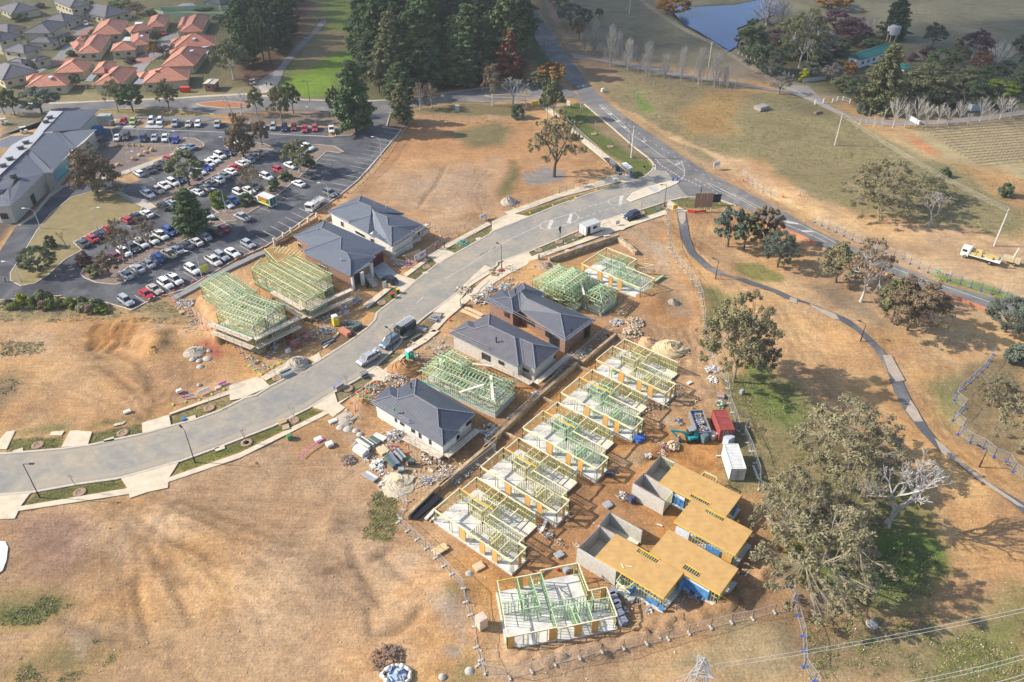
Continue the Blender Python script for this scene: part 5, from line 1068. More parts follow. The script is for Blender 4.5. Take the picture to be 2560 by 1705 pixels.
hT2=thouse('truss_roofed_house','timber frame with peaked green trusses beside the brick house, topmost on the right',[('G',(590,1160),(860,1270),(1000,1120),3.4,26,True),('G',(940,1215),(1110,1290),(1245,1180),3.4,26,True),('G',(480,1105),(640,1175),(840,1000),3.4,22,True),('G',(620,1130),(770,1195),(925,1010),5.4,24,True),('G',(700,1120),(1000,1230),(1080,1090),3.4,22,True)],.5,timg)
for lb,t,a,c,w_ in(('long white beam lying across the green trusses','T',(960,975,4.4),(1415,830,5.),.4),('wide pale plank standing up the slope of the green trusses','T',(1545,665,5.),(1590,1130,4.2),.45),('orange pine plank resting over the trusses near the brick house','G',(915,1085,5.),(950,1230,4.),.35),('pale plank near the top of the trusses beside the block house','T',(1200,440,5.),(1590,490,4.6),.4),('white plank at the left end of the green trusses','T',(610,345,4.6),(615,480,4.2),.5)):
 q=MB();q.beam(W(t,*a),W(t,*c),w_,.12);tag(q.mk('timber_plank',mat('white_timber',(.72,.64,.52),var=.1)),lb,'plank')
timb3=mat('pale_truss_pine',(.52,.62,.40),var=.2,scale=1.2)
hF1=thouse('framed_two_storey_house','two storey timber frame with green roof trusses and scaffold, lowest by the dirt field',[('S',(105,580),(480,835),(820,655),6.7,20,False),('S',(470,820),(975,1010),(1290,880),6.7,20,True),('S',(320,950),(800,1120),(960,1020),6.7,20,False)],4.0,timb3,basemat=mat('lower_dark',(.24,.17,.11),var=.25,scale=1.5))
hG1=thouse('framed_two_storey_house','two storey timber frame with closely spaced yellow green joists, beside the steel-roofed brick house',[('S',(1110,300),(1600,560),(1900,480),5.2,10,False),('S',(780,380),(1490,790),(1620,600),5.2,9,False)],2.2,timb,basemat=MT['lower_dark'])
q=MB()
for a,c,w_ in(((100,575),(440,395),0),((945,110),(1110,290),0),((950,115),(1150,85),0),((780,370),(905,230),0)):
 a3,c3=W('S',*a,5.2),W('S',*c,5.2);fwall(q,a3,c3,2.2,3.0)
for x in range(1080,1420,45):q.beam(W('S',x,160+(x-1080)*.2,5.2),W('S',x+70,70+(x-1080)*.25,5.9),.12)
tag(q.mk('gable_wall_frame',timb),'stud walls and propped rafters at the car park end of the upper timber frame','wall frame')
# scaffolding
def scaffold(lbl,t,pts,lifts,width=1.2,step=2.4,deckz=None,closed=False):
 P_=[W(t,*p)for p in pts];P_=[Vec((v.x,v.y,0))for v in P_]
 h=empty('scaffold',P_[0],lbl,'scaffold');qs=MB();qd=MB()
 for i in range(len(P_)-1):
  a,c=P_[i],P_[i+1];d=c-a;L=d.length
  if L<.3:continue
  d/=L;nr=Vec((d.y,-d.x,0));n_=max(1,round(L/step))
  for k in range(n_+1):
   u=a+d*L*k/n_
   for s_ in(0,width):qs.tube((u+nr*s_)+Vec((0,0,-.1)),(u+nr*s_)+Vec((0,0,lifts[-1]+(1. if s_ else.2))),.035,n=5,cap=False)
   for z_ in lifts:qs.beam(u+Vec((0,0,z_-.08)),u+nr*width+Vec((0,0,z_-.08)),.05)
  for z_ in lifts:
   for s_ in(0,width):qs.beam(a+nr*s_+Vec((0,0,z_-.08)),c+nr*s_+Vec((0,0,z_-.08)),.05)
   for hh in(.5,1.):qs.beam(a+nr*width+Vec((0,0,z_+hh)),c+nr*width+Vec((0,0,z_+hh)),.045)
   x0,x1=a-d*0,c+d*0
   qd.prism([a+nr*.05,c+nr*.05,c+nr*(width-.05),a+nr*(width-.05)],z_-.05,z_,bottom=True)
   qd.beam(a+nr*width+Vec((0,0,z_+.1)),c+nr*width+Vec((0,0,z_+.1)),.04,.18)
 qs.mk('scaffold_tubes',galv,h);qd.mk('scaffold_deck',plank,h);return h
scaffold('scaffold round the street corner of the white rendered house','F',[(1375,905,.0),(1700,690,0)],[1.6,3.4],step=2.)
scaffold('scaffold round the lowest two storey frame by the dirt field','S',[(270,1080,4.),(800,1285,4.),(1000,1185,4.),(1370,1010,4.)],[2.1,4.1])
scaffold('scaffold along the street side of the upper two storey frame','S',[(1090,720,2.),(1495,950,2.),(2080,690,2.)],[1.1,3.2])
scaffold('low scaffold walkway round the front corner of the newest grey tiled house','b',[(650,1060,.9),(1170,1330,.9),(1610,960,.9)],[1.0],step=2.)
scaffold('scaffold walkway round the corner of the mortar stained tiled house','c',[(570,1140,.9),(1010,1330,.9),(1220,1440,.9),(1660,1070,.9)],[1.0])
def rails(lbl,t,pts,z,h_=1.):
 P_=[W(t,*p,z)for p in pts];h=empty('roof_guard_rail',(P_[0].x,P_[0].y,0),lbl,'guard rail');q=MB()
 for i in range(len(P_)-1):
  a,c=P_[i],P_[i+1];n_=max(1,int((c-a).length/2.4))
  for hh in(.45,1.):q.beam(a+Vec((0,0,hh)),c+Vec((0,0,hh)),.05)
  for k in range(n_+1):u=a.lerp(c,k/n_);q.beam(u-Vec((0,0,.3)),u+Vec((0,0,h_)),.05)
 q.mk('rail',galv,h)
rails('metal guard rail along the eave of the long brick house','c',[(590,360),(950,560),(1640,915),(2030,630)],3.7);rails('metal guard rail along the eave of the block house','c',[(118,800),(640,1030)],3.7);rails('metal guard rail on the left eave of the newest tiled house','b',[(150,600),(690,900)],3.4)
# VEHICLES
rubber=mat('tyre_rubber',(.02,.02,.02),var=.1);rimm=mat('wheel_rim',(.40,.41,.43),rough=.35,metal=.6,var=.05);cglass=mat('car_glass',(.018,.024,.032),rough=.08,var=.1,spec=.8)
lamp_w=mat('headlight_glass',(.65,.67,.70),rough=.15,var=.05);lamp_r=mat('tail_light',(.35,.015,.015),rough=.2,var=.05);trim=mat('black_trim',(.025,.025,.028),rough=.5,var=.05)
def paint(nm,c):
 m=mat('paint_'+nm,c,rough=.32,var=.04,spec=.55);m.node_tree.nodes['Principled BSDF'].inputs['Coat Weight'].default_value=.4;return m
PNT={k:paint(k,c)for k,c in dict(white=(.72,.72,.70),pearl=(.62,.60,.55),silver=(.36,.38,.41),grey=(.16,.17,.19),dark=(.05,.055,.065),black=(.012,.013,.016),red=(.42,.02,.035),maroon=(.16,.02,.04),blue=(.02,.08,.30),navy=(.015,.03,.09),royal=(.02,.04,.33),beige=(.42,.38,.31),lime=(.45,.52,.12),steel=(.12,.18,.26)).items()}
PB=paint('base',(.5,.5,.5))
def car_model(kind,name):
 """nose along +X; local coordinates"""
 D=dict(sedan=(4.7,1.8,[(-2.35,.55,.80),(-2.2,.30,.98),(-1.45,.28,1.02),(1.0,.28,.96),(1.9,.30,.85),(2.25,.35,.70),(2.35,.42,.55)],(-1.75,-1.0,.35,1.15,1.45)),hatch=(4.2,1.76,[(-2.1,.5,.85),(-2.0,.30,1.0),(-1.2,.28,1.0),(.9,.28,.97),(1.7,.30,.88),(2.02,.35,.72),(2.1,.42,.55)],(-2.0,-1.5,.3,1.1,1.50)),suv=(4.6,1.88,[(-2.3,.6,1.0),(-2.2,.38,1.12),(-1.2,.36,1.12),(1.0,.36,1.08),(1.95,.38,1.0),(2.22,.42,.82),(2.3,.5,.6)],(-2.2,-1.85,.4,1.15,1.72)),ute=(5.2,1.86,[(-2.6,.6,.95),(-2.55,.42,1.06),(-1.2,.40,1.06),(1.3,.40,1.06),(2.25,.42,1.0),(2.52,.45,.82),(2.6,.55,.6)],(-.95,-.75,.75,1.45,1.74)))
 Lc,Wc,st,(g0,g1,g2,g3,rz)=D[kind];hw=Wc/2
 r=bpy.data.objects.new(name,None);COL.objects.link(r)
 q=MB();q.smooth=False;secs=[]
 for x,zb,zt in st:
  k=1 if abs(x)<Lc*.42 else(.93 if abs(x)<Lc*.48 else.84)
  secs.append([(x,-hw*.9*k,zb),(x,-hw*k,zb+.2*(zt-zb)),(x,-hw*k,zt-.22),(x,-hw*.90*k,zt),(x,0,zt+.05),(x,hw*.90*k,zt),(x,hw*k,zt-.22),(x,hw*k,zb+.2*(zt-zb)),(x,hw*.9*k,zb)])
 n_=9;vs=[v for s_ in secs for v in s_];fs=[]
 for i in range(len(secs)-1):
  for j in range(n_-1):fs.append((i*n_+j,i*n_+j+1,(i+1)*n_+j+1,(i+1)*n_+j))
  fs.append(((i+1)*n_,(i+1)*n_+n_-1,i*n_+n_-1,i*n_))
 fs+=[tuple(range(n_)),tuple(range((len(secs)-1)*n_,len(secs)*n_))[::-1]]
 q.add(vs,[f[::-1]for f in fs])
 rw=hw*.74;rg=(g1,g2)
 q.box(((g1+g2)/2,0,rz),(g2-g1,rw*2,.07));zb_=st[3][2]
 for x0,x1,z0 in((g0,g1,zb_),(g3,g2,zb_-.02)):
  for s_ in(-1,1):q.beam((x0,s_*hw*.86,z0),(x1,s_*rw*.97,rz),.09,.07)
 for s_ in(-1,1):q.beam(((g1+g2)/2-.1,s_*hw*.90,zb_),((g1+g2)/2-.1,s_*rw,rz),.1,.06)
 if kind=='ute':
  for s_ in(-1,1):q.beam((-2.55,s_*(hw-.06),1.1),(-.98,s_*(hw-.06),1.1),.1,.14)
  q.beam((-2.55,-hw+.1,1.1),(-2.55,hw-.1,1.1),.1,.14)
 b_=q.mk('body',PB,r,world=False)
 q=MB();zt2=rz-.05;bz=zb_-.04
 vs=[(g0,-hw*.86,bz),(g3,-hw*.86,bz),(g3,hw*.86,bz),(g0,hw*.86,bz),(g1,-rw*.98,zt2),(g2,-rw*.98,zt2),(g2,rw*.98,zt2),(g1,rw*.98,zt2)]
 q.add(vs,[(0,1,5,4),(1,2,6,5),(2,3,7,6),(3,0,4,7),(4,5,6,7)]);q.mk('windows',cglass,r,world=False)
 if kind=='ute':
  q=MB();q.box((-1.77,0,1.075),(1.5,Wc-.3,.05));q.mk('tray',trim,r,world=False)
 if kind=='suv':
  q=MB()
  for s_ in(-1,1):q.beam((g1+.1,s_*rw*.9,rz+.09),(g2-.1,s_*rw*.9,rz+.09),.05,.05)
  q.mk('roof_rails',trim,r,world=False)
 for sx in(-1,1):
  for sy in(-1,1):
   q=MB();x=sx*Lc*.30+(.05 if sx>0 else 0);q.tube((x,sy*(hw-.2),.34),(x,sy*(hw+.01),.34),.34,n=12);w_=q.mk('wheel',rubber,r,world=False)
   q=MB();q.tube((x,sy*(hw-.02),.34),(x,sy*(hw+.03),.34),.21,n=8);q.mk('rim',rimm,w_,world=False)
 for sy in(-1,1):
  q=MB();q.box((Lc/2-.12,sy*hw*.66,st[-2][2]-.04),(.25,.38,.16));q.mk('headlight',lamp_w,r,world=False)
  q=MB();q.box((-Lc/2+.08,sy*hw*.70,st[1][2]-.16),(.16,.34,.18));q.mk('tail_light',lamp_r,r,world=False)
  q=MB();q.box((g3-.25,sy*(hw+.08),zb_+.05),(.14,.2,.14));q.mk('mirror',PB,r,world=False)
 q=MB();q.box((Lc/2-.04,0,.52),(.1,Wc*.55,.16));q.mk('grille',trim,r,world=False)
 q=MB();q.box((-Lc/2-.01,0,.72),(.04,.42,.13));q.mk('number_plate',mat('plate',(.6,.6,.55)),r,world=False)
 return r
PROTO={k:car_model(k,{'sedan':'parked_sedan','hatch':'parked_hatchback','suv':'parked_suv','ute':'parked_pickup'}[k])for k in('sedan','hatch','suv','ute')}
USED=set()
WORDS={'ute':'pickup','hatch':'hatchback','suv':'suv','sedan':'sedan'}
ORD=['first','second','third','fourth','fifth','sixth','seventh','eighth','ninth','tenth','eleventh','twelfth','thirteenth','fourteenth','fifteenth','sixteenth']
def car(t,x,y,kind,colr_,rz,lbl,gr_,rise=.6):
 p=W(t,x,y,rise)
 sw={'paint_base':PNT[colr_]}
 src=PROTO[kind]
 o_=dup(src,(p.x,p.y,.02),rz,lbl,gr_,swap=sw);o_['category']={'ute':'pickup'}.get(kind,'car')
 return o_
bay=math.atan2(bd.y,bd.x)
vt=W('d',610,290)-W('d',560,400);top_az=math.atan2(vt.y,vt.x)
CARS=[('row along the building site kerb',bay,[('E',1150,1285,'suv','silver'),('E',1335,1225,'sedan','red'),('E',1410,1180,'sedan','beige'),('E',1510,1130,'suv','white'),('E',1590,1090,'ute','white'),('E',1755,1000,'suv','white'),('E',1945,920,'ute','pearl'),('E',2020,880,'suv','silver'),('E',2120,845,'sedan','white'),('E',2262,765,'hatch','silver'),('F',820,305,'suv','grey')]),('row facing the lower mulch strip',bay+PI,[('E',1155,1045,'sedan','silver'),('E',1255,990,'sedan','silver'),('E',1350,945,'sedan','silver'),('E',1437,895,'suv','blue'),('E',1540,855,'ute','beige'),('E',1615,818,'sedan','silver'),('E',1693,778,'sedan','grey'),('E',1785,745,'sedan','pearl'),('E',1865,698,'sedan','silver'),('E',1965,660,'ute','black'),('E',2030,625,'hatch','red'),('E',2207,522,'ute','silver')]),('outer bays beyond the picture truck',bay+PI,[('F',535,215,'sedan','white'),('F',625,140,'sedan','dark')]),('row above the lower mulch strip',bay,[('E',955,910,'hatch','white'),('E',1055,885,'sedan','maroon'),('E',1135,843,'suv','white'),('E',1212,803,'suv','dark'),('E',1287,765,'suv','white'),('E',1385,730,'suv','white'),('E',1465,688,'ute','white'),('E',1550,652,'suv','blue'),('E',1625,622,'sedan','pearl'),('E',1700,595,'sedan','white'),('E',1770,560,'sedan','silver'),('E',1890,505,'sedan','white')]),('row above the bushes by the picture truck',bay,[('d',1540,1235,'sedan','white'),('d',1620,1180,'sedan','blue'),('d',1710,1085,'suv','white'),('d',1830,1050,'sedan','white'),('d',1905,1000,'sedan','dark'),('d',2070,870,'suv','white'),('F',350,90,'hatch','red'),('F',460,50,'sedan','white'),('B',620,1345,'suv','white')]),('row backing on the dry grass island',bay+PI,[('E',755,760,'sedan','dark'),('E',840,715,'sedan','red'),('E',915,680,'suv','navy'),('E',990,630,'hatch','red'),('E',1155,545,'hatch','red'),('E',1240,515,'sedan','black'),('E',1340,490,'sedan','white')]),('row facing the middle mulch strip',bay+PI,[('d',690,1265,'ute','black'),('d',805,1220,'hatch','silver'),('d',880,1160,'hatch','red'),('d',985,1075,'sedan','white'),('d',1150,1070,'sedan','white'),('d',1265,1015,'sedan','beige'),('d',1340,960,'sedan','grey'),('d',1425,905,'sedan','white'),('d',1505,850,'sedan','grey'),('d',1590,795,'sedan','white'),('d',1645,745,'sedan','red'),('d',1740,690,'sedan','white'),('d',1830,640,'suv','silver'),('d',1890,595,'sedan','grey'),('d',1960,545,'sedan','beige')]),('row above the middle mulch strip',bay,[('d',480,1100,'ute','white'),('d',605,1045,'ute','beige'),('d',700,985,'sedan','white'),('d',815,945,'suv','white'),('d',905,900,'sedan','navy'),('d',1085,860,'sedan','silver'),('d',1170,800,'sedan','white'),('d',1250,740,'sedan','royal'),('d',1300,690,'hatch','white'),('d',1370,640,'sedan','white'),('d',1445,585,'suv','white'),('d',1550,540,'sedan','navy'),('d',1600,475,'suv','white'),('d',1720,430,'sedan','white')]),('row beside the boulder garden path',bay+PI,[('d',360,820,'hatch','white'),('d',485,780,'sedan','dark'),('d',605,735,'sedan','black'),('d',690,675,'sedan','dark'),('d',750,620,'hatch','red'),('d',955,510,'sedan','silver'),('d',1055,465,'sedan','steel')]),('row above the boulder garden',top_az+PI,[('d',70,345,'sedan','pearl'),('d',195,330,'suv','dark'),('d',420,350,'ute','navy'),('d',570,345,'sedan','silver'),('d',715,350,'ute','white'),('d',850,375,'hatch','royal')]),('topmost car park row',top_az+PI,[('d',155,130,'hatch','red'),('d',280,125,'hatch','lime'),('d',525,120,'suv','white'),('d',640,125,'suv','white'),('d',850,150,'ute','silver'),('d',1025,160,'sedan','beige'),('d',1150,160,'hatch','white'),('d',1415,165,'ute','silver'),('B',85,1160,'suv','grey'),('B',205,1155,'sedan','silver'),('B',303,1158,'suv','silver'),('B',405,1168,'suv','navy'),('B',490,1162,'hatch','maroon'),('B',590,1178,'hatch','red'),('B',682,1170,'hatch','red'),('B',835,1182,'ute','white')])]
CN=dict(dark='dark grey',pearl='cream white',royal='royal blue',steel='pale blue',beige='beige')
for rn,rz,lst in CARS:
 cnt={}
 for i,(t,x,y,k,c)in enumerate(lst):
  extra=''
  lb='%s %s, %s from left in the %s'%(CN.get(c,c),WORDS[k],ORD[i],rn)
  car(t,x,y,k,c,rz+random.uniform(-.03,.03),lb,'cars parked in the car park rows')
def roadcar(t,x,y,t2,x2,y2,kind,c,lbl):
 a=W(t,x,y);d=W(t2,x2,y2)-a;return car(t,x,y,kind,c,math.atan2(d.y,d.x),lbl,None)
roadcar('G',1385,508,'G',1300,535,'suv','navy','dark blue suv on the driveway right of the white site hut');roadcar('F',1365,1093,'F',1300,1060,'hatch','black','black hatchback on the concrete drive of the steel-roofed brick house')
u1_=roadcar('J',1175,350,'J',1090,400,'ute','silver','silver pickup with full tray parked on the estate road, nearest the camera');roadcar('J',1365,200,'J',1280,260,'suv','steel','blue suv parked between the silver pickup and the black ladder truck')
roadcar('A',785,218,'A',790,240,'suv','white','white van on the suburb street below the wide grey-roofed house');roadcar('A',1485,302,'A',1510,315,'hatch','red','red hatchback behind the hedge among red-roofed houses');roadcar('A',200,118,'A',240,112,'sedan','white','white car under the bare tree at top left of the suburb')
for k in PROTO:
 for ch in list(PROTO[k].children_recursive):bpy.data.objects.remove(ch)
 bpy.data.objects.remove(PROTO[k])
def boxy(name,lbl,cat,p,rz,parts,wheels,wr=.42,gr_=None):
 h=empty(name,(p.x,p.y,.02),lbl,cat,gr_,rz)
 for nm,mt_,boxes in parts:
  q=MB()
  for b_ in boxes:
   if len(b_)==2:q.box(b_[0],b_[1])
   elif b_[0]=='beam':q.beam(*b_[1:])
   elif b_[0]=='poly':q.poly(b_[1])
   else:q.box(b_[0],b_[1],taper=b_[2])
  q.mk(nm,mt_,h,world=False)
 for x,y in wheels:
  for s_ in(-1,1):
   q=MB();q.tube((x,s_*(y-.3),wr),(x,s_*y,wr),wr,n=12);w_=q.mk('wheel',rubber,h,world=False)
   q=MB();q.tube((x,s_*(y-.05),wr),(x,s_*(y+.02),wr),wr*.55,n=8);q.mk('rim',rimm,w_,world=False)
 return h
cabw=PNT['white']
def rzof(t,a,c):d=W(t,*c)-W(t,*a);return math.atan2(d.y,d.x)
wt=mat('truck_green',(.03,.14,.06));wo_=mat('truck_orange',(.65,.16,.02));wy=mat('truck_yellow',(.70,.60,.04));
r_=rzof('F',(340,400),(160,330));p=W('F',245,415)
L_=lambda x,z:(x,z)
side=1.13
bx=[('cab',cabw,[((2.75,0,1.1),(1.5,1.9,1.5)),((2.6,0,1.9),(1.1,1.8,.5),.85)]),('windscreen',cglass,[((3.42,0,1.65),(.2,1.6,.7)),((2.8,0,1.7),(.7,1.94,.5))]),('chassis',trim,[((0,0,.75),(6.2,.9,.3))]),('cargo_box',mat('box_white',(.55,.57,.57),var=.08),[((-.6,0,2.0),(4.6,2.2,2.2))]),('side_picture',wt,[((-.6,side,2.05),(4.2,.03,1.7)),((-.6,-side,2.05),(4.2,.03,1.7))]),('side_stripe',wy,[((-.6,side+.02,1.28),(4.2,.03,.4)),((-.6,-side-.02,1.28),(4.2,.03,.4))]),('side_flames',wo_,[((-.2+.55*i,s_*(side+.03),2.65-.1*(i%3)),(.42,.03,.5+.25*(i%3)))for i in range(-3,4)for s_ in(-1,1)]),('side_lettering',wy,[((-1.4+.25*i,s_*(side+.04),1.95-.0*i),(.16,.02,.22))for i in range(9)for s_ in(-1,1)]+[((-1.2+.22*i,s_*(side+.04),1.62),(.14,.02,.14))for i in range(8)for s_ in(-1,1)]),('rear_doors',mat('dark_green_door',(.03,.10,.06)),[((-2.93,-.5,2.0),(.04,.9,1.9)),((-2.93,.5,2.0),(.04,.9,1.9))]),('tail_lift',galv,[((-3.05,0,.8),(.3,2.1,.15))])]
boxy('box_truck','small box truck with orange, green and yellow picture panels in the car park','truck',p,r_,bx,[(2.3,.95),(-1.6,1.)])
r_=rzof('F',(740,380),(640,460));p=W('F',690,435)
boxy('tipper_truck','white tipper truck with pale loads parked by the site kerb','truck',p,r_,[('cab',cabw,[((2.4,0,1.4),(1.6,2.1,1.9))]),('windscreen',cglass,[((3.2,0,1.75),(.1,1.8,.75)),((2.5,0,1.8),(.9,2.14,.55))]),('chassis',trim,[((0,0,.8),(5.8,.9,.3))]),('tray',cabw,[((-.9,0,1.1),(4.4,2.2,.15)),((-.9,1.08,1.4),(4.4,.06,.6)),((-.9,-1.08,1.4),(4.4,.06,.6)),((-3.1,0,1.4),(.06,2.2,.6)),((1.3,0,1.5),(.06,2.2,.9))]),('load',mat('tipper_load',(.40,.40,.38),var=.3,scale=2),[((.2,0,1.55),(1.7,1.8,.6)),((-1.8,.2,1.45),(1.5,1.5,.4))])],[(2.2,1.05),(-1.8,1.05)],.45)
r_=rzof('J',(1560,60),(1450,130));p=W('J',1515,95)
lad=[('beam',(-1.9,y,2.35),(1.9,y,2.35),.06)for y in(-.8,-.45,0,.45,.8)]+[('beam',(-1.9+.35*i,-.8,2.4),(-1.9+.35*i,.8,2.4),.05)for i in range(12)]
boxy('ladder_truck','black work truck carrying silver ladders on its roof rack beside the kerb','truck',p,r_,[('cab',PNT['black'],[((1.8,0,1.05),(1.5,1.85,1.1)),((1.6,0,1.7),(1.1,1.7,.5),.85)]),('windscreen',cglass,[((2.3,0,1.55),(.25,1.5,.5))]),('tool_body',PNT['dark'],[((-.5,0,1.2),(3.2,1.95,1.3)),((0,0,.65),(5,.8,.25))]),('ladders',mat('ladder_aluminium',(.60,.62,.64),rough=.4),lad),('rack',trim,[('beam',(x,s_*.85,1.7),(x,s_*.85,2.35),.06)for x in(-1.8,0,1.6)for s_ in(-1,1)])],[(1.6,.95),(-1.3,.95)],.38)
q=MB()
for i in range(9):q.blob((-1.8+random.uniform(-.6,.6),random.uniform(-.5,.5),1.3),.4,.3)
o_=q.mk('tray_load',mat('grey_load',(.45,.46,.48),var=.4,scale=3),u1_,world=False)
r_=rzof('H',(2150,790),(1920,725));p=W('H',2020,780)
strawm=mat('straw_bales',(.52,.40,.16),var=.25,scale=3,bump=.5)
boxy('flatbed_truck','white flatbed truck loaded with straw bales on the wide dirt shoulder','truck',p,r_,[('cab',cabw,[((3.7,0,1.5),(1.7,2.1,2.0))]),('windscreen',cglass,[((4.54,0,1.85),(.1,1.8,.8)),((3.8,0,1.9),(1.,2.14,.6))]),('chassis',trim,[((0,0,.85),(8.,.9,.3))]),('tray',cabw,[((-.6,0,1.15),(6.6,2.3,.18)),((2.65,0,2.1),(.1,2.3,2.)),((-3.9,.7,1.8),(.1,.6,1.3))])],[(3.4,1.05),(-1.9,1.05)],.45)
for i,(x,y,z)in enumerate([(1.9,-.55,1.55),(1.9,.55,1.55),(.7,-.55,1.55),(.7,.55,1.55),(1.9,0,2.1),(.8,-.2,2.1),(-.5,0,1.5),(-1.6,.3,1.5),(-2.7,-.3,1.5),(-1.6,-.7,1.45)]):
 q=MB();q.box((x,y,z),(1.1,1.0,.6),random.uniform(-.1,.1));o_=q.mk('straw_bale',strawm);c,s_=math.cos(r_),math.sin(r_)
 o_.location=(p.x,p.y,.02);o_.rotation_euler.z=r_
 tag(o_,['upper straw bale behind the truck cab','straw bale stacked low on the flatbed truck','loose straw bale at the tail of the flatbed truck'][0 if z>2 else(1 if x>0 else 2)],'straw bale','straw bales on the flatbed truck')
p=W('H',2245,800)
boxy('mulcher_trailer','straw coloured blower trailer hitched behind the flatbed truck','trailer',p,r_,[('hopper',mat('trailer_tan',(.50,.40,.24),var=.15),[((.6,0,1.1),(2.4,1.5,.9)),((-1.3,0,1.2),(1.2,1.4,1.2))]),('engine_grille',trim,[((-1.93,0,1.2),(.06,1.,.8))]),('drawbar',trim,[('beam',(1.8,0,.6),(3.6,0,.6),.12)]),('spout',cabw,[('beam',(-.2,0,1.6),(-.5,0,4.2),.22)])],[(-.9,.9)],.36)
for t,x,y,lb in(('a',60,345,'golf cart with pale canopy on the small concrete pad'),('a',300,450,'pale golf cart beside the club building roof, nearer one'),('B',120,772,'golf cart beside the fairway forecourt')):
 p=W(t,x,y);boxy('golf_cart',lb,'golf cart',p,.6,[('body',PNT['pearl'],[((.6,0,.6),(.9,1.1,.5)),((-.6,0,.6),(.9,1.1,.5)),((0,0,.38),(2.1,1.1,.12))]),('canopy',PNT['pearl'],[((-.1,0,1.9),(1.9,1.2,.08))]),('posts',trim,[('beam',(x_,s_*.5,.6),(x_,s_*.5,1.9),.05)for x_ in(-.9,.7)for s_ in(-1,1)]),('seat',trim,[((-.35,0,.95),(.5,1.,.15)),((-.6,0,1.2),(.12,1.,.4))])],[(.7,.6),(-.7,.6)],.22)
p=W('K',1925,1085);teal=mat('excavator_teal',(.02,.30,.30),rough=.4,var=.1)
h=empty('excavator',(p.x,p.y,0),'teal mini excavator with folded arm beside the rubbish skip','excavator')
q=MB()
for s_ in(-1,1):
 a=W('K',1905,1120)+Vec((0,0,0));q.box((p.x+s_*.75,p.y,.3),(.42,2.4,.55),0)
q.mk('tracks',rubber,h)
q=MB();q.box((p.x,p.y,.85),(1.7,1.8,.5),.3);q.box((p.x+.5,p.y+.2,1.2),(.8,1.3,.5),.3);q.mk('body',teal,h)
q=MB();q.box((p.x-.3,p.y+.2,1.6),(.9,1.1,1.1),.3,.9);q.mk('cab_glass',cglass,h);q=MB();q.box((p.x-.3,p.y+.2,2.2),(1.,1.2,.1),.3);q.mk('cab_roof',mat('cab_grey',(.25,.27,.30)),h)
q=MB();b0=p+Vec((-.6,-.3,.9));b1=W('K',1850,1020,1.9);b2=W('K',1740,1005,2.1);b3=W('K',1800,1065,1.0)
q.beam(b0,b1,.28,.34);q.beam(b1,b2,.24,.3);q.beam(b2,b3,.2,.26);q.mk('arm',teal,h)
q=MB();bk=W('K',1818,1085,.5);q.box(bk,(.8,.7,.6),.4,.7);q.mk('bucket',mat('worn_steel',(.16,.15,.14),var=.3),h)
def container(lbl,t,a,c,d_,ztop,col_,nm='shipping_container',doors=True):
 o_,e,nn,L,Wd=rect3(W(t,*a,ztop),W(t,*c,ztop),W(t,*d_,ztop));h=empty(nm,(o_.x,o_.y,0),lbl,'container')
 q=MB();Cc=lambda u,v:tuple((o_+e*u+nn*v).xy);s_=0
 def wallr(p0,p1):
  p0,p1=Vec(p0),Vec(p1);d=p1-p0;n_=max(2,int(d.length/.28));nr=Vec((d.y,-d.x)).normalized()*.05;pts=[]
  for i in range(n_+1):
   u=p0+d*i/n_;k=nr if i%2 else-nr*.2;pts.append(u+k)
  for i in range(n_):q.poly([(*pts[i],.1),(*pts[i+1],.1),(*pts[i+1],ztop-.05),(*pts[i],ztop-.05)])
 K=ccw([Cc(0,0),Cc(L,0),Cc(L,Wd),Cc(0,Wd)])
 for i in range(4):wallr(K[i],K[(i+1)%4])
 q.mk('corrugated_walls',col_,h)
 q=MB();
 for i in range(4):q.beam((*K[i],0),(*K[i],ztop),.14);q.beam((*K[i],ztop),(*K[(i+1)%4],ztop),.14);q.beam((*K[i],.08),(*K[(i+1)%4],.08),.14)
 q.mk('frame',col_,h)
 n_=int(L/.35)if L>Wd else int(Wd/.35);q=MB();q.prism(inset(K,.02),ztop-.1,ztop-.02)
 for i in range(1,n_):
  a_,c_=(Cc(L*i/n_,.1),Cc(L*i/n_,Wd-.1))if L>Wd else(Cc(.1,Wd*i/n_),Cc(L-.1,Wd*i/n_));q.beam((*a_,ztop),(*c_,ztop),.16,.05)
 q.mk('roof',col_,h)
 ends=sorted(range(4),key=lambda i:(K[i][1]+K[(i+1)%4][1]));i=ends[0];p0,p1=Vec(K[i]),Vec(K[(i+1)%4]);d=p1-p0;nr=Vec((d.y,-d.x)).normalized()*.12;q=MB()
 for f in(.2,.4,.6,.8):u=p0+d*f+nr;q.beam((*u,.2),(*u,ztop-.15),.05)
 u=p0+d*.5+nr*.9;q.beam((*u,.2),(*u,ztop-.15),.07);q.mk('door_bars',galv,h)
 return h
redc=mat('container_red',(.30,.07,.06),rough=.5,var=.18,scale=1.2);whc=mat('container_white',(.60,.60,.57),rough=.5,var=.12,scale=.8)
container('red shipping container with ribbed sides beside the rubbish skip','K',(2195,1005),(2320,1000),(2235,820),2.6,redc)
container('white shipping container nearest the orange decks','L',(90,1152),(202,1152),(160,962),2.6,whc)
o_,e,nn,L,Wd=rect3(W('K',1985,1025,1.6),W('K',2108,1020,1.6),W('K',2095,820,1.6));h=empty('rubbish_skip',(o_.x,o_.y,0),'grey open skip heaped with building rubbish left of the red container','skip')
q=MB();C4=[Vec((*(o_+e*u+nn*v).xy,0))for u,v in((0,0),(L,0),(L,Wd),(0,Wd))]
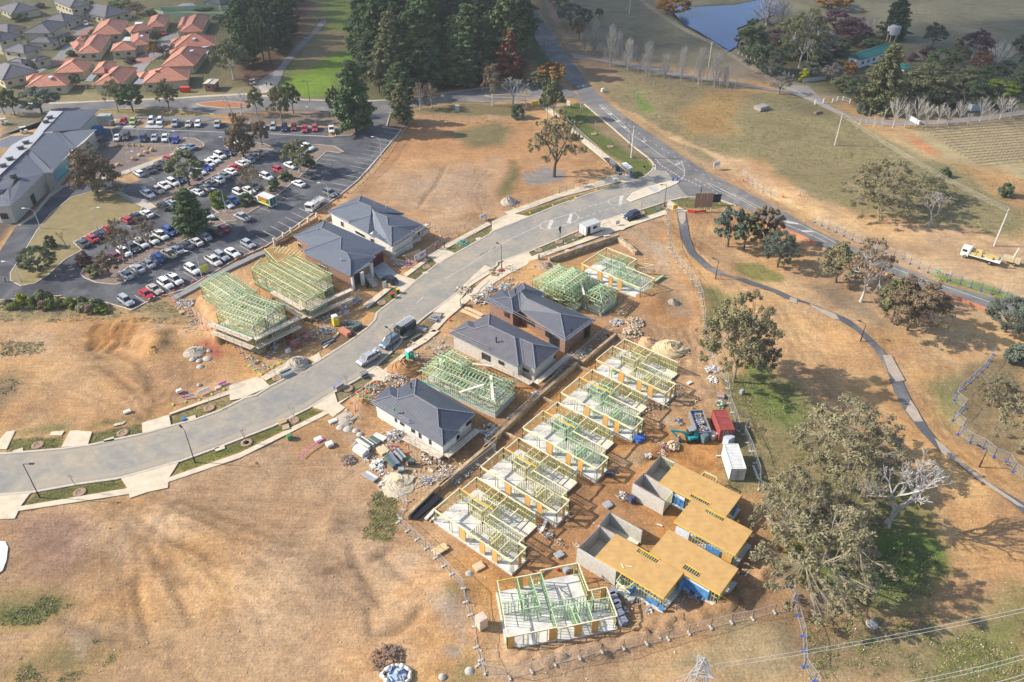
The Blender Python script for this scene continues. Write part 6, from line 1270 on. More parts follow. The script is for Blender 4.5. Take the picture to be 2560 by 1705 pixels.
for i in range(4):
 a,c=C4[i],C4[(i+1)%4];q.beam(a+Vec((0,0,.8)),c+Vec((0,0,.8)),.08,1.55);q.beam(a+Vec((0,0,1.6)),c+Vec((0,0,1.6)),.18,.12)
 for k in range(1,6):u=a.lerp(c,k/6);q.beam(u+Vec((0,0,.1)),u+Vec((0,0,1.5)),.14)
q.mk('skip_body',mat('skip_grey',(.20,.20,.20),var=.15),h);q=MB();q.prism([v.xy for v in C4],.1,.9);q.mk('floor',MT['skip_grey'],h)
def heap(name,lbl,cat,c,r,hgt,mats,n_=60,sz=.3,kind=None,gr_=None,flat=.5,seed=0,rx=1.,long_=1.):
 rnd=random.Random(seed+int(c[0]*10));q=MB()
 for i in range(n_):
  a=rnd.uniform(0,2*PI);d=r*math.sqrt(rnd.random());q.k=rnd.randrange(len(mats));z=c[2]+hgt*(1-(d/r)**1.5)*rnd.uniform(.4,1)
  x,y=c[0]+d*math.cos(a)*rx,c[1]+d*math.sin(a)
  if rnd.random()<.5:q.box((x,y,z),(sz*rnd.uniform(.5,1.8)*long_,sz*rnd.uniform(.3,1.),sz*rnd.uniform(.15,.8)),rnd.uniform(0,PI))
  else:v=Vec((rnd.uniform(-1,1),rnd.uniform(-1,1),rnd.uniform(-.3,.5)))*sz*1.6*long_;q.beam(Vec((x,y,z))-v,Vec((x,y,z))+v,sz*.25,sz*.2)
 o_=q.mk(name,mats,loc=Vec((c[0],c[1],0)));return tag(o_,lbl,cat,gr_)
rub=[mat('rub_white',(.62,.60,.56)),mat('rub_tan',(.45,.34,.2)),mat('rub_blue',(.05,.2,.5)),mat('rub_brown',(.28,.17,.1)),mat('rub_grey',(.32,.33,.35)),mat('rub_green',(.05,.4,.22)),mat('rub_orange',(.75,.20,.05))]
cc=(C4[0]+C4[2])/2
for f in(.2,.5,.8):
 u=o_+e*L*.5+nn*Wd*f;heap('rubbish','mixed building rubbish heaped in the grey skip','rubbish',(u.x,u.y,1.),1.1,.8,rub[:5],60,.32,gr_='rubbish in the skip',seed=int(f*10))
 # TREES
def leafmat(nm,c,v=.35):return mat('leaf_'+nm,tuple(x*(1-v)for x in c),col2=tuple(min(1,x*(1+v))for x in c),scale=.8,rough=.8,spec=.15,detail=3)
LF={k:leafmat(k,c)for k,c in dict(gum=(.21,.19,.10),olive=(.165,.17,.08),green=(.10,.14,.055),dark=(.085,.12,.062),pine=(.095,.145,.06),brown=(.21,.155,.095),blue=(.125,.15,.11),yellow=(.42,.40,.03),ygreen=(.17,.22,.035),red=(.22,.09,.05),orange=(.30,.15,.035),grey=(.22,.20,.17),wisp=(.235,.21,.12),purple=(.12,.07,.075)).items()}
BK={k:mat('bark_'+k,c,var=.3,scale=2,stretch=(1,1,.2))for k,c in dict(gum=(.30,.25,.19),dark=(.10,.08,.065),pale=(.50,.47,.42),grey=(.33,.31,.30),twig=(.40,.37,.34)).items()}
def limbs(q,p,d,L,r,depth,rnd,tips,spread=.6,up=.25,n_=(2,3),minr=.02):
 segs=3;a=Vec(p);dd=Vec(d).normalized()
 for i in range(segs):
  nd=(dd+Vec((rnd.uniform(-.18,.18),rnd.uniform(-.18,.18),rnd.uniform(-.05,.12)+up*.1))).normalized();b_=a+nd*L/segs
  r1=r*(1-.28*(i+1)/segs);q.tube(a,b_,r*(1-.28*i/segs),r1,5 if r>.08 else 3,cap=False);a=b_;dd=nd
  if depth<=1:tips.append((a.copy(),L))
 if depth==0:return
 for k in range(rnd.randint(*n_)):
  ax=Vec((rnd.uniform(-1,1),rnd.uniform(-1,1),rnd.uniform(-.5,.5)));nd=(dd+ax.normalized()*spread+Vec((0,0,up))).normalized()
  limbs(q,a,nd,L*rnd.uniform(.62,.85),max(minr,r*.62),depth-1,rnd,tips,spread,up,n_,minr)
def leaves(q,c,rad,cnt,size,rnd,flat=1.,droop=0):
 for i in range(cnt):
  while True:
   v=Vec((rnd.uniform(-1,1),rnd.uniform(-1,1),rnd.uniform(-1,1)))
   if v.length<1:break
  v=v*(.55+.45*rnd.random());p=Vec(c)+Vec((v.x*rad,v.y*rad,v.z*rad*flat));n_=(v+Vec((rnd.uniform(-.8,.8),rnd.uniform(-.8,.8),rnd.uniform(0,1.)))).normalized()
  a=n_.orthogonal().normalized();a.rotate(Matrix.Rotation(rnd.uniform(0,6.28),3,n_));b_=n_.cross(a);s_=size*rnd.uniform(.6,1.4)
  a=a*s_;b_=b_*s_*.5;q.add([p-a,p-b_*.9,p+a,p+b_],[(0,1,2,3)])
def mk_gum(seed,n_=34,cr=.12,cnt=190,size=.022,low=.34,wide=.42,twigs=2,fill=1.,rs=1.):
 """unit tree, height 1: leaf clumps through a broad dome, each carried by a limb"""
 rnd=random.Random(seed);tq=MB();q=MB();hubs=[];ln=rnd.uniform(-.05,.05)
 tq.tube((0,0,-.03),(ln*.5,.01,.14),.030*rs,.022*rs,7,cap=False);tq.tube((ln*.5,.01,.14),(ln,0,.28),.022*rs,.016*rs,7,cap=False)
 for k in range(5):
  a=k*1.26+rnd.uniform(-.4,.4);e=Vec((ln+wide*.42*math.cos(a),wide*.42*math.sin(a),rnd.uniform(.42,.6)));tq.tube((ln,0,.20+.02*k),e,.014*rs,.008*rs,5,cap=False);hubs.append(e)
 hubs.append(Vec((ln,0,.6)));tq.tube((ln,0,.28),hubs[-1],.016*rs,.009*rs,5,cap=False)
 for i in range(n_):
  a=i*2.4+rnd.uniform(-.4,.4);f=math.sqrt((i+.5)/n_);u=rnd.uniform(.55,1.)if rnd.random()<.75 else rnd.uniform(.1,.55)
  R=wide*f*rnd.uniform(.8,1.08);top=low+(1-low)*math.sqrt(max(0,1-f*f*.92));z=low+(top-low)*u-.03
  c=Vec((ln+R*math.cos(a),R*math.sin(a),z));hb=min(hubs,key=lambda v:(v-c).length);m_=hb.lerp(c,.5)+Vec((0,0,-.03));tq.tube(hb,m_,.006*rs,.004*rs,4,cap=False);tq.tube(m_,c,.004*rs,.0015*rs,3,cap=False)
  for t in range(twigs):tq.tube(m_,c+Vec((rnd.uniform(-1,1),rnd.uniform(-1,1),rnd.uniform(-.2,1)))*cr*.9,.0025*rs,.001*rs,3,cap=False)
  r_=cr*rnd.uniform(.6,1.15);leaves(q,c,r_,int(cnt*fill*(r_/cr)**2),size,rnd,.62)
  for t in range(2):leaves(q,c+Vec((rnd.uniform(-1,1),rnd.uniform(-1,1),rnd.uniform(-.5,.4)))*cr,r_*.5,int(cnt*fill*.22),size,rnd,.8)
 return tq,q,wide+cr*.6
def mk_round(seed,cnt=130,clumps=60,size=.03,wide=.42,low=.22):
 rnd=random.Random(seed);tq=MB();q=MB();tq.tube((0,0,-.02),(0.02,0,.35),.03,.022,6);
 for k in range(7):
  a=k*.9+rnd.random();tq.tube((.02,0,.30),(wide*.6*math.cos(a),wide*.6*math.sin(a),rnd.uniform(.55,.8)),.016,.005,4,cap=False)
 for k in range(clumps):
  th=rnd.uniform(0,2*PI);u=rnd.uniform(-.75,1);r_=math.sqrt(max(0,1-u*u))*rnd.uniform(.65,1.02);zc=low+(1-low)/2;p=(wide*r_*math.cos(th),wide*r_*math.sin(th),zc+u*(1-low)/2*.92)
  leaves(q,p,rnd.uniform(.06,.11),int(cnt*rnd.uniform(.6,1.3)),size,rnd,.7)
 return tq,q,wide*1.05
def mk_pine(seed,tiers=15,wide=.25,size=.024,low=.12,top=1.,pw=.55):
 rnd=random.Random(seed);tq=MB();q=MB();tq.tube((0,0,-.02),(0,0,.95),.018,.003,6)
 for i in range(tiers):
  f=i/(tiers-1);z=low+(top-low)*f;R=wide*(1-f*.96)**pw*rnd.uniform(.75,1.15)*(1 if f>.12 else.75);n_=int(6+5*(1-f));a0=rnd.uniform(0,6)
  for k in range(n_):
   a=a0+2*PI*k/n_+rnd.uniform(-.35,.35);rr_=R*rnd.uniform(.6,1.15);e=Vec((rr_*math.cos(a),rr_*math.sin(a),z+rr_*.12+rnd.uniform(-.02,.02)));tq.tube((0,0,z-.02),e,.004,.001,3,cap=False)
   for j in(.4,.72,1.):leaves(q,Vec((e.x*j,e.y*j,z-.02+(e.z-z+.02)*j)),.034+.034*(1-f)*rnd.uniform(.7,1.3),44,size,rnd,.6)
 return tq,q,wide
def mk_poplar(seed,n_=70,wide=.16):
 rnd=random.Random(seed);q=MB();q.tube((0,0,-.02),(0,0,.5),.014,.008,5,cap=False);q.tube((0,0,.5),(.01,0,1.),.008,.001,4,cap=False)
 for i in range(n_):
  z=.06+.7*(i/n_)**1.2;a=i*2.4;r_=wide*rnd.uniform(.45,1)*(1-(z-.1)*.75);L=rnd.uniform(.22,.42)*(1.1-z*.6);p0=Vec((0,0,z));p1=Vec((r_*.6*math.cos(a),r_*.6*math.sin(a),z+L*.3));p2=Vec((r_*math.cos(a+.1),r_*math.sin(a+.1),min(1,z+L)))
  q.tube(p0,p1,.0045,.003,4,cap=False);q.tube(p1,p2,.003,.001,3,cap=False)
  for k in range(4):m_=p1.lerp(p2,rnd.uniform(0,.7));q.tube(m_,m_+Vec((rnd.uniform(-.03,.03),rnd.uniform(-.03,.03),rnd.uniform(.05,.13))),.0016,.0007,3,cap=False)
 return q,wide
def mk_fan(seed):
 rnd=random.Random(seed);q=MB();q.tube((0,0,-.02),(.01,0,.24),.02,.015,6,cap=False)
 def br(p,d,L,r,dep):
  e=p+d*L;q.tube(p,e,r,r*.62,4 if r>.004 else 3,cap=False)
  if dep==0:return
  for k in range(3 if dep>1 else 4):nd=(d+Vec((rnd.uniform(-1,1),rnd.uniform(-1,1),rnd.uniform(-.1,.7)))*.42).normalized();br(p+d*L*rnd.uniform(.45,1),nd,L*rnd.uniform(.6,.8),r*.55,dep-1)
 for k in range(9):
  a=k*.7+rnd.uniform(-.2,.2);t=rnd.uniform(.35,.9);br(Vec((0,0,rnd.uniform(.15,.26))),Vec((math.cos(a)*t,math.sin(a)*t,1)).normalized(),.27,.009,3)
 return q,max(.2,max(math.hypot(x,y)for x,y,z in q.v))
def mk_bare(seed,L=.33,spread=.35,up=.5,depth=5,n_=(2,3),r0=.018,minr=.0022,lean=0):
 rnd=random.Random(seed);q=MB();tips=[]
 limbs(q,(0,0,-.02),(lean,0,1),L,r0,depth,rnd,tips,spread,up,n_,minr);mx_=max(t[0].z for t in tips);s_=1/mx_;q.v=[(x*s_,y*s_,z*s_)for x,y,z in q.v]
 return q,max(math.hypot(x,y)for x,y,z in q.v)
def mk_bush(seed,cnt=110,clumps=22,size=.07):
 rnd=random.Random(seed);q=MB();tq=MB()
 for k in range(5):a=k*1.25;tq.tube((0,0,-.03),(.3*math.cos(a),.3*math.sin(a),.6),.02,.008,4,cap=False)
 for k in range(clumps):
  th=rnd.uniform(0,2*PI);u=rnd.random();r_=math.sqrt(1-u*u)*rnd.uniform(.5,1);leaves(q,(.42*r_*math.cos(th),.42*r_*math.sin(th),.15+.68*u),.16,cnt,size,rnd,.8)
 return tq,q,.5
TM={}
def tmesh(key,fn):
 if key not in TM:
  t=fn();ms=[]
  for q,nm in((t[0],'trunk'),(t[1],'crown')):
   me_=bpy.data.meshes.new(nm);me_.from_pydata(q.v,[],q.f);me_.materials.append(BK['gum']);me_.update();ms.append(me_)
  TM[key]=(ms,t[2])
 return TM[key]
def bmesh_(key,fn):
 if key not in TM:
  q,w_=fn();me_=bpy.data.meshes.new('branches');me_.from_pydata(q.v,[],q.f);me_.materials.append(BK['pale']);me_.update();TM[key]=(me_,w_)
 return TM[key]
KIND=dict(gum=lambda s:mk_gum(s),gumbig=lambda s:mk_gum(s,110,.08,180,.0115,.18,.44,4,1.,.6),gumwisp=lambda s:mk_gum(s,120,.06,84,.0125,.10,.47,6,1.,.5),gumsparse=lambda s:mk_gum(s,34,.10,80,.02,.3,.42,4,.8),gumfull=lambda s:mk_gum(s,48,.13,230,.02,.14,.40),round=lambda s:mk_round(s),pine=lambda s:mk_pine(s),bush=lambda s:mk_bush(s),conifer=lambda s:mk_pine(s,22,.36,.02,.03),tall=lambda s:mk_pine(s,15,.24,.024,.3,1.,.42),roundbig=lambda s:mk_round(s,120,150,.016,.5,.12))
TCNT=0
def tree(p,h_,wid,kind,leaf,bark,name,lbl,cat='tree',gr_=None,var=3):
 """h_ height, wid crown width (m)"""
 global TCNT;TCNT+=1;sd=TCNT%var;(ms,uw)=tmesh((kind,sd),lambda:KIND[kind](sd*17+5));z0=gz(p[0],p[1])-.05
 h=empty(name,(p[0],p[1],z0),lbl,cat,gr_,random.uniform(0,6.28));kx=wid/(2*uw)
 for me_,nm,mt_ in((ms[0],'trunk',BK[bark]),(ms[1],'crown',LF[leaf])):
  o_=bpy.data.objects.new(nm,me_);COL.objects.link(o_);o_.parent=h;o_.scale=(kx,kx,h_);o_.material_slots[0].link='OBJECT';o_.material_slots[0].material=mt_
 return h
def bare(p,h_,wid,kind,bark,name,lbl,cat='tree',gr_=None,var=3,lean=None):
 global TCNT;TCNT+=1;sd=TCNT%var
 F_=dict(poplar=mk_poplar,spread=mk_fan,dead=lambda s:mk_bare(s+51,.22,.7,.1,6,(2,3),.026,.0022),sapling=lambda s:mk_bare(s+71,.3,.3,.6,3,(2,3),.012,.003))
 me_,uw=bmesh_((kind,sd),lambda:F_[kind](sd*13));z0=gz(p[0],p[1])-.03;o_=bpy.data.objects.new(name,me_);COL.objects.link(o_);o_.location=(p[0],p[1],z0)
 kx=wid/(2*uw);o_.scale=(kx,kx,h_);o_.rotation_euler.z=random.uniform(0,6.28);o_.material_slots[0].link='OBJECT';o_.material_slots[0].material=BK[bark]
 if lean:o_.rotation_euler.x=lean
 return tag(o_,lbl,cat,gr_)
def tp(t,x,y,ytop,wpx,kind,leaf,bark,name,lbl,cat='tree',gr_=None,**k):
 p=W(t,x,y);return tree(p,max(.8,HT(p,t,ytop)),WID(p,t,wpx),kind,leaf,bark,name,lbl,cat,gr_,**k)
def bpx(t,x,y,ytop,wpx,kind,bark,name,lbl,cat='tree',gr_=None,**k):
 p=W(t,x,y);return bare(p,max(.8,HT(p,t,ytop)),WID(p,t,wpx),kind,bark,name,lbl,cat,gr_,**k)
TREES=[('A',45,1040,790,150,'gum','gum','dark','gum_tree','small dark gum tree cut by the left edge beside the upper road'),('A',140,1045,785,160,'gum','green','dark','gum_tree','dark green gum tree second from the left edge beside the upper road'),('A',385,1035,800,345,'round','blue','dark','gum_tree','broad grey green tree above the club building roof'),('A',1075,1018,665,230,'gumsparse','olive','gum','gum_tree','thin sparse gum in front of the terracotta house with chimney'),('A',1215,1012,755,270,'round','green','dark','gum_tree','round mid green tree beside a lamp post on the upper road'),('A',1545,1005,705,225,'gum','olive','dark','gum_tree','grey green gum in front of the terracotta house by the red skip'),('B',150,1048,780,170,'gum','olive','gum','gum_tree','small gum left of the yellow sign near the fairway forecourt'),('B',385,1105,745,210,'gum','olive','gum','gum_tree','loose gum on the grass bank left of the darker twin by the fairway'),('B',490,1035,730,190,'gum','green','dark','gum_tree','darker gum standing right behind the loose gum by the fairway'),('B',1060,1200,560,360,'pine','pine','dark','pine_tree','large solitary pine at the car park entrance'),('B',870,1060,780,140,'round','dark','gum','round_tree','small dark round tree leaning beside the large entrance pine'),('B',1480,1118,765,225,'pine','olive','gum','cypress_tree','yellow green conical tree right of the car park entrance'),('B',1750,978,740,190,'gumsparse','brown','pale','birch_tree','thin brown birch by the bend of the upper road'),('B',1640,1000,735,150,'gumsparse','brown','pale','birch_tree','thin brown birch left of its wider neighbour on the upper road'),('B',2300,962,550,220,'gum','brown','pale','birch_tree','tall brown leaved birch on the long road island'),('d',1765,600,10,430,'gumfull','brown','dark','gum_tree','wide brown green gum at the top end of the middle mulch strip'),('d',2010,440,85,260,'gum','brown','dark','gum_tree','brown green gum right of the wide one at the strip end'),('d',1035,990,530,490,'round','olive','dark','round_tree','big round olive green tree in the middle mulch strip'),('E',1772,665,275,340,'pine','pine','dark','pine_tree','bushy green pine standing among the car park rows'),('E',1135,945,520,260,'gumsparse','brown','gum','gum_tree','thin brown gum on the lower mulch strip, left one'),('E',1375,805,480,300,'gumsparse','brown','gum','gum_tree','thin brown gum on the lower mulch strip, right one'),('a',1188,1190,590,600,'gumfull','brown','dark','gum_tree','large brown gum between the club building and the boulder garden'),('d',1885,1120,680,420,'gumsparse','brown','gum','gum_tree','brown gum at the strip left of the picture truck'),('F',545,110,-200,350,'gum','olive','pale','gum_tree','olive gum with pale trunk above the empty bays'),('C',675,1075,680,230,'gum','olive','pale','gum_tree','slender gum at the start of the pale footpath, right one'),('C',610,1075,700,180,'gum','green','pale','gum_tree','slender gum at the start of the pale footpath, left one'),('C',340,1070,930,150,'bush','dark','dark','round_bush','dark round bush under the dead tree in the upper lot'),('G',675,152,-470,560,'gumsparse','gum','dark','gum_tree','tall spreading gum alone in the empty bare lot'),('C',260,740,285,300,'pine','red','dark','autumn_tree','rust red autumn tree at the front edge of the dark pine wood'),('C',60,780,540,200,'gum','brown','pale','birch_tree','brown weeping tree at the pine wood corner'),('C',520,800,650,190,'round','olive','gum','round_tree','small olive tree between the dead tree and the main road'),('C',640,770,570,290,'round','orange','dark','autumn_tree','low orange autumn tree beside the main road'),('C',900,360,150,160,'gum','brown','dark','gum_tree','brown gum below the dark trees at the poplar row'),('C',830,230,30,270,'round','blue','dark','round_tree','dark blue green tree above the poplar row'),('C',950,240,70,150,'round','dark','dark','round_tree','dark tree just right of the blue green tree'),('C',1085,162,66,95,'gum','dark','dark','gum_tree','small lone dark tree in the top paddock'),('C',720,60,-60,200,'gum','olive','dark','gum_tree','olive tree cut by the top edge beside the dirt track'),('C',1760,125,-30,350,'round','orange','dark','willow_tree','golden willow on the near bank of the pond'),('D',225,428,135,270,'gumfull','dark','dark','gum_tree','dark gum at the right end of the pond'),('D',610,525,50,430,'gumbig','olive','pale','gum_tree','tallest gum with pale limbs left of the farmhouse'),('D',1335,300,-30,240,'conifer','dark','dark','cypress_tree','tall dark pointed conifer behind the farmhouse tank'),('D',1640,370,165,210,'gum','dark','dark','gum_tree','dark gum in the paddock right of the tall conifer'),('D',1945,450,215,300,'gum','purple','pale','gum_tree','dark gum with pale forked trunk behind the red tree'),('D',740,490,330,220,'pine','blue','dark','cedar_tree','blue green cedar left of the farmhouse'),('D',700,600,480,170,'round','blue','dark','round_tree','blue green shrubby tree above the yellow wattle'),('D',640,622,520,105,'bush','yellow','gum','wattle_bush','bright yellow wattle by the farm drive'),('D',985,610,470,160,'gum','orange','dark','autumn_tree','orange autumn tree in front of the farmhouse'),('D',860,640,470,180,'gum','grey','gum','bare_shrub','grey leafless tree left of the orange tree'),('D',1220,860,360,360,'conifer','olive','dark','pine_tree','large yellow green conifer in front of the farmhouse'),('D',1040,780,610,230,'round','dark','dark','round_tree','dark green tree left of the large conifer'),('D',1090,870,780,90,'bush','blue','dark','round_bush','grey green bush at the drive edge'),('D',1560,790,485,420,'gumfull','olive','dark','gum_tree','broad olive gum behind the white bare trees'),('D',1700,560,380,250,'round','green','dark','round_tree','mid green tree right of the farm shed'),('D',1870,700,500,300,'gumfull','olive','dark','gum_tree','olive gum left of the small grey hut'),('D',1830,500,350,190,'round','olive','dark','round_tree','bright topped olive tree behind the garden'),('D',2010,560,385,190,'gum','red','pale','autumn_tree','red leaved tree with white twigs at the far right'),('D',2150,740,620,290,'round','ygreen','dark','round_tree','yellow green tree beside the small grey hut'),('D',1950,820,600,280,'gumfull','dark','dark','gum_tree','dark tree behind the glass sheds'),('D',900,420,290,230,'round','green','dark','round_tree','green tree behind the left gable of the farmhouse'),('D',390,610,360,170,'gumsparse','blue','dark','thin_tree','thin dark tree by the white post fence'),('D',460,730,560,190,'gumsparse','grey','dark','thin_tree','thin nearly bare tree standing at the fork of the farm drive'),('D',420,360,230,260,'round','purple','dark','round_tree','dull purple brown tree behind the pond gum'),('D',880,280,80,330,'round','purple','dark','round_tree','wide bare purple grey tree behind the tallest gum'),('D',560,330,120,300,'gumfull','olive','dark','gum_tree','olive gum just left of the tallest gum'),('D',860,60,-60,330,'round','orange','dark','willow_tree','golden willow at the top edge above the farmhouse'),('D',1490,470,400,90,'bush','purple','dark','round_bush','round purple brown bush right of the tank'),('D',1600,450,350,140,'bush','purple','dark','round_bush','low purple scrub right of the round bush'),('D',2340,560,350,120,'round','dark','dark','round_tree','dark tree cut by the right edge in the paddock'),('D',2200,560,470,200,'round','dark','dark','round_tree','dark hedge like tree behind the yellow green tree'),('D',2330,700,480,260,'gumfull','dark','dark','gum_tree','dark gum cut by the right edge above the white trees'),('H',1230,412,-50,620,'gumwisp','gum','gum','gum_tree','huge old gum on the grassy bank above the dirt shoulder'),('H',1600,300,60,360,'gumwisp','olive','gum','gum_tree','right hand half of the old gum pair, above the dead gum'),('H',1738,125,45,95,'bush','dark','dark','round_bush','dark bush near the vineyard, left one'),('H',2205,275,168,130,'bush','dark','dark','round_bush','dark bush below the vineyard, right one'),('H',60,670,370,270,'round','blue','dark','gum_tree','grey green gum left in the clump at the top of the shared path'),('H',185,690,420,220,'round','olive','dark','gum_tree','dull gum in the middle of the clump by the shared path'),('H',330,670,360,260,'round','brown','dark','gum_tree','brown green gum right in the clump beside the main road'),('H',445,825,555,290,'roundbig','blue','dark','round_tree','rounded grey green tree standing just below the clump'),('H',900,945,640,360,'gum','gum','dark','gum_tree','olive brown gum left of the sparse pink brown one'),('H',1090,1095,590,420,'gumsparse','brown','pale','gum_tree','pink brown sparse gum with pale trunk beside the main road'),('H',1450,1310,880,580,'gumbig','brown','dark','gum_tree','huge bushy brown tree mass above the shared path'),('H',1330,1250,920,300,'round','olive','dark','gum_tree','olive lobe at the left of the huge bushy tree'),('H',2210,1330,1080,370,'roundbig','blue','dark','gum_tree','bushy grey green tree near the right edge below the road'),('L',105,475,-250,660,'gumbig','gum','gum','gum_tree','leaning gum between the haul track and the shared path, casting a long shadow'),('L',1000,1150,640,900,'gumwisp','wisp','gum','gum_tree','wide crowned gum with white limbs, upper of the central pair'),('Q',500,420,-160,640,'gumwisp','wisp','gum','gum_tree','olive gum between the upper central gum and the fence'),('Q',730,800,210,1050,'gumwisp','wisp','gum','gum_tree','huge gum nearest the camera with pale roots by the fence bend'),('Q',950,330,-100,560,'gumwisp','wisp','gum','gum_tree','gum in the middle of the big clump, left of the bare fallen tree'),('L',2330,990,440,560,'gumwisp','wisp','gum','gum_tree','large gum cut by the right edge inside the zigzag fence'),('L',2120,620,400,330,'gumwisp','wisp','dark','gum_tree','olive gum above the large one inside the zigzag fence'),('L',2290,330,170,190,'bush','blue','dark','round_bush','grey bush at the right edge by the fence end'),('D',330,560,300,300,'gumfull','dark','dark','gum_tree','dark leafy tree between the pond gum and the cedar'),('D',800,420,230,300,'gumfull','grey','dark','gum_tree','dull grey tree right behind the tallest gum'),('D',1010,330,130,330,'gumfull','purple','dark','round_tree','purple grey thicket behind the green farmhouse roof'),('D',1180,420,300,200,'round','dark','dark','round_tree','dark tree touching the right gable of the farmhouse'),('D',1450,720,520,300,'gumfull','olive','dark','gum_tree','olive tree between the large conifer and the broad gum'),('D',1250,700,480,300,'round','olive','dark','round_tree','round olive tree at the back of the large conifer'),('D',1730,800,580,300,'gumfull','gum','dark','gum_tree','tan green gum above the left glass shed'),('D',2060,640,500,240,'gumfull','dark','dark','gum_tree','dark gum between the red tree and the grey hut'),('D',950,700,560,200,'gumfull','olive','dark','gum_tree','olive shrubby tree below the orange autumn tree'),('D',620,460,330,260,'gumfull','dark','dark','gum_tree','dark understorey tree below the tallest gum'),('D',2320,400,260,160,'gumfull','dark','dark','gum_tree','dark tree at the right edge of the far paddock'),('E',370,1020,800,330,'roundbig','dark','dark','round_tree','dark spreading tree on the dry grass island'),('E',470,795,675,120,'bush','dark','dark','round_bush','small dark conifer bush on the dry grass island'),('E',1005,1075,830,250,'gum','brown','dark','small_tree','brown small tree on the round end of the lower mulch strip'),('E',850,1050,950,170,'bush','olive','dark','round_bush','olive bush at the round end of the lower mulch strip'),('E',780,960,825,160,'bush','purple','dark','round_bush','purple leaved bush at the round end of the strip'),('E',2000,415,265,190,'bush','ygreen','dark','round_bush','yellow green shrub on the little concrete kerbed island'),('F',310,270,165,130,'bush','green','dark','round_bush','green shrub right of the white suv above the picture truck'),('F',420,180,90,130,'bush','green','dark','round_bush','green shrub on the strip near the red hatchback'),('F',60,400,290,170,'bush','dark','dark','round_bush','dark shrub beside the picture truck cab'),('F',620,60,-40,140,'bush','dark','dark','round_bush','dark shrub under the olive gum above the empty bays'),('E',200,1300,1200,110,'bush','yellow','gum','round_bush','small yellow green shrub at the left below the car park'),('E',310,1330,1230,120,'bush','ygreen','gum','round_bush','bright shrub second from left below the car park'),('E',400,1300,1165,180,'bush','olive','gum','round_bush','tall olive shrub below the car park'),('E',470,1340,1260,130,'bush','green','gum','round_bush','dark green shrub below the tall olive one'),('E',745,1310,1235,130,'bush','green','gum','round_bush','bright green shrub left of the parking corner'),('E',885,1350,1250,160,'bush','olive','gum','round_bush','olive shrub at the parking corner'),('A',700,790,660,110,'round','green','dark','round_bush','green hedge tree between the two front terracotta houses'),('A',790,670,610,100,'bush','dark','dark','round_bush','dark shrub above the hedge between the terracotta houses'),('A',400,590,510,120,'bush','dark','dark','round_bush','dark shrub at the corner porch of the cream townhouse'),('A',1190,570,505,120,'bush','purple','dark','round_bush','purple shrub on the brick court of the red roofs'),('A',1410,520,385,140,'gum','orange','pale','small_tree','orange birch among the red-roofed houses'),('A',1520,500,410,150,'round','purple','dark','round_tree','dull purple tree among the red-roofed houses'),('A',1430,380,280,100,'round','dark','dark','round_bush','dark hedge behind the red car'),('A',2000,200,130,110,'round','dark','dark','round_bush','dark hedge right of the top right terracotta house'),('A',270,690,600,150,'gum','purple','dark','small_tree','purple leaved tree left of the first terracotta roof'),('A',860,310,260,110,'bush','green','dark','round_bush','dark green shrub left of the top left terracotta house'),('A',650,510,450,110,'bush','dark','dark','round_bush','dark shrub by the street bend'),('A',1400,130,70,150,'bush','dark','dark','round_bush','dark hedge left of the tennis court'),('A',1110,70,-10,230,'round','green','dark','round_tree','green trees behind the wide grey-roofed house'),('A',1250,130,10,200,'gum','brown','dark','small_tree','brown tree left of the tennis court hedge'),('A',1900,80,40,260,'bush','dark','dark','round_bush','dark hedge behind the tennis court'),('A',800,80,0,160,'round','dark','dark','round_bush','dark tree by the tall cream gable house'),('A',370,70,20,120,'bush','dark','dark','round_bush','dark shrub between the roofs at the top left'),('A',180,180,110,180,'bush','dark','dark','round_bush','dark shrubs below the white car at top left'),('A',620,380,310,130,'bush','green','dark','round_bush','green hedge along the suburb street'),('A',2130,720,340,380,'gum','olive','pale','gum_tree','large grey green gum left of the fairway, by the brick shed'),('A',2290,120,-60,330,'gum','olive','dark','gum_tree','olive gum at the top beside the tennis court lawn'),('B',130,560,300,200,'round','dark','dark','gum_tree','dark tree at the front of the left pine group'),]
for T_ in TREES:tp(*T_)
BARES=[('C',1040,492,165,175,'poplar','grey'),('C',950,462,230,100,'poplar','grey'),('C',1185,600,195,165,'poplar','twig'),('C',1262,540,270,110,'poplar','grey'),('C',1345,640,325,160,'poplar','twig'),('C',1420,560,390,110,'poplar','grey'),('C',1515,690,355,160,'poplar','twig'),('C',1680,705,470,130,'poplar','grey'),('C',1832,735,390,120,'poplar','grey'),('C',1990,765,400,150,'poplar','twig'),('C',2135,790,440,170,'poplar','grey'),('C',2230,760,560,110,'poplar','grey')]
ON=['first','second','third','fourth','fifth','sixth','seventh','eighth','ninth','tenth','eleventh','twelfth','thirteenth']
for i,b_ in enumerate(sorted(BARES,key=lambda b:b[1])):bpx(*b_,'bare_poplar','bare grey poplar, %s from the left in the row beside the farm track'%ON[i],'tree','bare poplars along the farm track')
WB=[(1340,985,690,190),(1430,980,760,110),(1515,975,690,190),(1592,975,750,130),(1685,958,755,130),(1762,962,800,130),(1845,955,715,130),(1920,950,850,100),(2010,940,700,150),(2085,935,800,90),(2168,920,685,210),(2250,915,780,120)]
for i,b_ in enumerate(WB):bpx('D',*b_,'spread','pale','bare_white_tree','bare white-barked tree, %s from the left in the row above the vineyard'%ON[i],'tree','white bare trees along the drive')
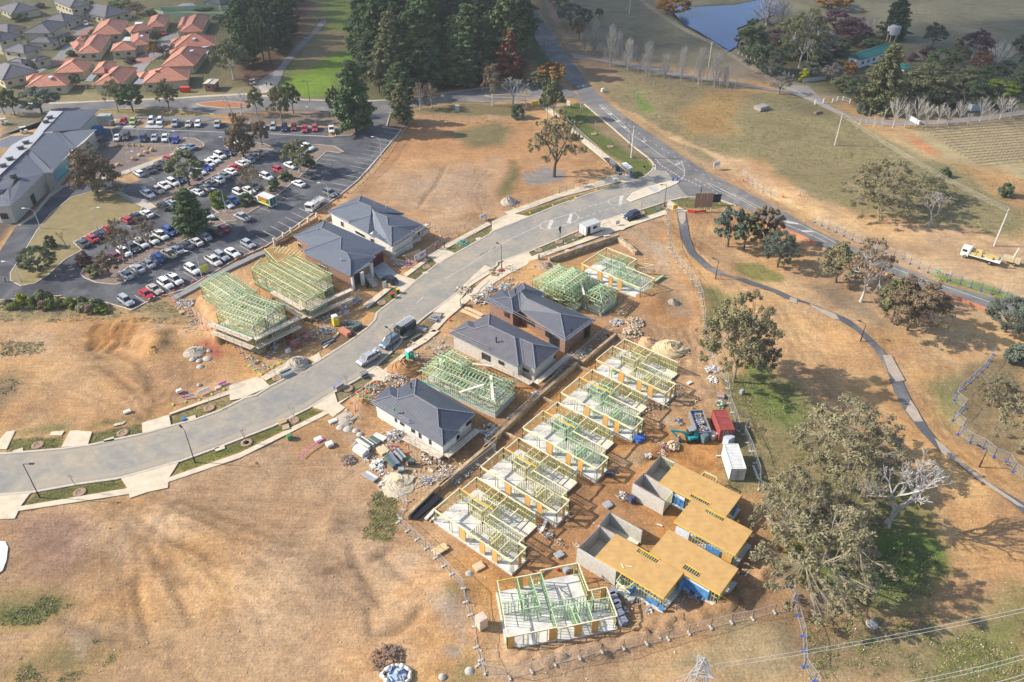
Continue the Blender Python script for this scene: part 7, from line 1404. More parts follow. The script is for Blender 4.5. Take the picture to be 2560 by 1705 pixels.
for s_ in[('C',300,950,720,330,'dead','pale','dead_tree','leafless pale tree beside the yellow signs at the top of the bare lot'),('C',420,990,800,230,'dead','pale','dead_tree','smaller leafless tree touching the yellow boards in the upper lot'),('H',1620,515,225,350,'dead','grey','dead_tree','grey half dead gum on the bank above the dirt shoulder'),('Q',1290,360,-120,820,'dead','twig','dead_tree','big bare pale tree sprawling toward the curving path'),('D',360,190,-30,340,'poplar','grey','bare_tree','tall bare poplars at the top beside the pond'),('D',470,200,-20,200,'poplar','twig','bare_tree','pale bare poplar right of the tall ones by the pond'),('D',1130,290,70,200,'spread','grey','bare_tree','grey bare tree left of the dark conifer'),('D',2130,560,270,260,'spread','pale','bare_tree','bare white tree arching right of the red leaved tree'),('D',2290,660,500,140,'spread','pale','bare_tree','bare pale tree near the right edge above the yellow green tree'),('E',612,812,655,120,'sapling','dark','bare_tree','small leafless tree on the dry grass island, lower one'),('E',940,395,220,190,'sapling','dark','bare_tree','small reddish leafless tree behind the big gum on the grass island'),('A',2120,1030,850,200,'sapling','grey','bare_tree','leafless young tree by the road island, left one'),('A',2200,1035,820,180,'sapling','grey','bare_tree','leafless young tree by the road island, right one'),('A',1730,1280,1190,90,'sapling','grey','bare_tree','leafless sapling on the small kerbed island in the car park'),('A',180,130,-60,120,'spread','pale','bare_tree','bare pale tree rising over the white car at top left'),('Q',480,330,160,300,'dead','grey','dead_branches','bare grey branches leaning over the orange deck corner'),('B',1650,995,820,80,'sapling','pale','bare_tree','thin pale sapling beside the upper road bend')]:
 bpx(*s_)
rnd=random.Random(4)
for i in range(46):
 x=rnd.uniform(1280,2334);y=650+(x-1280)*.14+rnd.uniform(-20,110);bpx('C',x,y,y-rnd.uniform(70,150),40,'sapling','grey','bare_sapling','thin leafless sapling among the scrub below the poplar row','sapling','saplings below the poplar row')
for i in range(14):
 x=rnd.uniform(1050,1260);y=rnd.uniform(900,1010);bpx('D',x,y,y-rnd.uniform(70,120),40,'sapling','pale','bare_sapling','pale leafless sapling at the roadside before the white bare trees','sapling','saplings beside the drive')
WOOD=MX('B 1150,560 1250,790 1450,830 1900,800 2334,740 C 200,720 420,600 330,330 120,-20 B 2334,-60 1500,-60 1280,60 1180,300');rnd=random.Random(8);pts=[]
bx0,bx1=min(p.x for p in WOOD),max(p.x for p in WOOD);by0,by1=min(p.y for p in WOOD),max(p.y for p in WOOD)
WP=[(p.x,p.y)for p in WOOD];tries=0
while len(pts)<105 and tries<20000:
 tries+=1;x,y=rnd.uniform(bx0,bx1),rnd.uniform(by0,by1)
 if not pip(np.array([x]),np.array([y]),WP)[0]:continue
 if all((x-a)**2+(y-c)**2>6.2**2 for a,c in pts):pts.append((x,y))
for x,y in pts:
 tree((x,y),rnd.uniform(16,27),rnd.uniform(10,16),rnd.choice(['tall','pine','pine','tall']),rnd.choice(['pine','dark','green','olive','pine']),'dark','pine_tree','dense dark pine in the wood between the fairway and the main road','tree','pines of the wood beside the main road',var=4)
rnd=random.Random(9)
for(x,y)in[(60,600),(220,560),(280,575),(380,480),(60,420),(160,380),(260,380),(430,330),(330,250),(200,250),(90,260),(440,180),(520,110),(300,120),(180,100),(60,110),(420,40),(280,10),(150,-20),(560,0),(20,20)]:
 p=W('B',x,y);tree(p,rnd.uniform(14,21),rnd.uniform(9,13),rnd.choice(['pine','tall','round']),rnd.choice(['pine','green','dark']),'dark','pine_tree','dark pine in the group left of the fairway','tree','pines left of the fairway',var=4)
for t,x,y,yt,wp_,lf in(('B',1270,840,500,250,'olive'),('B',1100,700,560,200,'olive'),('B',1460,900,580,320,'pine'),('B',1520,700,330,300,'olive'),('B',1730,800,370,330,'pine'),('B',2050,780,300,350,'pine')):
 tp(t,x,y,yt,wp_,'pine' if lf=='pine' else 'gum',lf,'dark','pine_tree' if lf=='pine' else 'gum_tree','%s standing at the front edge of the dark wood'%('dark pine' if lf=='pine' else 'paler gum'),'tree','front trees of the dark wood')
PITS=[('I',1120,1028,910),('I',345,1140,1060),('I',1910,800,700),('I',2250,1117,960),('M',620,95,-60),('J',62,1118,960),('J',492,915,770),('J',985,625,500),('J',343,525,450),('F',1295,1300,1150),('F',1703,972,880),('F',1870,0,0),('G',905,685,590),('G',722,745,650),('G',535,822,680),('G',1475,480,360),('C',920,1112,1020),('C',1042,1220,1080),('C',1190,1335,1190)]
for i,(t,x,y,yt)in enumerate(PITS):
 if x==1870:continue
 p=W(t,x,y);q=MB();q.lathe((p.x,p.y,0),[(1.05,0),(.95,.1),(.62,.12),(.45,.03)],12);tag(q.mk('tree_pit',mat('mulch_ring',(.30,.20,.13),var=.3,scale=3),loc=(p.x,p.y,0)),'ring of brown mulch round a street sapling','mulch ring','mulch rings along the estate road')
 bare(p,min(4.5,max(2.2,HT(p,t,yt))),1.3,'sapling','grey','street_sapling','leafless street sapling in a ring of mulch','sapling','street saplings along the estate road')
rnd=random.Random(33)
for i in range(26):
 x=rnd.uniform(0,960);y=1300+rnd.uniform(-10,60)+(30 if x>600 else 0);tp('E',x,y,y-rnd.uniform(40,90),rnd.uniform(60,150),'bush',rnd.choice(['olive','green','ygreen','wisp','brown']),'gum','scrub_bush','scrubby bush in the strip below the car park','bush','scrub below the car park')
 # FENCES
meshm=mat('wire_mesh',(.55,.57,.60),rough=.5,var=.05,alpha=.1);meshd=mat('shade_mesh',(.30,.33,.36),rough=.7,var=.1,alpha=.28)
feet={'yellow':mat('foot_yellow',(.62,.40,.03)),'blue':mat('foot_blue',(.04,.10,.42)),'orange':mat('foot_orange',(.75,.14,.03)),'white':mat('foot_concrete',(.5,.46,.4)),'lime':mat('foot_lime',(.45,.6,.05))}
def fence(lbl,pts,foot='white',H_=1.9,infill=None,pl=2.4,name='temporary_fence',th=.045):
 c0=pts[0];h=empty(name,(c0.x,c0.y,0),lbl,'fence');infill=infill or meshm
 for i in range(len(pts)-1):
  a,c=pts[i],pts[i+1];a=Vec((a.x,a.y,0));c=Vec((c.x,c.y,0));n_=max(1,round((c-a).length/pl))
  for k in range(n_):
   u,v=a.lerp(c,k/n_),a.lerp(c,(k+1)/n_);zu=gz(u.x,u.y)+.05;zv=gz(v.x,v.y)+.05;q=MB();U0=u+Vec((0,0,zu+.1));V0=v+Vec((0,0,zv+.1));U1=U0+Vec((0,0,H_));V1=V0+Vec((0,0,H_))
   q.beam(U0,U1,th);q.beam(V0,V1,th);q.beam(U0,V0,th);q.beam(U1,V1,th);pn=q.mk('panel',galv,h)
   q=MB();q.poly([U0,V0,V1,U1]);q.mk('mesh_infill',infill,pn)
   q=MB();q.box((u.x,u.y,zu+.07),(.7,.28,.16),math.atan2(c.y-a.y,c.x-a.x)+PI/2);q.mk('foot',feet[foot],h)
 return h
fence('temporary fence with yellow feet along the top of the bare lot',MX('B 1640,1090 1950,1100 2220,1115 C 60,1090 180,1115 330,1125 420,1110'),'yellow')
fence('temporary fence with yellow feet between the car park kerb and the bare lot',MX('B 1600,1070 1500,1180 1430,1300 1340,1430 1220,1568 F 1180,140 1080,230 1000,310'),'yellow')
fence('temporary fence along the pale footpath beside the main road verge',MX('C 640,960 760,1040 800,1140 880,1220 1060,1380 1240,1568 G 1180,30 1250,110 1360,140'),'yellow')
fence('temporary fence with yellow feet at the lower edge of the bare lot',MX('G 1100,205 850,270 600,350 440,400 240,460'),'yellow')
fence('temporary fence with signs at the left end of the bare lot edge',MX('G 130,520 60,560 F 2200,590 2050,650 1900,730 1820,770'),'yellow')
for i_,s_ in enumerate(('G 715,290 790,290','G 870,340 950,310','G 665,410 740,390','G 455,480 540,450','G 1060,270 1140,245','G 60,560 130,520')):fence('stray fence panel on yellow feet on the verge, %s from the right'%['third','second','fourth','fifth','first','sixth'][i_],MX(s_),'yellow')
fence('temporary fence between the haul track and the curving black path',MX('G 1690,500 1720,640 1730,800 1800,930 1890,1030 1980,1150 2025,1270 2040,1400 2050,1568 K 2060,220 2150,480 2250,560 2270,760 2334,930 L 140,860 215,830 180,890 240,1020 300,1200 Q 300,70 390,110 340,200 380,300 450,480'),'white')
fence('temporary fence with blue feet running to the bottom right corner',MX('Q 530,820 580,920 600,1050 640,1220 650,1450 730,1560 760,1600'),'blue')
fence('temporary fence along the foot of the soil bank nearest the camera',MX('O -20,1440 40,1500 230,1540 400,1495 580,1440 770,1400 940,1365 1110,1320 1290,1280 1460,1235 1620,1195 1790,1150 1950,1110 Q 250,1080 420,1030 580,1010'),'white')
fence('long thin fence bending round the left of the lowest slab',MX('N 1225,330 1370,460 1520,600 1640,740 1735,860 1750,960 1820,1140 1830,1300 1905,1500'),'white')
fence('short fence link by the pale debris pile above the pipes',MX('N 1160,90 1300,165 1245,300 1225,330'),'white',H_=1.2)
fence('grey meshed fence between the tiled houses and the stone wall',MX('K 1200,85 1140,120 940,300 760,470 640,600 430,800 200,1010 40,1150 J 2334,1200 2100,1380 1900,1500'),'white',infill=meshd,H_=1.7)
fence('silver fence with blue feet between the main road and the dirt shoulder',MX('H 170,120 210,160 330,240 450,290'),'white');fence('lone fence panel with a red cone behind it near the main road',MX('H 600,270 650,285'),'white')
fence('silver fence with blue feet beside the old gum shadow, left run',MX('H 735,480 840,530 960,585 1090,640 1220,695 1345,750 1415,770'),'blue');fence('silver fence with blue feet beside the green strip, middle run',MX('H 1420,765 1470,805 1610,870 1690,900'),'blue');fence('silver fence with blue feet at the right edge of the main road',MX('H 1760,890 1780,930 1860,955 1940,985 2100,1035 2170,1020 2210,1070 2300,1100 2400,1150'),'blue')
fence('zigzag silver fence with blue feet round the right hand gum',MX('L 2120,265 2060,360 1980,440 1885,525 1830,565 1820,620 1895,680 1850,730 1805,775 1885,830 1845,880 1940,940 2040,990 2120,1055 2225,1095 2270,1170 2360,1240'),'blue')
fence('fence with lime feet and pink tape on the verge of the left dirt field',MX('I 1575,765 1690,740 1815,720 1930,675 2040,630 2160,580'),'lime',H_=1.2);fence('low fence with pink tape before the spoil heap by the street',MX('J 90,410 190,490 290,430 430,350 480,270'),'lime',H_=1.2)
fence('long sagging fence left of the two storey frames',MX('E 1500,1190 1600,1290 1720,1370 1850,1500 I 1900,110 2000,170 2150,240 2280,400'),'orange',infill=meshm)
fence('fence in front of the lowest framed house beside the street',MX('J 480,270 640,190 760,90 900,20 F 1040,1330 1100,1240'),'orange');fence('fence with a white banner in front of the white rendered house',MX('F 1375,960 1530,990 1610,930 1700,880 1810,800'),'orange');fence('fence stacked against the meshed fence at the edge of the drive of the white house',MX('F 1740,610 1830,690 1920,665'),'yellow')
fence('leaning fence panels with orange feet on the empty lot corner',MX('J 1010,760 1110,910'),'orange');fence('tangled fence panels right of the timber stacks',MX('J 1500,1060 1540,1200 1620,1290'),'orange')
fence('fence beside the stone wall top above the truss frame',MX('G 530,900 640,830 780,760 990,660 1190,600'),'white',H_=1.2)
fence('fence at the top of the black path behind the orange tape',MX('G 1605,460 1690,420 1800,440'),'blue',H_=1.5)
for i,(t,x,y)in enumerate([('E',1490,1240),('E',1585,1195),('E',1670,1153),('E',1760,1110),('E',1852,1073),('E',1918,1025),('E',2005,985),('E',2165,905),('E',2240,865),('E',2315,828),('F',125,828),('F',215,800),('F',738,482),('F',720,515),('F',795,438),('F',850,412),('F',890,372),('F',950,340),('F',975,300)]):
 p=W(t,x,y);q=MB();q.box((p.x,p.y,.2),(.6,.35,.25),.6,.8);tag(q.mk('orange_block',feet['orange'],loc=(p.x,p.y,0)),'orange fence foot block along the car park edge','block','orange blocks along the car park edge')
def cone(t,x,y,lbl,h_=.9):
 p=W(t,x,y);q=MB();q.lathe((p.x,p.y,0),[(.28,.0),(.28,.05),(.18,.06),(.03,h_)],10);tag(q.mk('traffic_cone',feet['orange'],loc=(p.x,p.y,0)),lbl,'cone')
cone('H',485,285,'red cone at the end of the short fence by the main road',1.2);cone('H',617,275,'red cone behind the lone fence panel',1.1);cone('H',178,160,'red and white cone left of the short fence run',.9);cone('F',1910,1460,'small orange cone on the path beside the tall post',.9)
for sp in('H 330,490 480,545 600,590 750,665','H 1030,790 1180,850 1300,900','H 1680,1035 1860,1090 2050,1165'):
 pp=MX(sp);q=MB()
 for i in range(len(pp)-1):q.beam(pp[i]+Vec((0,0,.4)),pp[i+1]+Vec((0,0,.4)),.06,.8)
 tag(q.mk('barrier_mesh',mat('orange_barrier',(.45,.19,.12),var=.15)),'faded orange barrier mesh beside the main road, %s stretch'%('upper' if '330' in sp else('middle' if '1030' in sp else 'lower')),'barrier mesh')
q=MB();pp=MX('G 1890,475 1960,485 2060,475');q.beam(pp[0]+Vec((0,0,.4)),pp[1]+Vec((0,0,.4)),.1,.8);q.beam(pp[1]+Vec((0,0,.4)),pp[2]+Vec((0,0,.4)),.1,.6);tag(q.mk('barrier_mesh',mat('red_barrier',(.62,.06,.03))),'bright red barrier mesh at the head of the black path','barrier mesh')
pil=MX('F 705,545 628,592 552,635 472,683 402,728 318,775')
for i,p in enumerate(pil):
 q=MB();q.box((p.x,p.y,.95),(.45,.45,1.9),.6);tag(q.mk('white_pillar',render_w,loc=(p.x,p.y,0)),'white rendered pillar, %s from the left along the car park wall'%['sixth','fifth','fourth','third','second','first'][i],'pillar','white pillars of the car park wall')
q=MB();line('x',MX('F 705,548 628,595 552,638 472,686 402,731 318,778'),.15,.9,None,1.,q);tag(q.mk('low_wall',mat('sand_panel',(.50,.38,.22),var=.12)),'low sand coloured wall between the white pillars','wall')
q=MB();line('x',MX('F 330,790 420,750 520,690 700,600 740,560'),.25,.8,None,1.,q);tag(q.mk('sleeper_wall',mat('sleeper_brown',(.22,.14,.08),var=.3,scale=3)),'brown sleeper retaining wall behind the brick house','wall')
q=MB();line('x',MX('E 1590,1268 1750,1185 1900,1100 2060,1010 2334,880 F 225,850'),1.6,.35,None,.6,q);tag(q.mk('retaining_wall',mat('wall_concrete',(.24,.235,.23),var=.12)),'long grey concrete retaining wall top behind the framed houses','wall')
q=MB();line('x',MX('F 790,555 860,510'),.4,.8,None,1.,q);tag(q.mk('retaining_wall',MT['wall_concrete']),'short dark retaining wall between the two steel-roofed houses','wall')
stone=uvmat('sandstone_blocks',(.47,.34,.20),'tile',.6,.3,rough=.9,var=.3,dark=.55,depth=.1)
def swall(lbl,spec,h_,w_=.55,m_=None):
 q=MB();line('x',MX(spec),w_,h_,None,h_+.4,q);return tag(q.mk('stone_wall',m_ or stone,uv=True),lbl,'wall')
swall('long sandstone wall running diagonally beside the row of timber frames','N 1300,300 1500,100 1640,-10 J 1830,1540 2334,1110 K 40,1190 500,750 880,420',.9)
swall('upper end of the sandstone wall beside the topmost frame','K 930,410 1240,150',.9);swall('short stone return wall at the top corner of the frame row','K 1240,150 1330,195',.9)
for i,s_ in enumerate(('K 890,430 990,475','K 570,715 680,770','K 220,1035 330,1090')):swall('short stone spur wall, %s from the top of the frame row'%['first','second','third'][i],s_,.5,.4)
rubble=uvmat('rubble_stone',(.46,.36,.24),'tile',.5,.35,rough=.95,var=.4,dark=.5,depth=.12)
swall('rubble stone wall below the site hut footpath','G 630,935 900,840 1260,720',1.3,.5,rubble);swall('tapering rubble stone wall running down to the upper frame slab','G 1265,740 1340,790 1420,860',1.0,.7,rubble)
swall('low stone edging beside the truss frame by the fence','G 620,940 700,1000',.7,.5,rubble)
def pfence(lbl,spec,n_,h_=1.1,m_=None,rail=True,w_=.18):
 pts=MX(spec);h=empty('post_fence',(pts[0].x,pts[0].y,0),lbl,'fence');q=MB();tot=sum((pts[i+1]-pts[i]).length for i in range(len(pts)-1));out=[]
 for k in range(n_):
  d=tot*k/(n_-1)
  for i in range(len(pts)-1):
   L=(pts[i+1]-pts[i]).length
   if d<=L+1e-6:u=pts[i].lerp(pts[i+1],d/L);break
   d-=L
  out.append(u);q=MB();q.box((u.x,u.y,h_/2),(w_,w_,h_+.1));q.mk('post',m_ or MT['white_metal'],h)
 if rail:
  q=MB()
  for i in range(len(out)-1):
   for z in(.5,h_-.1):q.beam(out[i]+Vec((0,0,z)),out[i+1]+Vec((0,0,z)),.05)
  q.mk('rail',m_ or MT['white_metal'],h)
pfence('white post fence from the pond down to the farm drive','D 140,420 290,480 430,540 565,600',14,rail=False,w_=.3);pfence('white rail fence at the farm gateway','D 870,795 930,770 1005,800',4,1.4,w_=.3);pfence('white gateposts and rail across the drive','D 735,810 800,800',2,1.6,w_=.4);pfence('white rail fence before the white bare trees','D 1150,875 1245,880',3,1.1)
q=MB();line('x',MX('D 640,635 740,625 815,615'),.2,1.3,None,1.4,q);tag(q.mk('garden_wall',mat('garden_white',(.50,.50,.47))),'pale garden wall beside the yellow wattle','wall')
q=MB();line('x',MX('D 1450,915 1540,965'),.6,1.2,None,1.3,q);tag(q.mk('white_structure',MT['white_metal']),'long white trough among the white bare trees','trough')
for s_,lb in(((1745,800,1880,770),'pale glass shed behind the white bare trees, left one'),((1940,850,2040,840),'pale glass shed behind the white bare trees, right one')):
 a,c=W('D',s_[0],s_[1]+15),W('D',s_[2],s_[3]+15);q=MB();d=c-a;q.prism([a,c,c+Vec((0,4,0)),a+Vec((0,4,0))],0,2.2);tag(q.mk('glass_shed',mat('glasshouse',(.32,.36,.38),rough=.4)),lb,'shed')
vr0=W('D',1540,1060);rows=[]
vm=mat('vine_posts',(.36,.31,.24),var=.2);vc=mat('vine_canes',(.26,.20,.13),var=.3)
for k in range(15):
 t_=k/16;a=W('D',1560+380*t_*1.25,1010+10*t_+t_*300);c=W('D',2600,930+t_*330)
 n_=13;d=c-a;h=empty('vineyard_row',(a.x,a.y,0),'row of wired vine posts in the vineyard at the right edge','vine row','vineyard rows');q=MB();q2=MB()
 for i in range(n_):
  u=a.lerp(c,i/(n_-1));q.beam(u,u+Vec((0,0,1.7)),.13)
  v=a.lerp(c,min(1,(i+1)/(n_-1)))
  for z in(.8,):q2.beam(u+Vec((0,0,z)),v+Vec((0,0,z)),.14,.12)
 q.mk('posts',vm,h);q2.mk('canes',vc,h)
 # LAMPS, POLES, LINES
def slamp(t,x,y,tt,x2,y2,lbl,style='black',arm=None,grp='street lamps'):
 """base and head positions"""
 p=W(t,x,y);hh=min(9.5,max(3.,HT(p,tt,y2)));top=W(tt,x2,y2,hh);h=empty('street_lamp',(p.x,p.y,0),lbl,'street lamp',grp)
 col_=mat('lamp_black',(.02,.025,.045),var=.1,rough=.5)if style=='black' else mat('lamp_grey',(.50,.52,.54),rough=.45,var=.05)
 q=MB();q.tube(p-Vec((0,0,.1)),p+Vec((0,0,1.2)),.13,.12,8);q.tube(p+Vec((0,0,1.2)),(p.x,p.y,hh-.1 if style=='black' else hh-.9),.085,.055,6);q.mk('pole',col_,h)
 d=Vec((top.x-p.x,top.y-p.y,0));L=min(d.length,2.8);d=d.normalized()if d.length>.2 else Vec((-.7,.7,0));L=max(L,1.1 if style=='black' else 1.8);q=MB()
 if style=='black':q.beam((p.x,p.y,hh-.1),Vec((p.x,p.y,hh))+d*L,.07)
 else:
  pr_=Vec((p.x,p.y,hh-.9))
  for i in range(1,6):a=i/5*PI/2;nx_=Vec((p.x,p.y,hh-.9))+d*L*(1-math.cos(a))+Vec((0,0,.9*math.sin(a)));q.tube(pr_,nx_,.05,.045,5);pr_=nx_
 q.mk('arm',col_,h);q=MB();e=Vec((p.x,p.y,hh))+d*(L+.25);q.box((e.x,e.y,hh),(.75,.32,.12),math.atan2(d.y,d.x));q.mk('lamp_head',col_ if style=='black' else MT['white_metal'],h);return h
LAMPS=[('M',307,133,'I',265,1310,'black lamp nearest the left edge of the estate road'),('I',1778,1297,'I',1680,1005,'black lamp on the grass verge of the road bend, casting a long shadow'),('G',197,990,'G',192,775,'black lamp opposite the brick garage house'),('J',1397,305,'J',1370,90,'black lamp beside the parked blue suv'),('G',1680,420,'G',1695,225,'black lamp at the mouth of the junction'),('G',2012,325,'G',2018,265,'short black lamp at the corner by the hoarding'),('G',2147,1080,'G',2175,915,'black path lamp at the upper bend of the shared path'),('L',1090,160,'L',1135,28,'black path lamp at the middle of the shared path'),('L',2010,1135,'L',2065,1005,'black path lamp inside the zigzag fence'),('C',585,480,'C',587,350,'thin dark lamp on the verge of the main road, top'),('B',638,918,'B',605,740,'dark lamp on the fairway bank'),('C',1365,1340,'C',1370,1220,'thin dark post left of the timber power pole')]
for L_ in LAMPS:slamp(*L_)
for L_ in[('E',372,625,'E',220,440,'grey curved lamp beside the club loop road'),('E',190,1110,'E',45,925,'grey curved lamp at the tip of the dry grass island'),('E',890,640,'E',845,432,'grey lamp standing on the dry grass island'),('E',1220,925,'E',1180,735,'grey lamp rising from the lower mulch strip'),('E',1840,1065,'E',1725,830,'grey curved lamp by the yellow banner at the site edge'),('E',2065,480,'E',1975,262,'grey curved lamp on the small kerbed island'),('F',815,390,'F',735,207,'grey curved lamp by the grey suv at the site edge'),('B',1290,1440,'B',1215,1247,'grey curved lamp at the upper end of the empty bays'),('d',245,780,'d',195,525,'grey lamp at the left of the boulder garden path'),('d',800,540,'d',760,255,'grey lamp at the top of the boulder garden'),('d',1600,600,'d',1470,335,'grey double lamp near the top row strip'),('d',925,1050,'d',880,860,'grey lamp above the white pickups'),('B',475,1510,'B',390,1380,'grey lamp beside the olive gum above the empty bays'),('B',690,1135,'B',655,975,'grey lamp behind the red hatchbacks'),('A',1245,1080,'A',1175,915,'grey lamp behind the lime hatchback'),('A',1050,1300,'A',1015,1095,'grey lamp beside the pale sedan near the club')]:
 slamp(*L_,'grey',grp='grey car park lamps')
def powerpole(t,x,y,y2,lbl,arms=1,rot=.5,lean=0,sz=.17):
 p=W(t,x,y);hh=HT(p,t,y2);h=empty('power_pole',(p.x,p.y,0),lbl,'power pole','timber and concrete power poles');q=MB();q.tube(p-Vec((0,0,.2)),(p.x,p.y,hh),sz+.05,sz-.04,8);q.mk('pole',mat('pole_grey',(.52,.50,.47),var=.15,scale=1),h)
 d=Vec((math.cos(rot),math.sin(rot),0));T_=Vec((p.x,p.y,hh-.5))
 q=MB();q.beam(T_-d*1.3,T_+d*1.3,.14,.14)
 q.mk('crossarm',mat('crossarm',(.45,.40,.33)),h);q=MB();ends=[]
 for s_ in(-1.2,-.4,.5,1.2):e=T_+d*s_+Vec((0,0,.15));q.tube(e-Vec((0,0,.1)),e+Vec((0,0,.18)),.07,n=6);ends.append(e+Vec((0,0,.15)))
 q.mk('insulators',mat('insulator',(.35,.33,.32)),h);return ends
wire=mat('cable',(.50,.47,.40),rough=.5,var=.05)
def cables(e1,e2,lbl,sag=1.2,r=.018,name='power_line',n=14,m_=None):
 q=MB()
 for a,c in zip(e1,e2):
  pr_=a
  for i in range(1,n+1):u=i/n;nx_=a.lerp(c,u)-Vec((0,0,sag*4*u*(1-u)));q.tube(pr_,nx_,r,r,4,cap=False);pr_=nx_
 return tag(q.mk(name,m_ or wire),lbl,'cable')
pA=powerpole('H',2125,660,380,'leaning grey power pole on the dirt shoulder at the right edge',rot=.9);pB=powerpole('D',890,1122,880,'pale power pole in the rough grass left of the vineyard',rot=1.);pC=powerpole('C',2065,740,380,'pale power pole in the poplar row',rot=1.);pD=powerpole('C',1360,125,-90,'white power pole at the top edge of the paddock',rot=1.)
powerpole('C',1380,1435,1150,'thick timber pole on the verge beside the turn arrows',rot=.2,sz=.22);powerpole('D',455,725,590,'small dark pole at the farm drive fork',rot=.2,sz=.1)
cables(pA,pB,'three pale wires from the shoulder pole up to the grass pole');cables(pB,pC,'pale wires from the grass pole over the farm drive');cables(pC,pD,'pale wires from the poplar row pole past the pond',2.)
far=[Vec((e.x-60,e.y+70,e.z))for e in pD];cables(pD,far,'pale wires leaving the top edge of the paddock',2)
p=W('O',1800,1700,0);topz=15.
tpx=W('O',1745,1375,14.);base_c=Vec((tpx.x,tpx.y,0));h=empty('steel_pylon',base_c,'top of a galvanised lattice pylon at the bottom edge','pylon');q=MB()
Hs=[0,3.5,6.5,9.2,11.4,13.2];Wd_=[1.9,1.5,1.2,.9,.55,.25]
C_=lambda k,i:base_c+Vec(((1 if i in(1,2)else-1)*Wd_[k],(1 if i>1 else-1)*Wd_[k],Hs[k]))
for k in range(5):
 for i in range(4):q.beam(C_(k,i),C_(k+1,i),.1);q.beam(C_(k,i),C_(k+1,(i+1)%4),.06);q.beam(C_(k,(i+1)%4),C_(k+1,i),.06);q.beam(C_(k+1,i),C_(k+1,(i+1)%4),.07)
q.mk('lattice',galv,h);apx=base_c+Vec((0,0,14.))
q=MB();
for i in range(4):q.beam(C_(5,i),apx,.08)
al=base_c+Vec((-.3,1.4,12.4));ar=base_c+Vec((1.1,-1.4,12.0))
for e in(al,ar):
 for i in range(4):q.beam(C_(4,i),e,.07);q.beam(C_(5,i),e,.06)
q.mk('crossarms',galv,h)
def wires_px(lbl,t1,a,z1,t2,c,z2,sag=.8):
 A_=W(t1,*a,z1);B_=W(t2,*c,z2);e=Vec((0,0,.0));cables([A_,A_+Vec((.0,-.45,0))],[B_,B_+Vec((0,-.45,0))],lbl,sag,.022,m_=mat('conductor',(.6,.6,.58),rough=.4))
wires_px('twin conductors crossing the lower right grass to the pylon','O',(1740,1440),12.3,'Q',(2500,960),13.5);wires_px('twin conductors from the pylon to the bottom left','O',(1740,1445),12.3,'O',(1100,1640),13.);wires_px('twin conductors in the bottom right corner','Q',(1200,1600),12.3,'Q',(2500,1310),13.5);wires_px('lowest conductor in the bottom right corner','Q',(1900,1600),11,'Q',(2500,1450),12)
# PEOPLE
skin=mat('skin',(.45,.27,.18),var=.05);hivis=mat('hi_vis_orange',(.85,.16,.03));cloth={k:mat('cloth_'+k,c)for k,c in dict(dark=(.03,.03,.04),navy=(.03,.04,.09),white=(.6,.6,.58),khaki=(.25,.2,.13),lime=(.5,.7,.06),tan=(.42,.30,.22)).items()}
hair=mat('dark_hair',(.03,.02,.015))
def person(p,z0,rz,top,legs,lbl,pose='stand',hat=None):
 h=empty('person',(p.x,p.y,z0),lbl,'person',None,rz);lean=.55 if pose=='bend' else 0;st=.18 if pose=='walk' else.09
 V_=[(0,0,.95),(0,0,1.15),(0,0,1.42),(0,0,1.52),(0,0,1.62),(0,0,1.76),(-.0,.1,.9),(st*.6,.11,.5),(st*-.2,.11,.08),(st*-.2+.12,.11,.04),(0,-.1,.9),(-st*.6,-.11,.5),(-st,-.11,.08),(-st+.12,-.11,.04),(0,.2,1.42),(.03,.27,1.15),(.15,.27,.93),(.2,.26,.85),(0,-.2,1.42),(-.03,-.27,1.15),(.08,-.27,.93),(.14,-.26,.85)]
 E_=[(0,1),(1,2),(2,3),(3,4),(4,5),(0,6),(6,7),(7,8),(8,9),(0,10),(10,11),(11,12),(12,13),(2,14),(14,15),(15,16),(16,17),(2,18),(18,19),(19,20),(20,21)]
 R_=[.15,.14,.16,.06,.1,.085,.1,.075,.05,.045,.1,.075,.05,.045,.075,.055,.04,.035,.075,.055,.04,.035]
 V2=[Vec(v)for v in V_]
 if lean:
  for i,v in enumerate(V2):
   if v.z>.93 and i not in(6,10):d=v.z-.95;v.x+=d*math.sin(lean*1.6);v.z=.95+d*math.cos(lean*1.6)
 q=MB();q.smooth=True
 q.k=0
 for i,(a,c)in enumerate(E_):
  q.k=1 if(a in(0,6,7,10,11)and c not in(1,))else(2 if i in(3,4,16,20,15,19)else(3 if c in(9,13)else 0));q.tube(V2[a],V2[c],R_[a],R_[c],8)
 q.k=2;q.blob(V2[4]+Vec((0,0,.03)),.105,.13,10,6,0)
 q.k=0;q.blob((V2[1]+V2[2])/2,.19,.26,10,6,0);q.mk('body',[top,legs,skin,cloth['dark']],h,world=False)
 q=MB();q.smooth=True;q.blob(V2[4]+Vec((-.015,0,.07)),.112,.10,10,6,0);q.mk('hair' if not hat else 'cap',hat or hair,h,world=False)
 return h
person(W('F',1790,812),0,2.5,hivis,cloth['navy'],'person in orange high visibility shirt on the footpath before the white house');person(W('F',1862,800),0,3.,cloth['dark'],cloth['dark'],'person in dark clothes just right of the worker in orange')
person(W('T',965,815,2.4),2.4,1.,hivis,cloth['navy'],'person in orange with lime cap bending among the green roof trusses','bend',cloth['lime'])
person(W('E',55,1110),0,1.,cloth['tan'],cloth['navy'],'person in a tan top walking on the car park road at far left','walk');person(W('K',1165,165),0,1.,hivis,cloth['navy'],'person in orange and lime by the stone wall corner','bend',cloth['lime'])
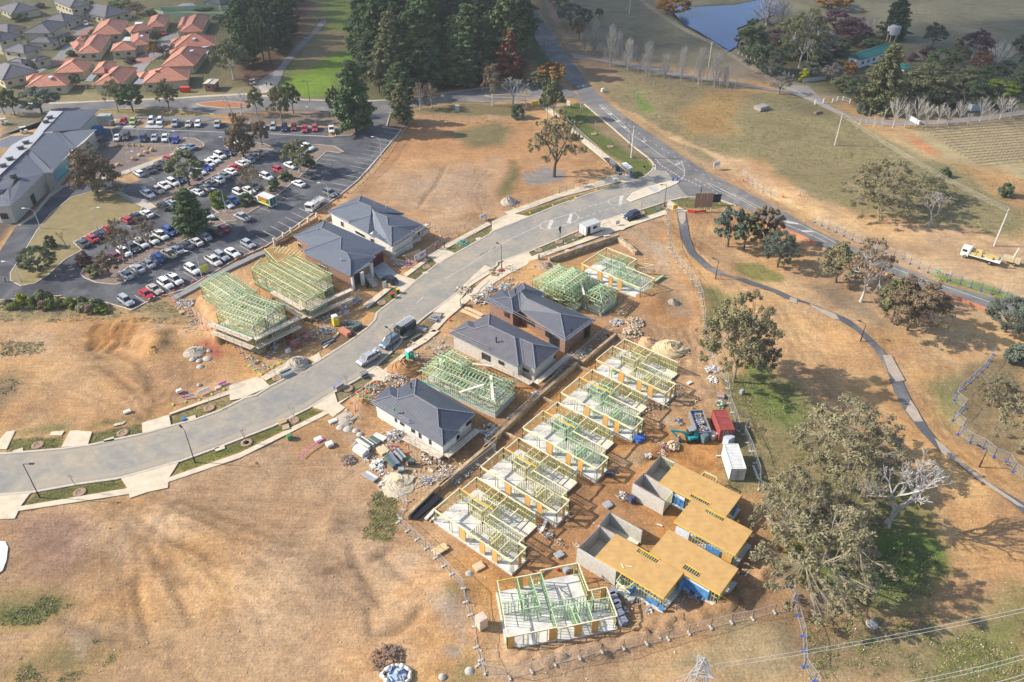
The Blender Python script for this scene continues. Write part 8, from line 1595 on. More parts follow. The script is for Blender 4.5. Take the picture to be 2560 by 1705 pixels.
for x,y,lb,c in((728,215,'left one of two people walking far up the fairway path','dark'),(760,215,'right one of two people walking far up the fairway path','dark'),(697,255,'person pulling a golf buggy up the fairway path','dark'),(597,375,'person in white on the fairway path nearest the car park','white'),(247,795,'person in dark clothes on the pale fairway forecourt','dark')):person(W('B',x,y),0,1.2,cloth[c],cloth['khaki']if c=='dark' else cloth['navy'],lb,'walk')
p=W('B',287,780);q=MB();q.box((p.x,p.y,.5),(.5,.5,.8),.3,.7);q.tube((p.x-.3,p.y,.15),(p.x-.3,p.y+.1,.15),.15);q.beam((p.x,p.y,.8),(p.x+.5,p.y,1.1),.05);tag(q.mk('golf_buggy',cloth['dark']),'dark golf bag trolley on the pale forecourt','golf trolley')
# SITE THINGS
def at(t,x,y,z=0):return W(t,x,y,z)
o_,e,nn,L,Wd=rect3(W('G',965,612,2.5),W('G',1100,565,2.5),W('G',1045,532,2.5));h=empty('site_hut',(o_.x,o_.y,0),'white site hut with a dark door on the estate road verge','site hut')
K=lambda u,v,z:(*(o_+e*u+nn*v).xy,z)
q=MB();q.prism([K(0,0,0)[:2],K(L,0,0)[:2],K(L,Wd,0)[:2],K(0,Wd,0)[:2]],.1,2.45);q.mk('wall',PNT['white'],h)
q=MB();q.prism([K(-.1,-.1,0)[:2],K(L+.1,-.1,0)[:2],K(L+.1,Wd+.1,0)[:2],K(-.1,Wd+.1,0)[:2]],2.45,2.56);q.mk('roof',mat('hut_roof',(.42,.43,.40),var=.1),h)
rzh=math.atan2(e.y,e.x);c=o_+e*L*.22-nn*.03;q=MB();q.box((c.x,c.y,1.2),(.9,.08,2.),rzh);q.mk('door',trim,h);c=o_+e*L*.62-nn*.03;q=MB();q.box((c.x,c.y,1.6),(1.4,.08,.9),rzh);w_=q.mk('window',frw,h);q=MB();c=o_+e*L*.62-nn*.06;q.box((c.x,c.y,1.6),(1.2,.08,.7),rzh);q.mk('pane',glass,w_)
c=o_+nn*Wd*.5-e*.03;q=MB();q.box((c.x,c.y,1.2),(.08,.8,1.9),rzh);q.mk('side_door',mat('hut_door',(.55,.55,.53)),h)
def loo(t,x,y,col_,lbl,roofc=None):
 p=W(t,x,y);h=empty('portable_toilet',(p.x,p.y,0),lbl,'portable toilet');q=MB();q.box((p.x,p.y,1.05),(1.15,1.15,2.1),.6);q.mk('cabin',col_,h);q=MB();q.box((p.x,p.y,2.2),(1.2,1.2,.22),.6,.8);q.mk('roof',roofc or mat('loo_roof',(.7,.7,.68)),h)
 q=MB();a=.6-PI/2;c=Vec((p.x,p.y,0))+Vec((math.cos(a),math.sin(a),0))*.6;q.box((c.x,c.y,1.05),(.75,.06,1.8),.6);q.mk('door',col_,h);q=MB();c2=c+Vec((math.cos(a),math.sin(a),0))*.05;q.box((c2.x,c2.y,1.6),(.35,.03,.3),.6);q.mk('sign_plate',MT['sign_white'],h)
loo('F',875,1500,mat('loo_yellow',(.70,.58,.02)),'yellow portable toilet with white roof on the red soil beside the framed house');loo('J',1552,355,mat('loo_green',(.03,.42,.30)),'green portable toilet beside the mound of soil')
q=MB();p=W('B',1982,1015);q.box((p.x,p.y,1.),(1.3,1.,2.),0);q.box((p.x,p.y,2.05),(1.4,1.1,.12),0);tag(q.mk('kiosk',mat('kiosk_green',(.32,.42,.38))),'pale green utility kiosk at the top of the bare lot','kiosk')
q=MB();p=W('a',1312,345);q.box((p.x,p.y,1.5),(4.,2.6,3.),.0);q.box((p.x,p.y,3.05),(4.1,2.7,.12),0);tag(q.mk('storage_container',mat('store_grey',(.30,.36,.36))),'grey green storage box beside the club building','container')
q=MB();p=W('a',1225,465);q.box((p.x,p.y,1.2),(3.2,2.2,2.4),.4,.9);q.box((p.x,p.y,2.45),(3.,2.,.15),.4);tag(q.mk('waste_bin',mat('bin_blue',(.03,.13,.28))),'large blue waste bin beside the club building wall','bin')
q=MB();p=W('a',1290,625);q.lathe((p.x,p.y,0),[(2.2,1.9),(.1,3.0)],4);q.tube(p,p+Vec((0,0,3)),.06);tag(q.mk('parasol',mat('parasol_dark',(.02,.04,.055))),'dark closed parasol at the edge of the boulder garden','parasol')
q=MB();p=W('A',1692,835);q.box((p.x,p.y,.9),(3.2,1.6,1.6),0,1.05);q.box((p.x,p.y,.2),(2.6,1.4,.3));tag(q.mk('skip_bin',mat('skip_red',(.55,.06,.03))),'bright red skip bin behind the terracotta house','skip')
for t,x,y,c,lb in(('F',1440,1215,'green','green wheelie bin with yellow lid on the verge'),('F',1390,1255,'red','dark wheelie bin with red lid on the verge'),('F',1165,1160,'black','dark round bin below the front steps')):
 p=W(t,x,y);h=empty('wheelie_bin',(p.x,p.y,0),lb,'bin');q=MB();q.box((p.x,p.y,.55),(.6,.65,1.),.5,1.1);q.mk('bin_body',mat('bin_dark',(.02,.06,.03)),h);q=MB();q.box((p.x,p.y,1.1),(.68,.72,.1),.5);q.mk('lid',{'green':feet['yellow'],'red':mat('lid_red',(.5,.02,.03)),'black':trim}[c],h)
p=W('F',1322,1165);q=MB();q.box((p.x,p.y,.9),(.9,.1,1.6),.6);tag(q.mk('letter_board',render_w),'white letterbox panel on the path by the black hatchback','letterbox')
def board(t,a,c,z0,z1,lbl,m_,posts=True,name='sign_board',art=None):
 A_,B_=W(t,*a),W(t,*c);A_.z=B_.z=0;h=empty(name,A_,lbl,'sign');d=(B_-A_);rz=math.atan2(d.y,d.x);m__=(A_+B_)/2;q=MB();q.box((m__.x,m__.y,(z0+z1)/2),(d.length,.08,z1-z0),rz);q.mk('panel',m_,h)
 if posts:
  for f in(.1,.9):q=MB();u=A_+d*f+Vec((0,.08,0));q.beam(u-Vec((0,0,.1)),u+Vec((0,0,z1)),.1);q.mk('post',timy,h)
 if art:
  nr=Vec((d.y,-d.x,0)).normalized()*.06
  for(f0,f1,g0,g1,mm)in art:u=A_+d*(f0+f1)/2+nr;q=MB();q.box((u.x,u.y,z0+(z1-z0)*(g0+g1)/2),(d.length*(f1-f0),.03,(z1-z0)*(g1-g0)),rz);q.mk('print',mm,h)
 return h
rd=mat('print_red',(.5,.04,.03));gp=mat('print_grey',(.3,.31,.33));sw_=MT['sign_white']
board('F',(1615,925),(1697,880),.3,1.9,'white fence banner with red print before the white house',sw_,False,'banner',[(.3,.85,.55,.7,rd),(.35,.75,.35,.48,rd)])
board('F',(1595,930),(1612,920),.3,1.7,'narrow white notice beside the banner with red print',sw_,False,'banner',[(.2,.8,.5,.8,gp)])
board('E',(1835,1045),(1905,1015),.3,2.0,'yellow banner at the car park edge behind the framed house',mat('banner_yellow',(.55,.55,.12)),True,'banner',[(.15,.85,.4,.6,feet['lime'])])
board('G',(2107,408),(2188,405),.7,3.0,'black framed panel beside the hoarding at the junction',blk,True,art=[(.05,.45,.1,.9,mat('panel_navy',(.02,.04,.07))),(.55,.95,.1,.9,MT['panel_navy'])])
for i,x in enumerate((1945,2000,2055)):board('G',(x,470),(x+52,468),1.2,5.2,'brown hoarding back on tall timber posts, %s from the left'%ON[i],mat('hoarding_brown',(.30,.20,.14)),True,'hoarding')
board('C',(792,980),(820,985),.8,2.4,'white sign board near the slender gums',sw_,True,art=[(.2,.8,.5,.6,gp)]);board('C',(912,1000),(938,998),.8,2.4,'white sign board on the green verge by the main road',sw_,True,art=[(.2,.8,.5,.6,gp)]);board('C',(712,965),(760,975),1.,3.2,'pale notice board by the footpath start',sw_)
board('C',(2125,1550),(2182,1535),.8,2.4,'white sign board on the dirt beside the main road',sw_,art=[(.2,.8,.4,.6,gp)]);board('F',(2190,555),(2245,530),.3,1.6,'white notices fixed to the fence at the lot edge',sw_,False,art=[(.1,.4,.3,.7,gp),(.6,.9,.3,.7,gp)]);board('I',(1810,690),(1915,640),.2,.9,'white leaning board by the lime footed fence',sw_,False);board('I',(1725,712),(1775,700),.3,.9,'small grey notice on the lime footed fence',mat('notice_grey',(.5,.5,.5)),False)
board('G',(1235,600),(1272,590),.3,1.3,'two pale boxes on the drive beside the site hut',MT['notice_grey'],False);board('F',(2008,1345),(2012,1310),.2,1.6,'dark notice panel at the footpath opposite the bins',gp,False);board('G',(522,920),(545,905),.3,1.6,'white notice at the end of the stone wall fence',sw_,False)
board('J',(420,320),(462,300),.3,1.3,'white notice on the fence before the lowest frame',sw_,False)
for t,x,y,w2,lb in(('B',245,1020,.9,'yellow curved sign on the bank beside the upper road'),('B',1985,790,.9,'yellow and red road sign before the pine wood'),('C',423,870,1.3,'yellow road sign lying by the dead tree'),('C',500,965,2.4,'large yellow board below the dead tree'),('C',380,745,1.2,'small yellow board above the dead tree'),('C',512,65,1.,'yellow marker at the top of the main road'),('C',762,395,.8,'small yellow marker beside the main road'),('G',1775,455,1.4,'yellow board at the head of the black path')):
 p=W(t,x,y);q=MB();q.box((p.x,p.y,.9),(w2,.3,1.2),.4,.9);tag(q.mk('yellow_sign',feet['yellow'],loc=(p.x,p.y,0)),lb,'sign')
p4=[W('C',x,y,2.5)for x,y in((1287,1490),(1330,1478),(1393,1525),(1352,1540))];c=sum(p4,Vec())/4;h=empty('bus_shelter',(c.x,c.y,0),'small white shelter roof on posts at the junction verge','shelter');q=MB();q.prism(p4,2.4,2.5);q.mk('roof',MT['white_metal'],h)
for v in p4:q=MB();q.beam((v.x,v.y,-.1),(v.x,v.y,2.4),.1);q.mk('post',galv,h)
q=MB();p=W('G',735,720);q.tube(p,p+Vec((0,0,3.6)),.04);q.poly([p+Vec((0,0,3.6)),p+Vec((-.5,0,3.3)),p+Vec((-.6,.05,2.6)),p+Vec((-.1,.05,1.5)),p+Vec((0,0,1.5))]);tag(q.mk('feather_flag',mat('flag_dark',(.07,.07,.09))),'dark feather flag on the verge left of the site hut','flag')
q=MB();p=W('G',1492,135);q.tube(p,p+Vec((0,0,2.6)),.04);q.add([p+Vec((-.4,-.05,2.7)),p+Vec((.4,-.05,2.7)),p+Vec((0,-.05,2.0))],[(0,1,2),(2,1,0)]);tag(q.mk('give_way_sign',mat('giveway',(.65,.3,.32))),'pink and white triangle sign on a pole at the junction corner','sign')
for t,x,y in(('G',1755,190),('G',1797,190),('G',1380,158),('G',1377,125)):p=W(t,x,y);q=MB();q.lathe((p.x,p.y,0),[(.35,0),(.3,.7),(.15,.9)],8);tag(q.mk('blue_marker',feet['blue'],loc=(p.x,p.y,0)),'small blue marker block at the junction','marker','blue markers at the junction')
def pile(t,x,y,r,hgt,m_,lbl,cat='heap',n_=26,nm='spoil_heap',rx=1.):
 p=W(t,x,y);rnd=random.Random(int(x+y));q=MB();vs=[(p.x,p.y,hgt)];rings=10;lob=[1+rnd.uniform(-.2,.16)for _ in range(n_)];lob=[(lob[i-1]+lob[i])/2 for i in range(n_)]
 for j in range(1,rings+1):
  f=j/rings
  for i in range(n_):a=2*PI*i/n_+j*.2;k=r*f*lob[i]*(1+rnd.uniform(-.05,.05));vs.append((p.x+k*math.cos(a)*rx,p.y+k*math.sin(a),hgt*(1-f)**.9*(1+rnd.uniform(-.15,.15))-.1*(j==rings)))
 fs=[(0,1+i,1+(i+1)%n_)for i in range(n_)]
 for j in range(rings-1):
  for i in range(n_):fs.append((1+j*n_+i,1+(j+1)*n_+i,1+(j+1)*n_+(i+1)%n_,1+j*n_+(i+1)%n_))
 q.add(vs,fs)
 for i in range(int(r*26)):a=rnd.uniform(0,6.28);d=r*rnd.uniform(.75,1.45);q.blob((p.x+d*math.cos(a)*rx,p.y+d*math.sin(a),.02),rnd.uniform(.04,.16),None,5,3,.3,rnd)
 return tag(q.mk(nm,m_,loc=Vec((p.x,p.y,0))),lbl,cat)
sand=mat('pale_sand',(.54,.42,.25),var=.12,scale=3,bump=.4);soil=mat('brown_soil',(.36,.20,.09),var=.2,scale=3,bump=.6);grav=mat('grey_gravel',(.40,.345,.27),var=.15,scale=4,bump=.4);ysoil=mat('orange_soil',(.48,.27,.10),var=.2,scale=2,bump=.6);lime_=mat('chalk',(.52,.43,.30),var=.12,scale=2,bump=.4)
pile('K',1530,205,2.0,1.2,mat('tan_sand',(.50,.33,.18),var=.12,scale=3,bump=.4),'tan sand heap beside the pale one above the frame row');pile('K',1725,260,3.2,1.8,sand,'large pale sand heap beside the haul track',rx=1.1);pile('G',262,385,2.3,1.9,grav,'grey gravel cone at the edge of the bare lot');pile('J',520,410,2.6,1.8,grav,'grey gravel heap on the verge of the estate road')
pile('J',1500,450,3.1,2.3,soil,'brown soil mound beside the green portable toilet',rx=1.2);pile('I',1770,290,1.9,.9,grav,'pale concrete slurry heap with round spills on the dirt field',rx=1.2);pile('G',1755,1310,1.6,1.4,mat('grey_rubble',(.36,.30,.23),var=.3,scale=3,bump=.6),'grey rubble heap at the edge of the excavation');pile('I',1410,290,2.,1.5,ysoil,'orange spoil heap on the left dirt field, front');pile('I',1440,165,1.9,1.4,ysoil,'orange spoil heap on the left dirt field, rear');pile('J',1440,1500,3.0,.9,lime_,'wide chalky heap at the corner of the meshed fence');pile('J',965,900,1.8,.5,grav,'low gravel patch beside the concrete domes')
pile('G',590,985,3.2,1.5,mat('clay',(.34,.25,.17),var=.2,scale=2,bump=.6),'grey brown clay mound between the truss frame and the slab');pile('J',1130,770,1.8,1.3,soil,'small soil bank below the pile of rubbish')
domes=[('J',915,975,.75),('J',983,992,.8),('J',1055,1008,.62),('J',1093,1040,.62),('J',975,820,.4),('I',1755,355,.65),('I',1815,370,.6),('I',1890,350,.85),('I',1825,422,.7),('I',1815,590,.45),('I',1535,232,.4),('I',1905,278,.5),('N',1780,725,.6),('N',1780,1480,.6),('N',1570,1525,.5),('Q',1178,1115,.8)]
for i,(t,x,y,r)in enumerate(domes):
 p=W(t,x,y);q=MB();q.smooth=True;q.lathe((p.x,p.y,-.05),[(r*1.05,0),(r*.9,.07),(r*.65,.2),(r*.3,.3),(.02,.32)],12);tag(q.mk('concrete_spill',mat('spill_grey',(.42,.385,.33),var=.3,scale=3,bump=.4),loc=(p.x,p.y,0)),'rounded grey lump of spilt concrete on the bare soil','concrete lump','spilt concrete lumps')
for i,(t,x,y,r,lb)in enumerate([('K',1415,25,1.9,'pale rubble stone heap, upper of the two'),('K',1385,115,2.0,'pale rubble stone heap, lower of the two'),('K',1760,1150,1.,'small pale rubble heap by the excavator')]):
 p=W(t,x,y);rnd=random.Random(i);q=MB()
 for k in range(150):a=rnd.uniform(0,6.28);d=r*math.sqrt(rnd.random());q.blob((p.x+d*math.cos(a),p.y+d*math.sin(a),.1+1.0*(1-d/r)*rnd.random()),rnd.uniform(.12,.28),None,5,4,.3,rnd)
 tag(q.mk('stone_heap',mat('rubble_pale',(.50,.40,.28),var=.35,scale=3),loc=Vec((p.x,p.y,0))),lb,'stone heap')
pal_=mat('offcut_pine',(.60,.48,.30),var=.2)
H=lambda t,x,y,z=0:tuple(W(t,x,y))[:2]+(z,)
gy=rub[4];wh=rub[0];br_=rub[3];tn=rub[1];gr=rub[5];og=rub[6];bl_=rub[2];pk=mat('rub_pink',(.55,.12,.40))
for t,x,y,r,h_,ms,n_,sz,lb in[('F',2040,1190,2.,.7,[br_,tn,rub[0]],90,.3,'heap of broken brick and timber on the verge island'),('F',1790,1440,1.4,.5,[gy,br_,wh],50,.3,'dark scrap bundle on the verge below the lamp'),('G',190,1010,1.,.5,[br_,rd],45,.25,'brown brick scraps beside the verge pallet'),('G',110,1010,.9,.5,[br_,tn],40,.25,'reddish brick scraps at the left of the verge pallet'),('J',1420,545,2.3,1.1,[wh,tn,br_,gy],130,.3,'mound of pale offcuts and rubbish in front of the notched roof'),('J',1190,650,2.6,.9,[wh,gr,og,br_,gy],140,.3,'colourful rubbish pile with green plastic at the footpath'),('J',1240,600,1.5,.7,[og,br_,gy],50,.3,'orange and brown rubbish beside the leaning frames'),('J',1420,1060,1.7,1.1,[gy,wh],120,.3,'tangled silver scrap frames by the newest tiled house'),('J',985,1280,1.4,.8,[br_,gy,mat('rub_dark',(.12,.08,.09))],110,.22,'dark rubble stack on the open dirt'),('J',1690,1470,1.2,.7,[gy,wh],70,.25,'stack of silver scaffold couplers beside the chalky heap'),('J',1340,1510,1.6,.5,[wh,wh,tn],80,.28,'white sheeting scraps at the left of the chalky heap'),('J',1800,1455,1.3,.4,[wh,gy],40,.25,'torn white sheeting on the meshed fence corner'),('J',1260,1318,1.2,.6,[wh],40,.5,'crumpled white plastic sheet on the dirt'),('J',1400,1190,1.3,.3,[pk,br_],30,.3,'pink plastic strips between the timber stacks'),('J',1560,1285,.9,.4,[gr,og],30,.3,'green plastic bundle beside the dark crate'),('G',220,1155,1.3,.7,[gy,wh],110,.28,'silver scaffold fittings piled before the brick house'),('G',90,1180,1.2,.8,[gy,wh],60,.35,'stillage of silver fittings by the footpath'),('G',10,1260,2.4,1.1,[gy,wh,tn],180,.4,'large tangle of silver scaffold frames left of the brick house'),('G',1250,1480,1.3,.6,[wh,wh,gy],50,.35,'white wrapped bags beside the soil by the meshed fence'),('F',1050,1285,1.1,.6,[wh,gy,bl_],50,.35,'bags in white plastic below the scaffold'),('F',960,1360,1.2,.7,[wh,wh,gy],45,.4,'pile of white bags right of the yellow toilet'),('F',900,1375,.6,.7,[mat('rub_rose',(.45,.25,.2))],16,.35,'rose coloured bag left of the white bags'),('J',800,90,1.6,.5,[gy,bl_,tn,wh],90,.3,'mixed scraps with blue sheet before the framed house'),('J',700,140,1.6,.4,[tn,wh,br_],70,.3,'timber offcuts before the framed house'),('J',1000,40,1.6,.6,[mat('rub_dg',(.1,.13,.1)),gy],70,.35,'dark green framework on the verge'),('E',1690,1310,2.,.4,[wh,gy],60,.35,'grey plastic sheeting left of the lower framed house'),('E',1910,1460,1.8,.6,[wh,wh,tn],110,.25,'long heap of white packing scraps beside the lower framed house'),('N',1140,1390,2.2,.8,[mat('rub_twig',(.20,.14,.12)),br_],170,.3,'brown brushwood heap at the bottom edge'),('K',1710,1150,1.1,.5,[mat('rub_purple',(.22,.12,.13)),br_],60,.25,'purple brown rubble heap by the excavator'),('K',2190,770,1.,.6,[wh,gr,br_],40,.3,'white and green bins beside the red container'),('K',1810,930,.8,.6,[mat('rub_navy',(.06,.07,.14)),gy],20,.35,'dark crates on the dirt left of the skip'),('K',910,310,1.3,.7,[wh,gy,tn],90,.3,'white branching scrap on the meshed fence'),('K',120,1050,1.5,.5,[wh,gy],50,.3,'white scraps along the meshed fence, lowest'),('K',510,680,.9,.5,[wh,gy],30,.3,'white scraps caught on the meshed fence, middle'),('K',2110,450,1.2,.5,[wh,wh,gy],60,.35,'heap of white pipe offcuts by the fence at the haul track'),('K',2120,540,1.,.4,[wh],40,.35,'white plastic trailing along the trench'),('N',1510,320,.8,.4,[wh,tn],30,.3,'white bag at the corner of the lowest row frame'),('O',530,430,.8,.3,[gy,br_],20,.3,'dark hand tools on the dirt below the frames'),('V',505,450,.9,.8,[wh,gy],24,.35,'white concrete mixer and barrow by the block garage'),('V',400,230,.9,.5,[MT['rub_navy']],14,.35,'dark block pallets below the third frame'),('V',1240,1410,.6,.6,[MT['rub_navy'],gy],10,.4,'wrapped block pallet in front of the overhanging deck'),('V',1155,1360,.8,.7,[MT['rub_navy'],gy],12,.4,'two wrapped block pallets below the blue wrapped wall'),('V',740,1510,.6,.4,[gy,wh],10,.35,'grey tub in front of the lower left unit'),('J',1900,1380,1.5,.5,[wh,tn,gy],60,.3,'scraps along the foot of the stone wall'),('J',2280,1000,1.6,.3,[tn,wh],50,.35,'timber offcuts beyond the scaffold walkway'),('J',1750,1300,2.,.4,[tn,wh,br_],90,.35,'broken timber at the foot of the scaffold corner'),('G',1300,1400,1.,.3,[feet['yellow'],wh],25,.3,'yellow and white offcuts below the truss frame'),('F',1530,950,.7,.9,[mat('bulk_purple',(.42,.06,.48))],16,.35,'purple bulk bag filled with timber behind the fence'),('F',1530,935,.5,1.2,[wh,tn],14,.25,'pale timber ends in the purple bulk bag'),('F',2030,755,1.6,.4,[gy,gr],40,.4,'folded fence frames lying on the verge'),('H',1690,870,.9,.5,[gy,gr,wh],22,.3,'pump and hoses beside the silver fence'),('I',1440,75,.9,.2,[bl_],10,.35,'crumpled blue tarpaulin on the left dirt field'),]:
 if lb:heap('material_heap',lb,'heap',H(t,x,y),r,h_,ms,n_,sz,seed=3)
rnd=random.Random(77)
for spec,n_ in(('J 20,330 600,60 1000,-20 F 900,1330 400,1500 J 300,420 150,480',34),('J 1080,1020 1450,1000 1850,1330 1750,1400 1300,1450 1080,1250',30),('J 1900,1420 2334,1080 K 900,330 1150,120 1250,150 300,900 J 2000,1500',34),('G 0,1150 300,950 640,1000 500,1120 100,1250',22),('K 1300,700 1950,500 2000,1250 1500,1250',26),('O 0,100 900,300 800,600 400,640 0,560',22),('O 1050,750 1500,1000 1300,1150 1050,1000',10),('E 1560,1290 1830,1290 2000,1568 1700,1568',16),('J 1480,180 1900,130 1900,300 1700,480 1560,420',16),('F 1350,900 1700,860 1650,930 1400,1010',10),('V 1000,1500 1750,1350 1700,900 1620,1100',10)):
 P_=[(v.x,v.y)for v in MX(spec)];k=0
 while k<n_:
  x,y=rnd.uniform(min(p[0]for p in P_),max(p[0]for p in P_)),rnd.uniform(min(p[1]for p in P_),max(p[1]for p in P_))
  if not pip(np.array([x]),np.array([y]),P_)[0]:continue
  k+=1;heap('offcuts','small scatter of timber offcuts and wrapping on the site soil','offcuts',(x,y,0),rnd.uniform(.5,1.5),rnd.uniform(.05,.4),rnd.sample([wh,tn,br_,gy,pal_,wh],3),rnd.randint(8,20),rnd.uniform(.14,.3),gr_='scattered offcuts over the building site',seed=k)
def stack(t,a,c,w_,hgt,ms,lbl,rows=5,lay=3,name='timber_stack',cat='stack',z0=0.):
 A_,B_=W(t,*a),W(t,*c);A_.z=B_.z=0;d=B_-A_;nr=Vec((-d.y,d.x,0)).normalized();q=MB();rnd=random.Random(int(a[0]))
 for l_ in range(lay):
  for r in range(rows):
   f=(r+.5)/rows-.5;z=z0+hgt*(l_+.5)/lay+.06;q.k=rnd.randrange(len(ms));k=rnd.uniform(-.04,.04)
   q.beam(A_+nr*f*w_+d*k+Vec((0,0,z)),B_+nr*f*w_+d*k+Vec((0,0,z)),w_/rows*.86,hgt/lay*.86)
 q.k=len(ms)-1
 for f in(.15,.85):u=A_+d*f;q.beam(u-nr*w_/2+Vec((0,0,.04+z0)),u+nr*w_/2+Vec((0,0,.04+z0)),.1,.1)
 return tag(q.mk(name,ms,loc=A_),lbl,cat)
gb=mat('blue_green_bundle',(.09,.14,.13),var=.3);wf=mat('white_sheet',(.66,.62,.55),var=.08);pal=mat('pallet_wood',(.46,.34,.20),var=.2)
for s_ in[('J',(1090,1105),(1200,1180),1.3,.8,[gb,gb,wf],'dark green bundle of frames with a white side, upper left of the stacks'),('J',(1060,1180),(1150,1240),1.5,1.,[wf,wh],'white wrapped bundle left of the timber stacks'),('J',(1190,1080),(1270,1135),1.,.4,[gb,gy],'thin grey bundle of bars above the white board'),('J',(1225,1050),(1325,1095),1.1,.25,[wf],'white board pile above the timber stacks'),('J',(1275,1170),(1330,1230),1.5,.5,[mat('pale_ply',(.60,.48,.30)),],'pale plywood pile at the head of the long stack'),('J',(1320,1150),(1400,1250),.35,.35,[pal],'single thick timber beam beside the plywood pile'),('J',(1350,1250),(1430,1350),1.4,.8,[gb,gb,stlb],'long blue green bundle below the plywood pile'),('J',(1430,1210),(1500,1290),.9,.8,[gb,gy],'dark green bundle beside the long blue one'),('J',(1540,1320),(1595,1325),1.2,.9,[gb,trim],'dark crate of short bars beside the green plastic'),('J',(1445,1390),(1500,1385),1.2,.8,[gy,gb],'grey crate of fittings below the dark bundles'),('J',(1140,1405),(1240,1465),1.2,.35,[wf,gy],'white door frames stacked flat on the dirt'),('N',(1505,575),(1605,515),1.3,.3,[mat('yellow_ply',(.66,.50,.26),var=.1)],'yellow plywood stack on the open dirt beside the fence'),('J',(355,955),(420,925),1.3,.5,[pal],'brown pallet stack on the verge, upper'),('J',(385,990),(450,975),1.3,.25,[pal],'brown pallet on the verge, lower'),('J',(870,640),(935,600),.9,.9,[pal,rub[2]],'timber crate with blue end on the verge corner'),('J',(1105,525),(1165,500),.9,.9,[gy,trim],'stack of grey gutter sections on the verge'),('J',(370,500),(460,460),.6,.6,[gy,gb],'upper bundle of silver pipes beside the gravel heap'),('J',(385,530),(475,490),.8,.6,[gy,gb],'lower bundle of silver pipes beside the gravel heap'),('F',(1620,1535),(1700,1560),.9,.4,[gy,wf],'silver ladder bundle beside the ladder truck'),('J',(1495,180),(1600,115),.5,.4,[gb],'dark bar bundle by the parked blue suv, left one'),('J',(1565,190),(1650,140),.5,.4,[gb],'dark bar bundle by the parked blue suv, right one'),('F',(1775,1425),(1835,1435),.9,.5,[gy],'grey gutter bundle on the verge by the lamp'),('F',(1740,1460),(1800,1475),.9,.5,[gy,gb],'lower grey bundle on the verge by the lamp'),('F',(2280,1030),(2330,1050),1.2,.3,[pal],'wooden pallet on the verge at the lamp opposite the hut'),('G',(100,1045),(160,1050),1.2,.3,[pal],'wooden pallet among brick scraps'),('J',(925,100),(1000,150),1.1,.9,[mat('new_brick',(.50,.20,.13))],'pallet of new orange bricks on the verge'),('J',(475,215),(540,250),1.1,.9,[mat('old_brick',(.33,.10,.08))],'pallet of dark red bricks before the framed house, lowest'),('J',(575,150),(630,185),1.1,.9,[MT['old_brick']],'pallet of dark red bricks before the framed house, middle'),('J',(420,140),(495,180),1.1,.9,[MT['old_brick']],'pallet of dark red bricks under the scaffold'),('J',(750,225),(850,180),.9,.3,[trim,gy],'black steel mesh frame on the verge'),('J',(1020,95),(1110,55),.9,.8,[gb],'dark green roll bundle on the verge'),('F',(2020,1375),(2190,1450),.9,.2,[mat('scaf_plank',(.60,.44,.26),var=.15)],'long orange planks on the soil left of the brick house, left pair'),('F',(2050,1345),(2210,1420),.9,.2,[MT['scaf_plank']],'long orange planks on the soil left of the brick house, right pair'),('F',(1490,910),(1640,850),.6,1.1,[pal],'long plank bundle behind the fence of the white house'),('E',(1880,1320),(2000,1400),.9,.6,[wf],'bundle of white timber left of the lower framed house'),('I',(1880,70),(2000,130),1.3,.7,[mat('pink_wrap',(.45,.25,.19))],'pink brown wrapped bundle behind the sagging fence'),('E',(1640,1400),(1680,1385),1.1,.3,[pal],'pallet on the dirt left of the framed house, lower'),('G',(1585,1125),(1670,1065),.5,.5,[timg],'bundle of green posts right of the upper slab'),('K',(2160,690),(2225,700),1.5,.4,[mat('tray_rose',(.42,.22,.18)),gy],'rose pallet with grey box beside the fence at the haul track'),('N',(1345,300),(1535,135),1.6,.45,[blk],'bundle of long black pipes beside the stone wall'),('N',(1440,315),(1515,235),.5,.35,[wf,pal],'white boards beside the black pipes'),('P',(1070,1140),(1130,1005),.5,.2,[wf],'white plank lying across the gap below the fourth frame'),('K',(2210,1225),(2275,1410),.35,.4,[wf],'long white pipes leaning beside the white container'),('L',(255,1135),(295,1240),.3,.3,[wf],'white pipe lying right of the white container'),('G',(880,800),(930,780),.5,.2,[gy],'grey board bundle on the footpath edge above the stone wall'),('G',(1130,700),(1185,690),.5,.2,[wh],'white offcuts on the footpath edge'),('R',(830,650),(920,590),1.2,.4,[timg],'stack of green studs lying on the top frame slab'),('V',(1380,80),(1440,80),.2,.2,[wf],'short white bars left of the white container'),('F',(560,820),(600,800),.3,.2,[feet['yellow']],'yellow beam end at the rear of the brick house'),('O',(1340,1140),(1350,1230),.3,.15,[tn],'leaning plank on the soil bank, left one'),('O',(1370,1140),(1400,1240),.3,.15,[tn],'leaning plank on the soil bank, right one'),('O',(1370,345),(1415,360),.25,.12,[wf],'short pale plank on the soil between the decks')]:
 if s_[-1]!='x':stack(*s_[:6],s_[6],rows=5 if s_[3]>.4 else 2,lay=3 if s_[4]>.35 else 1)
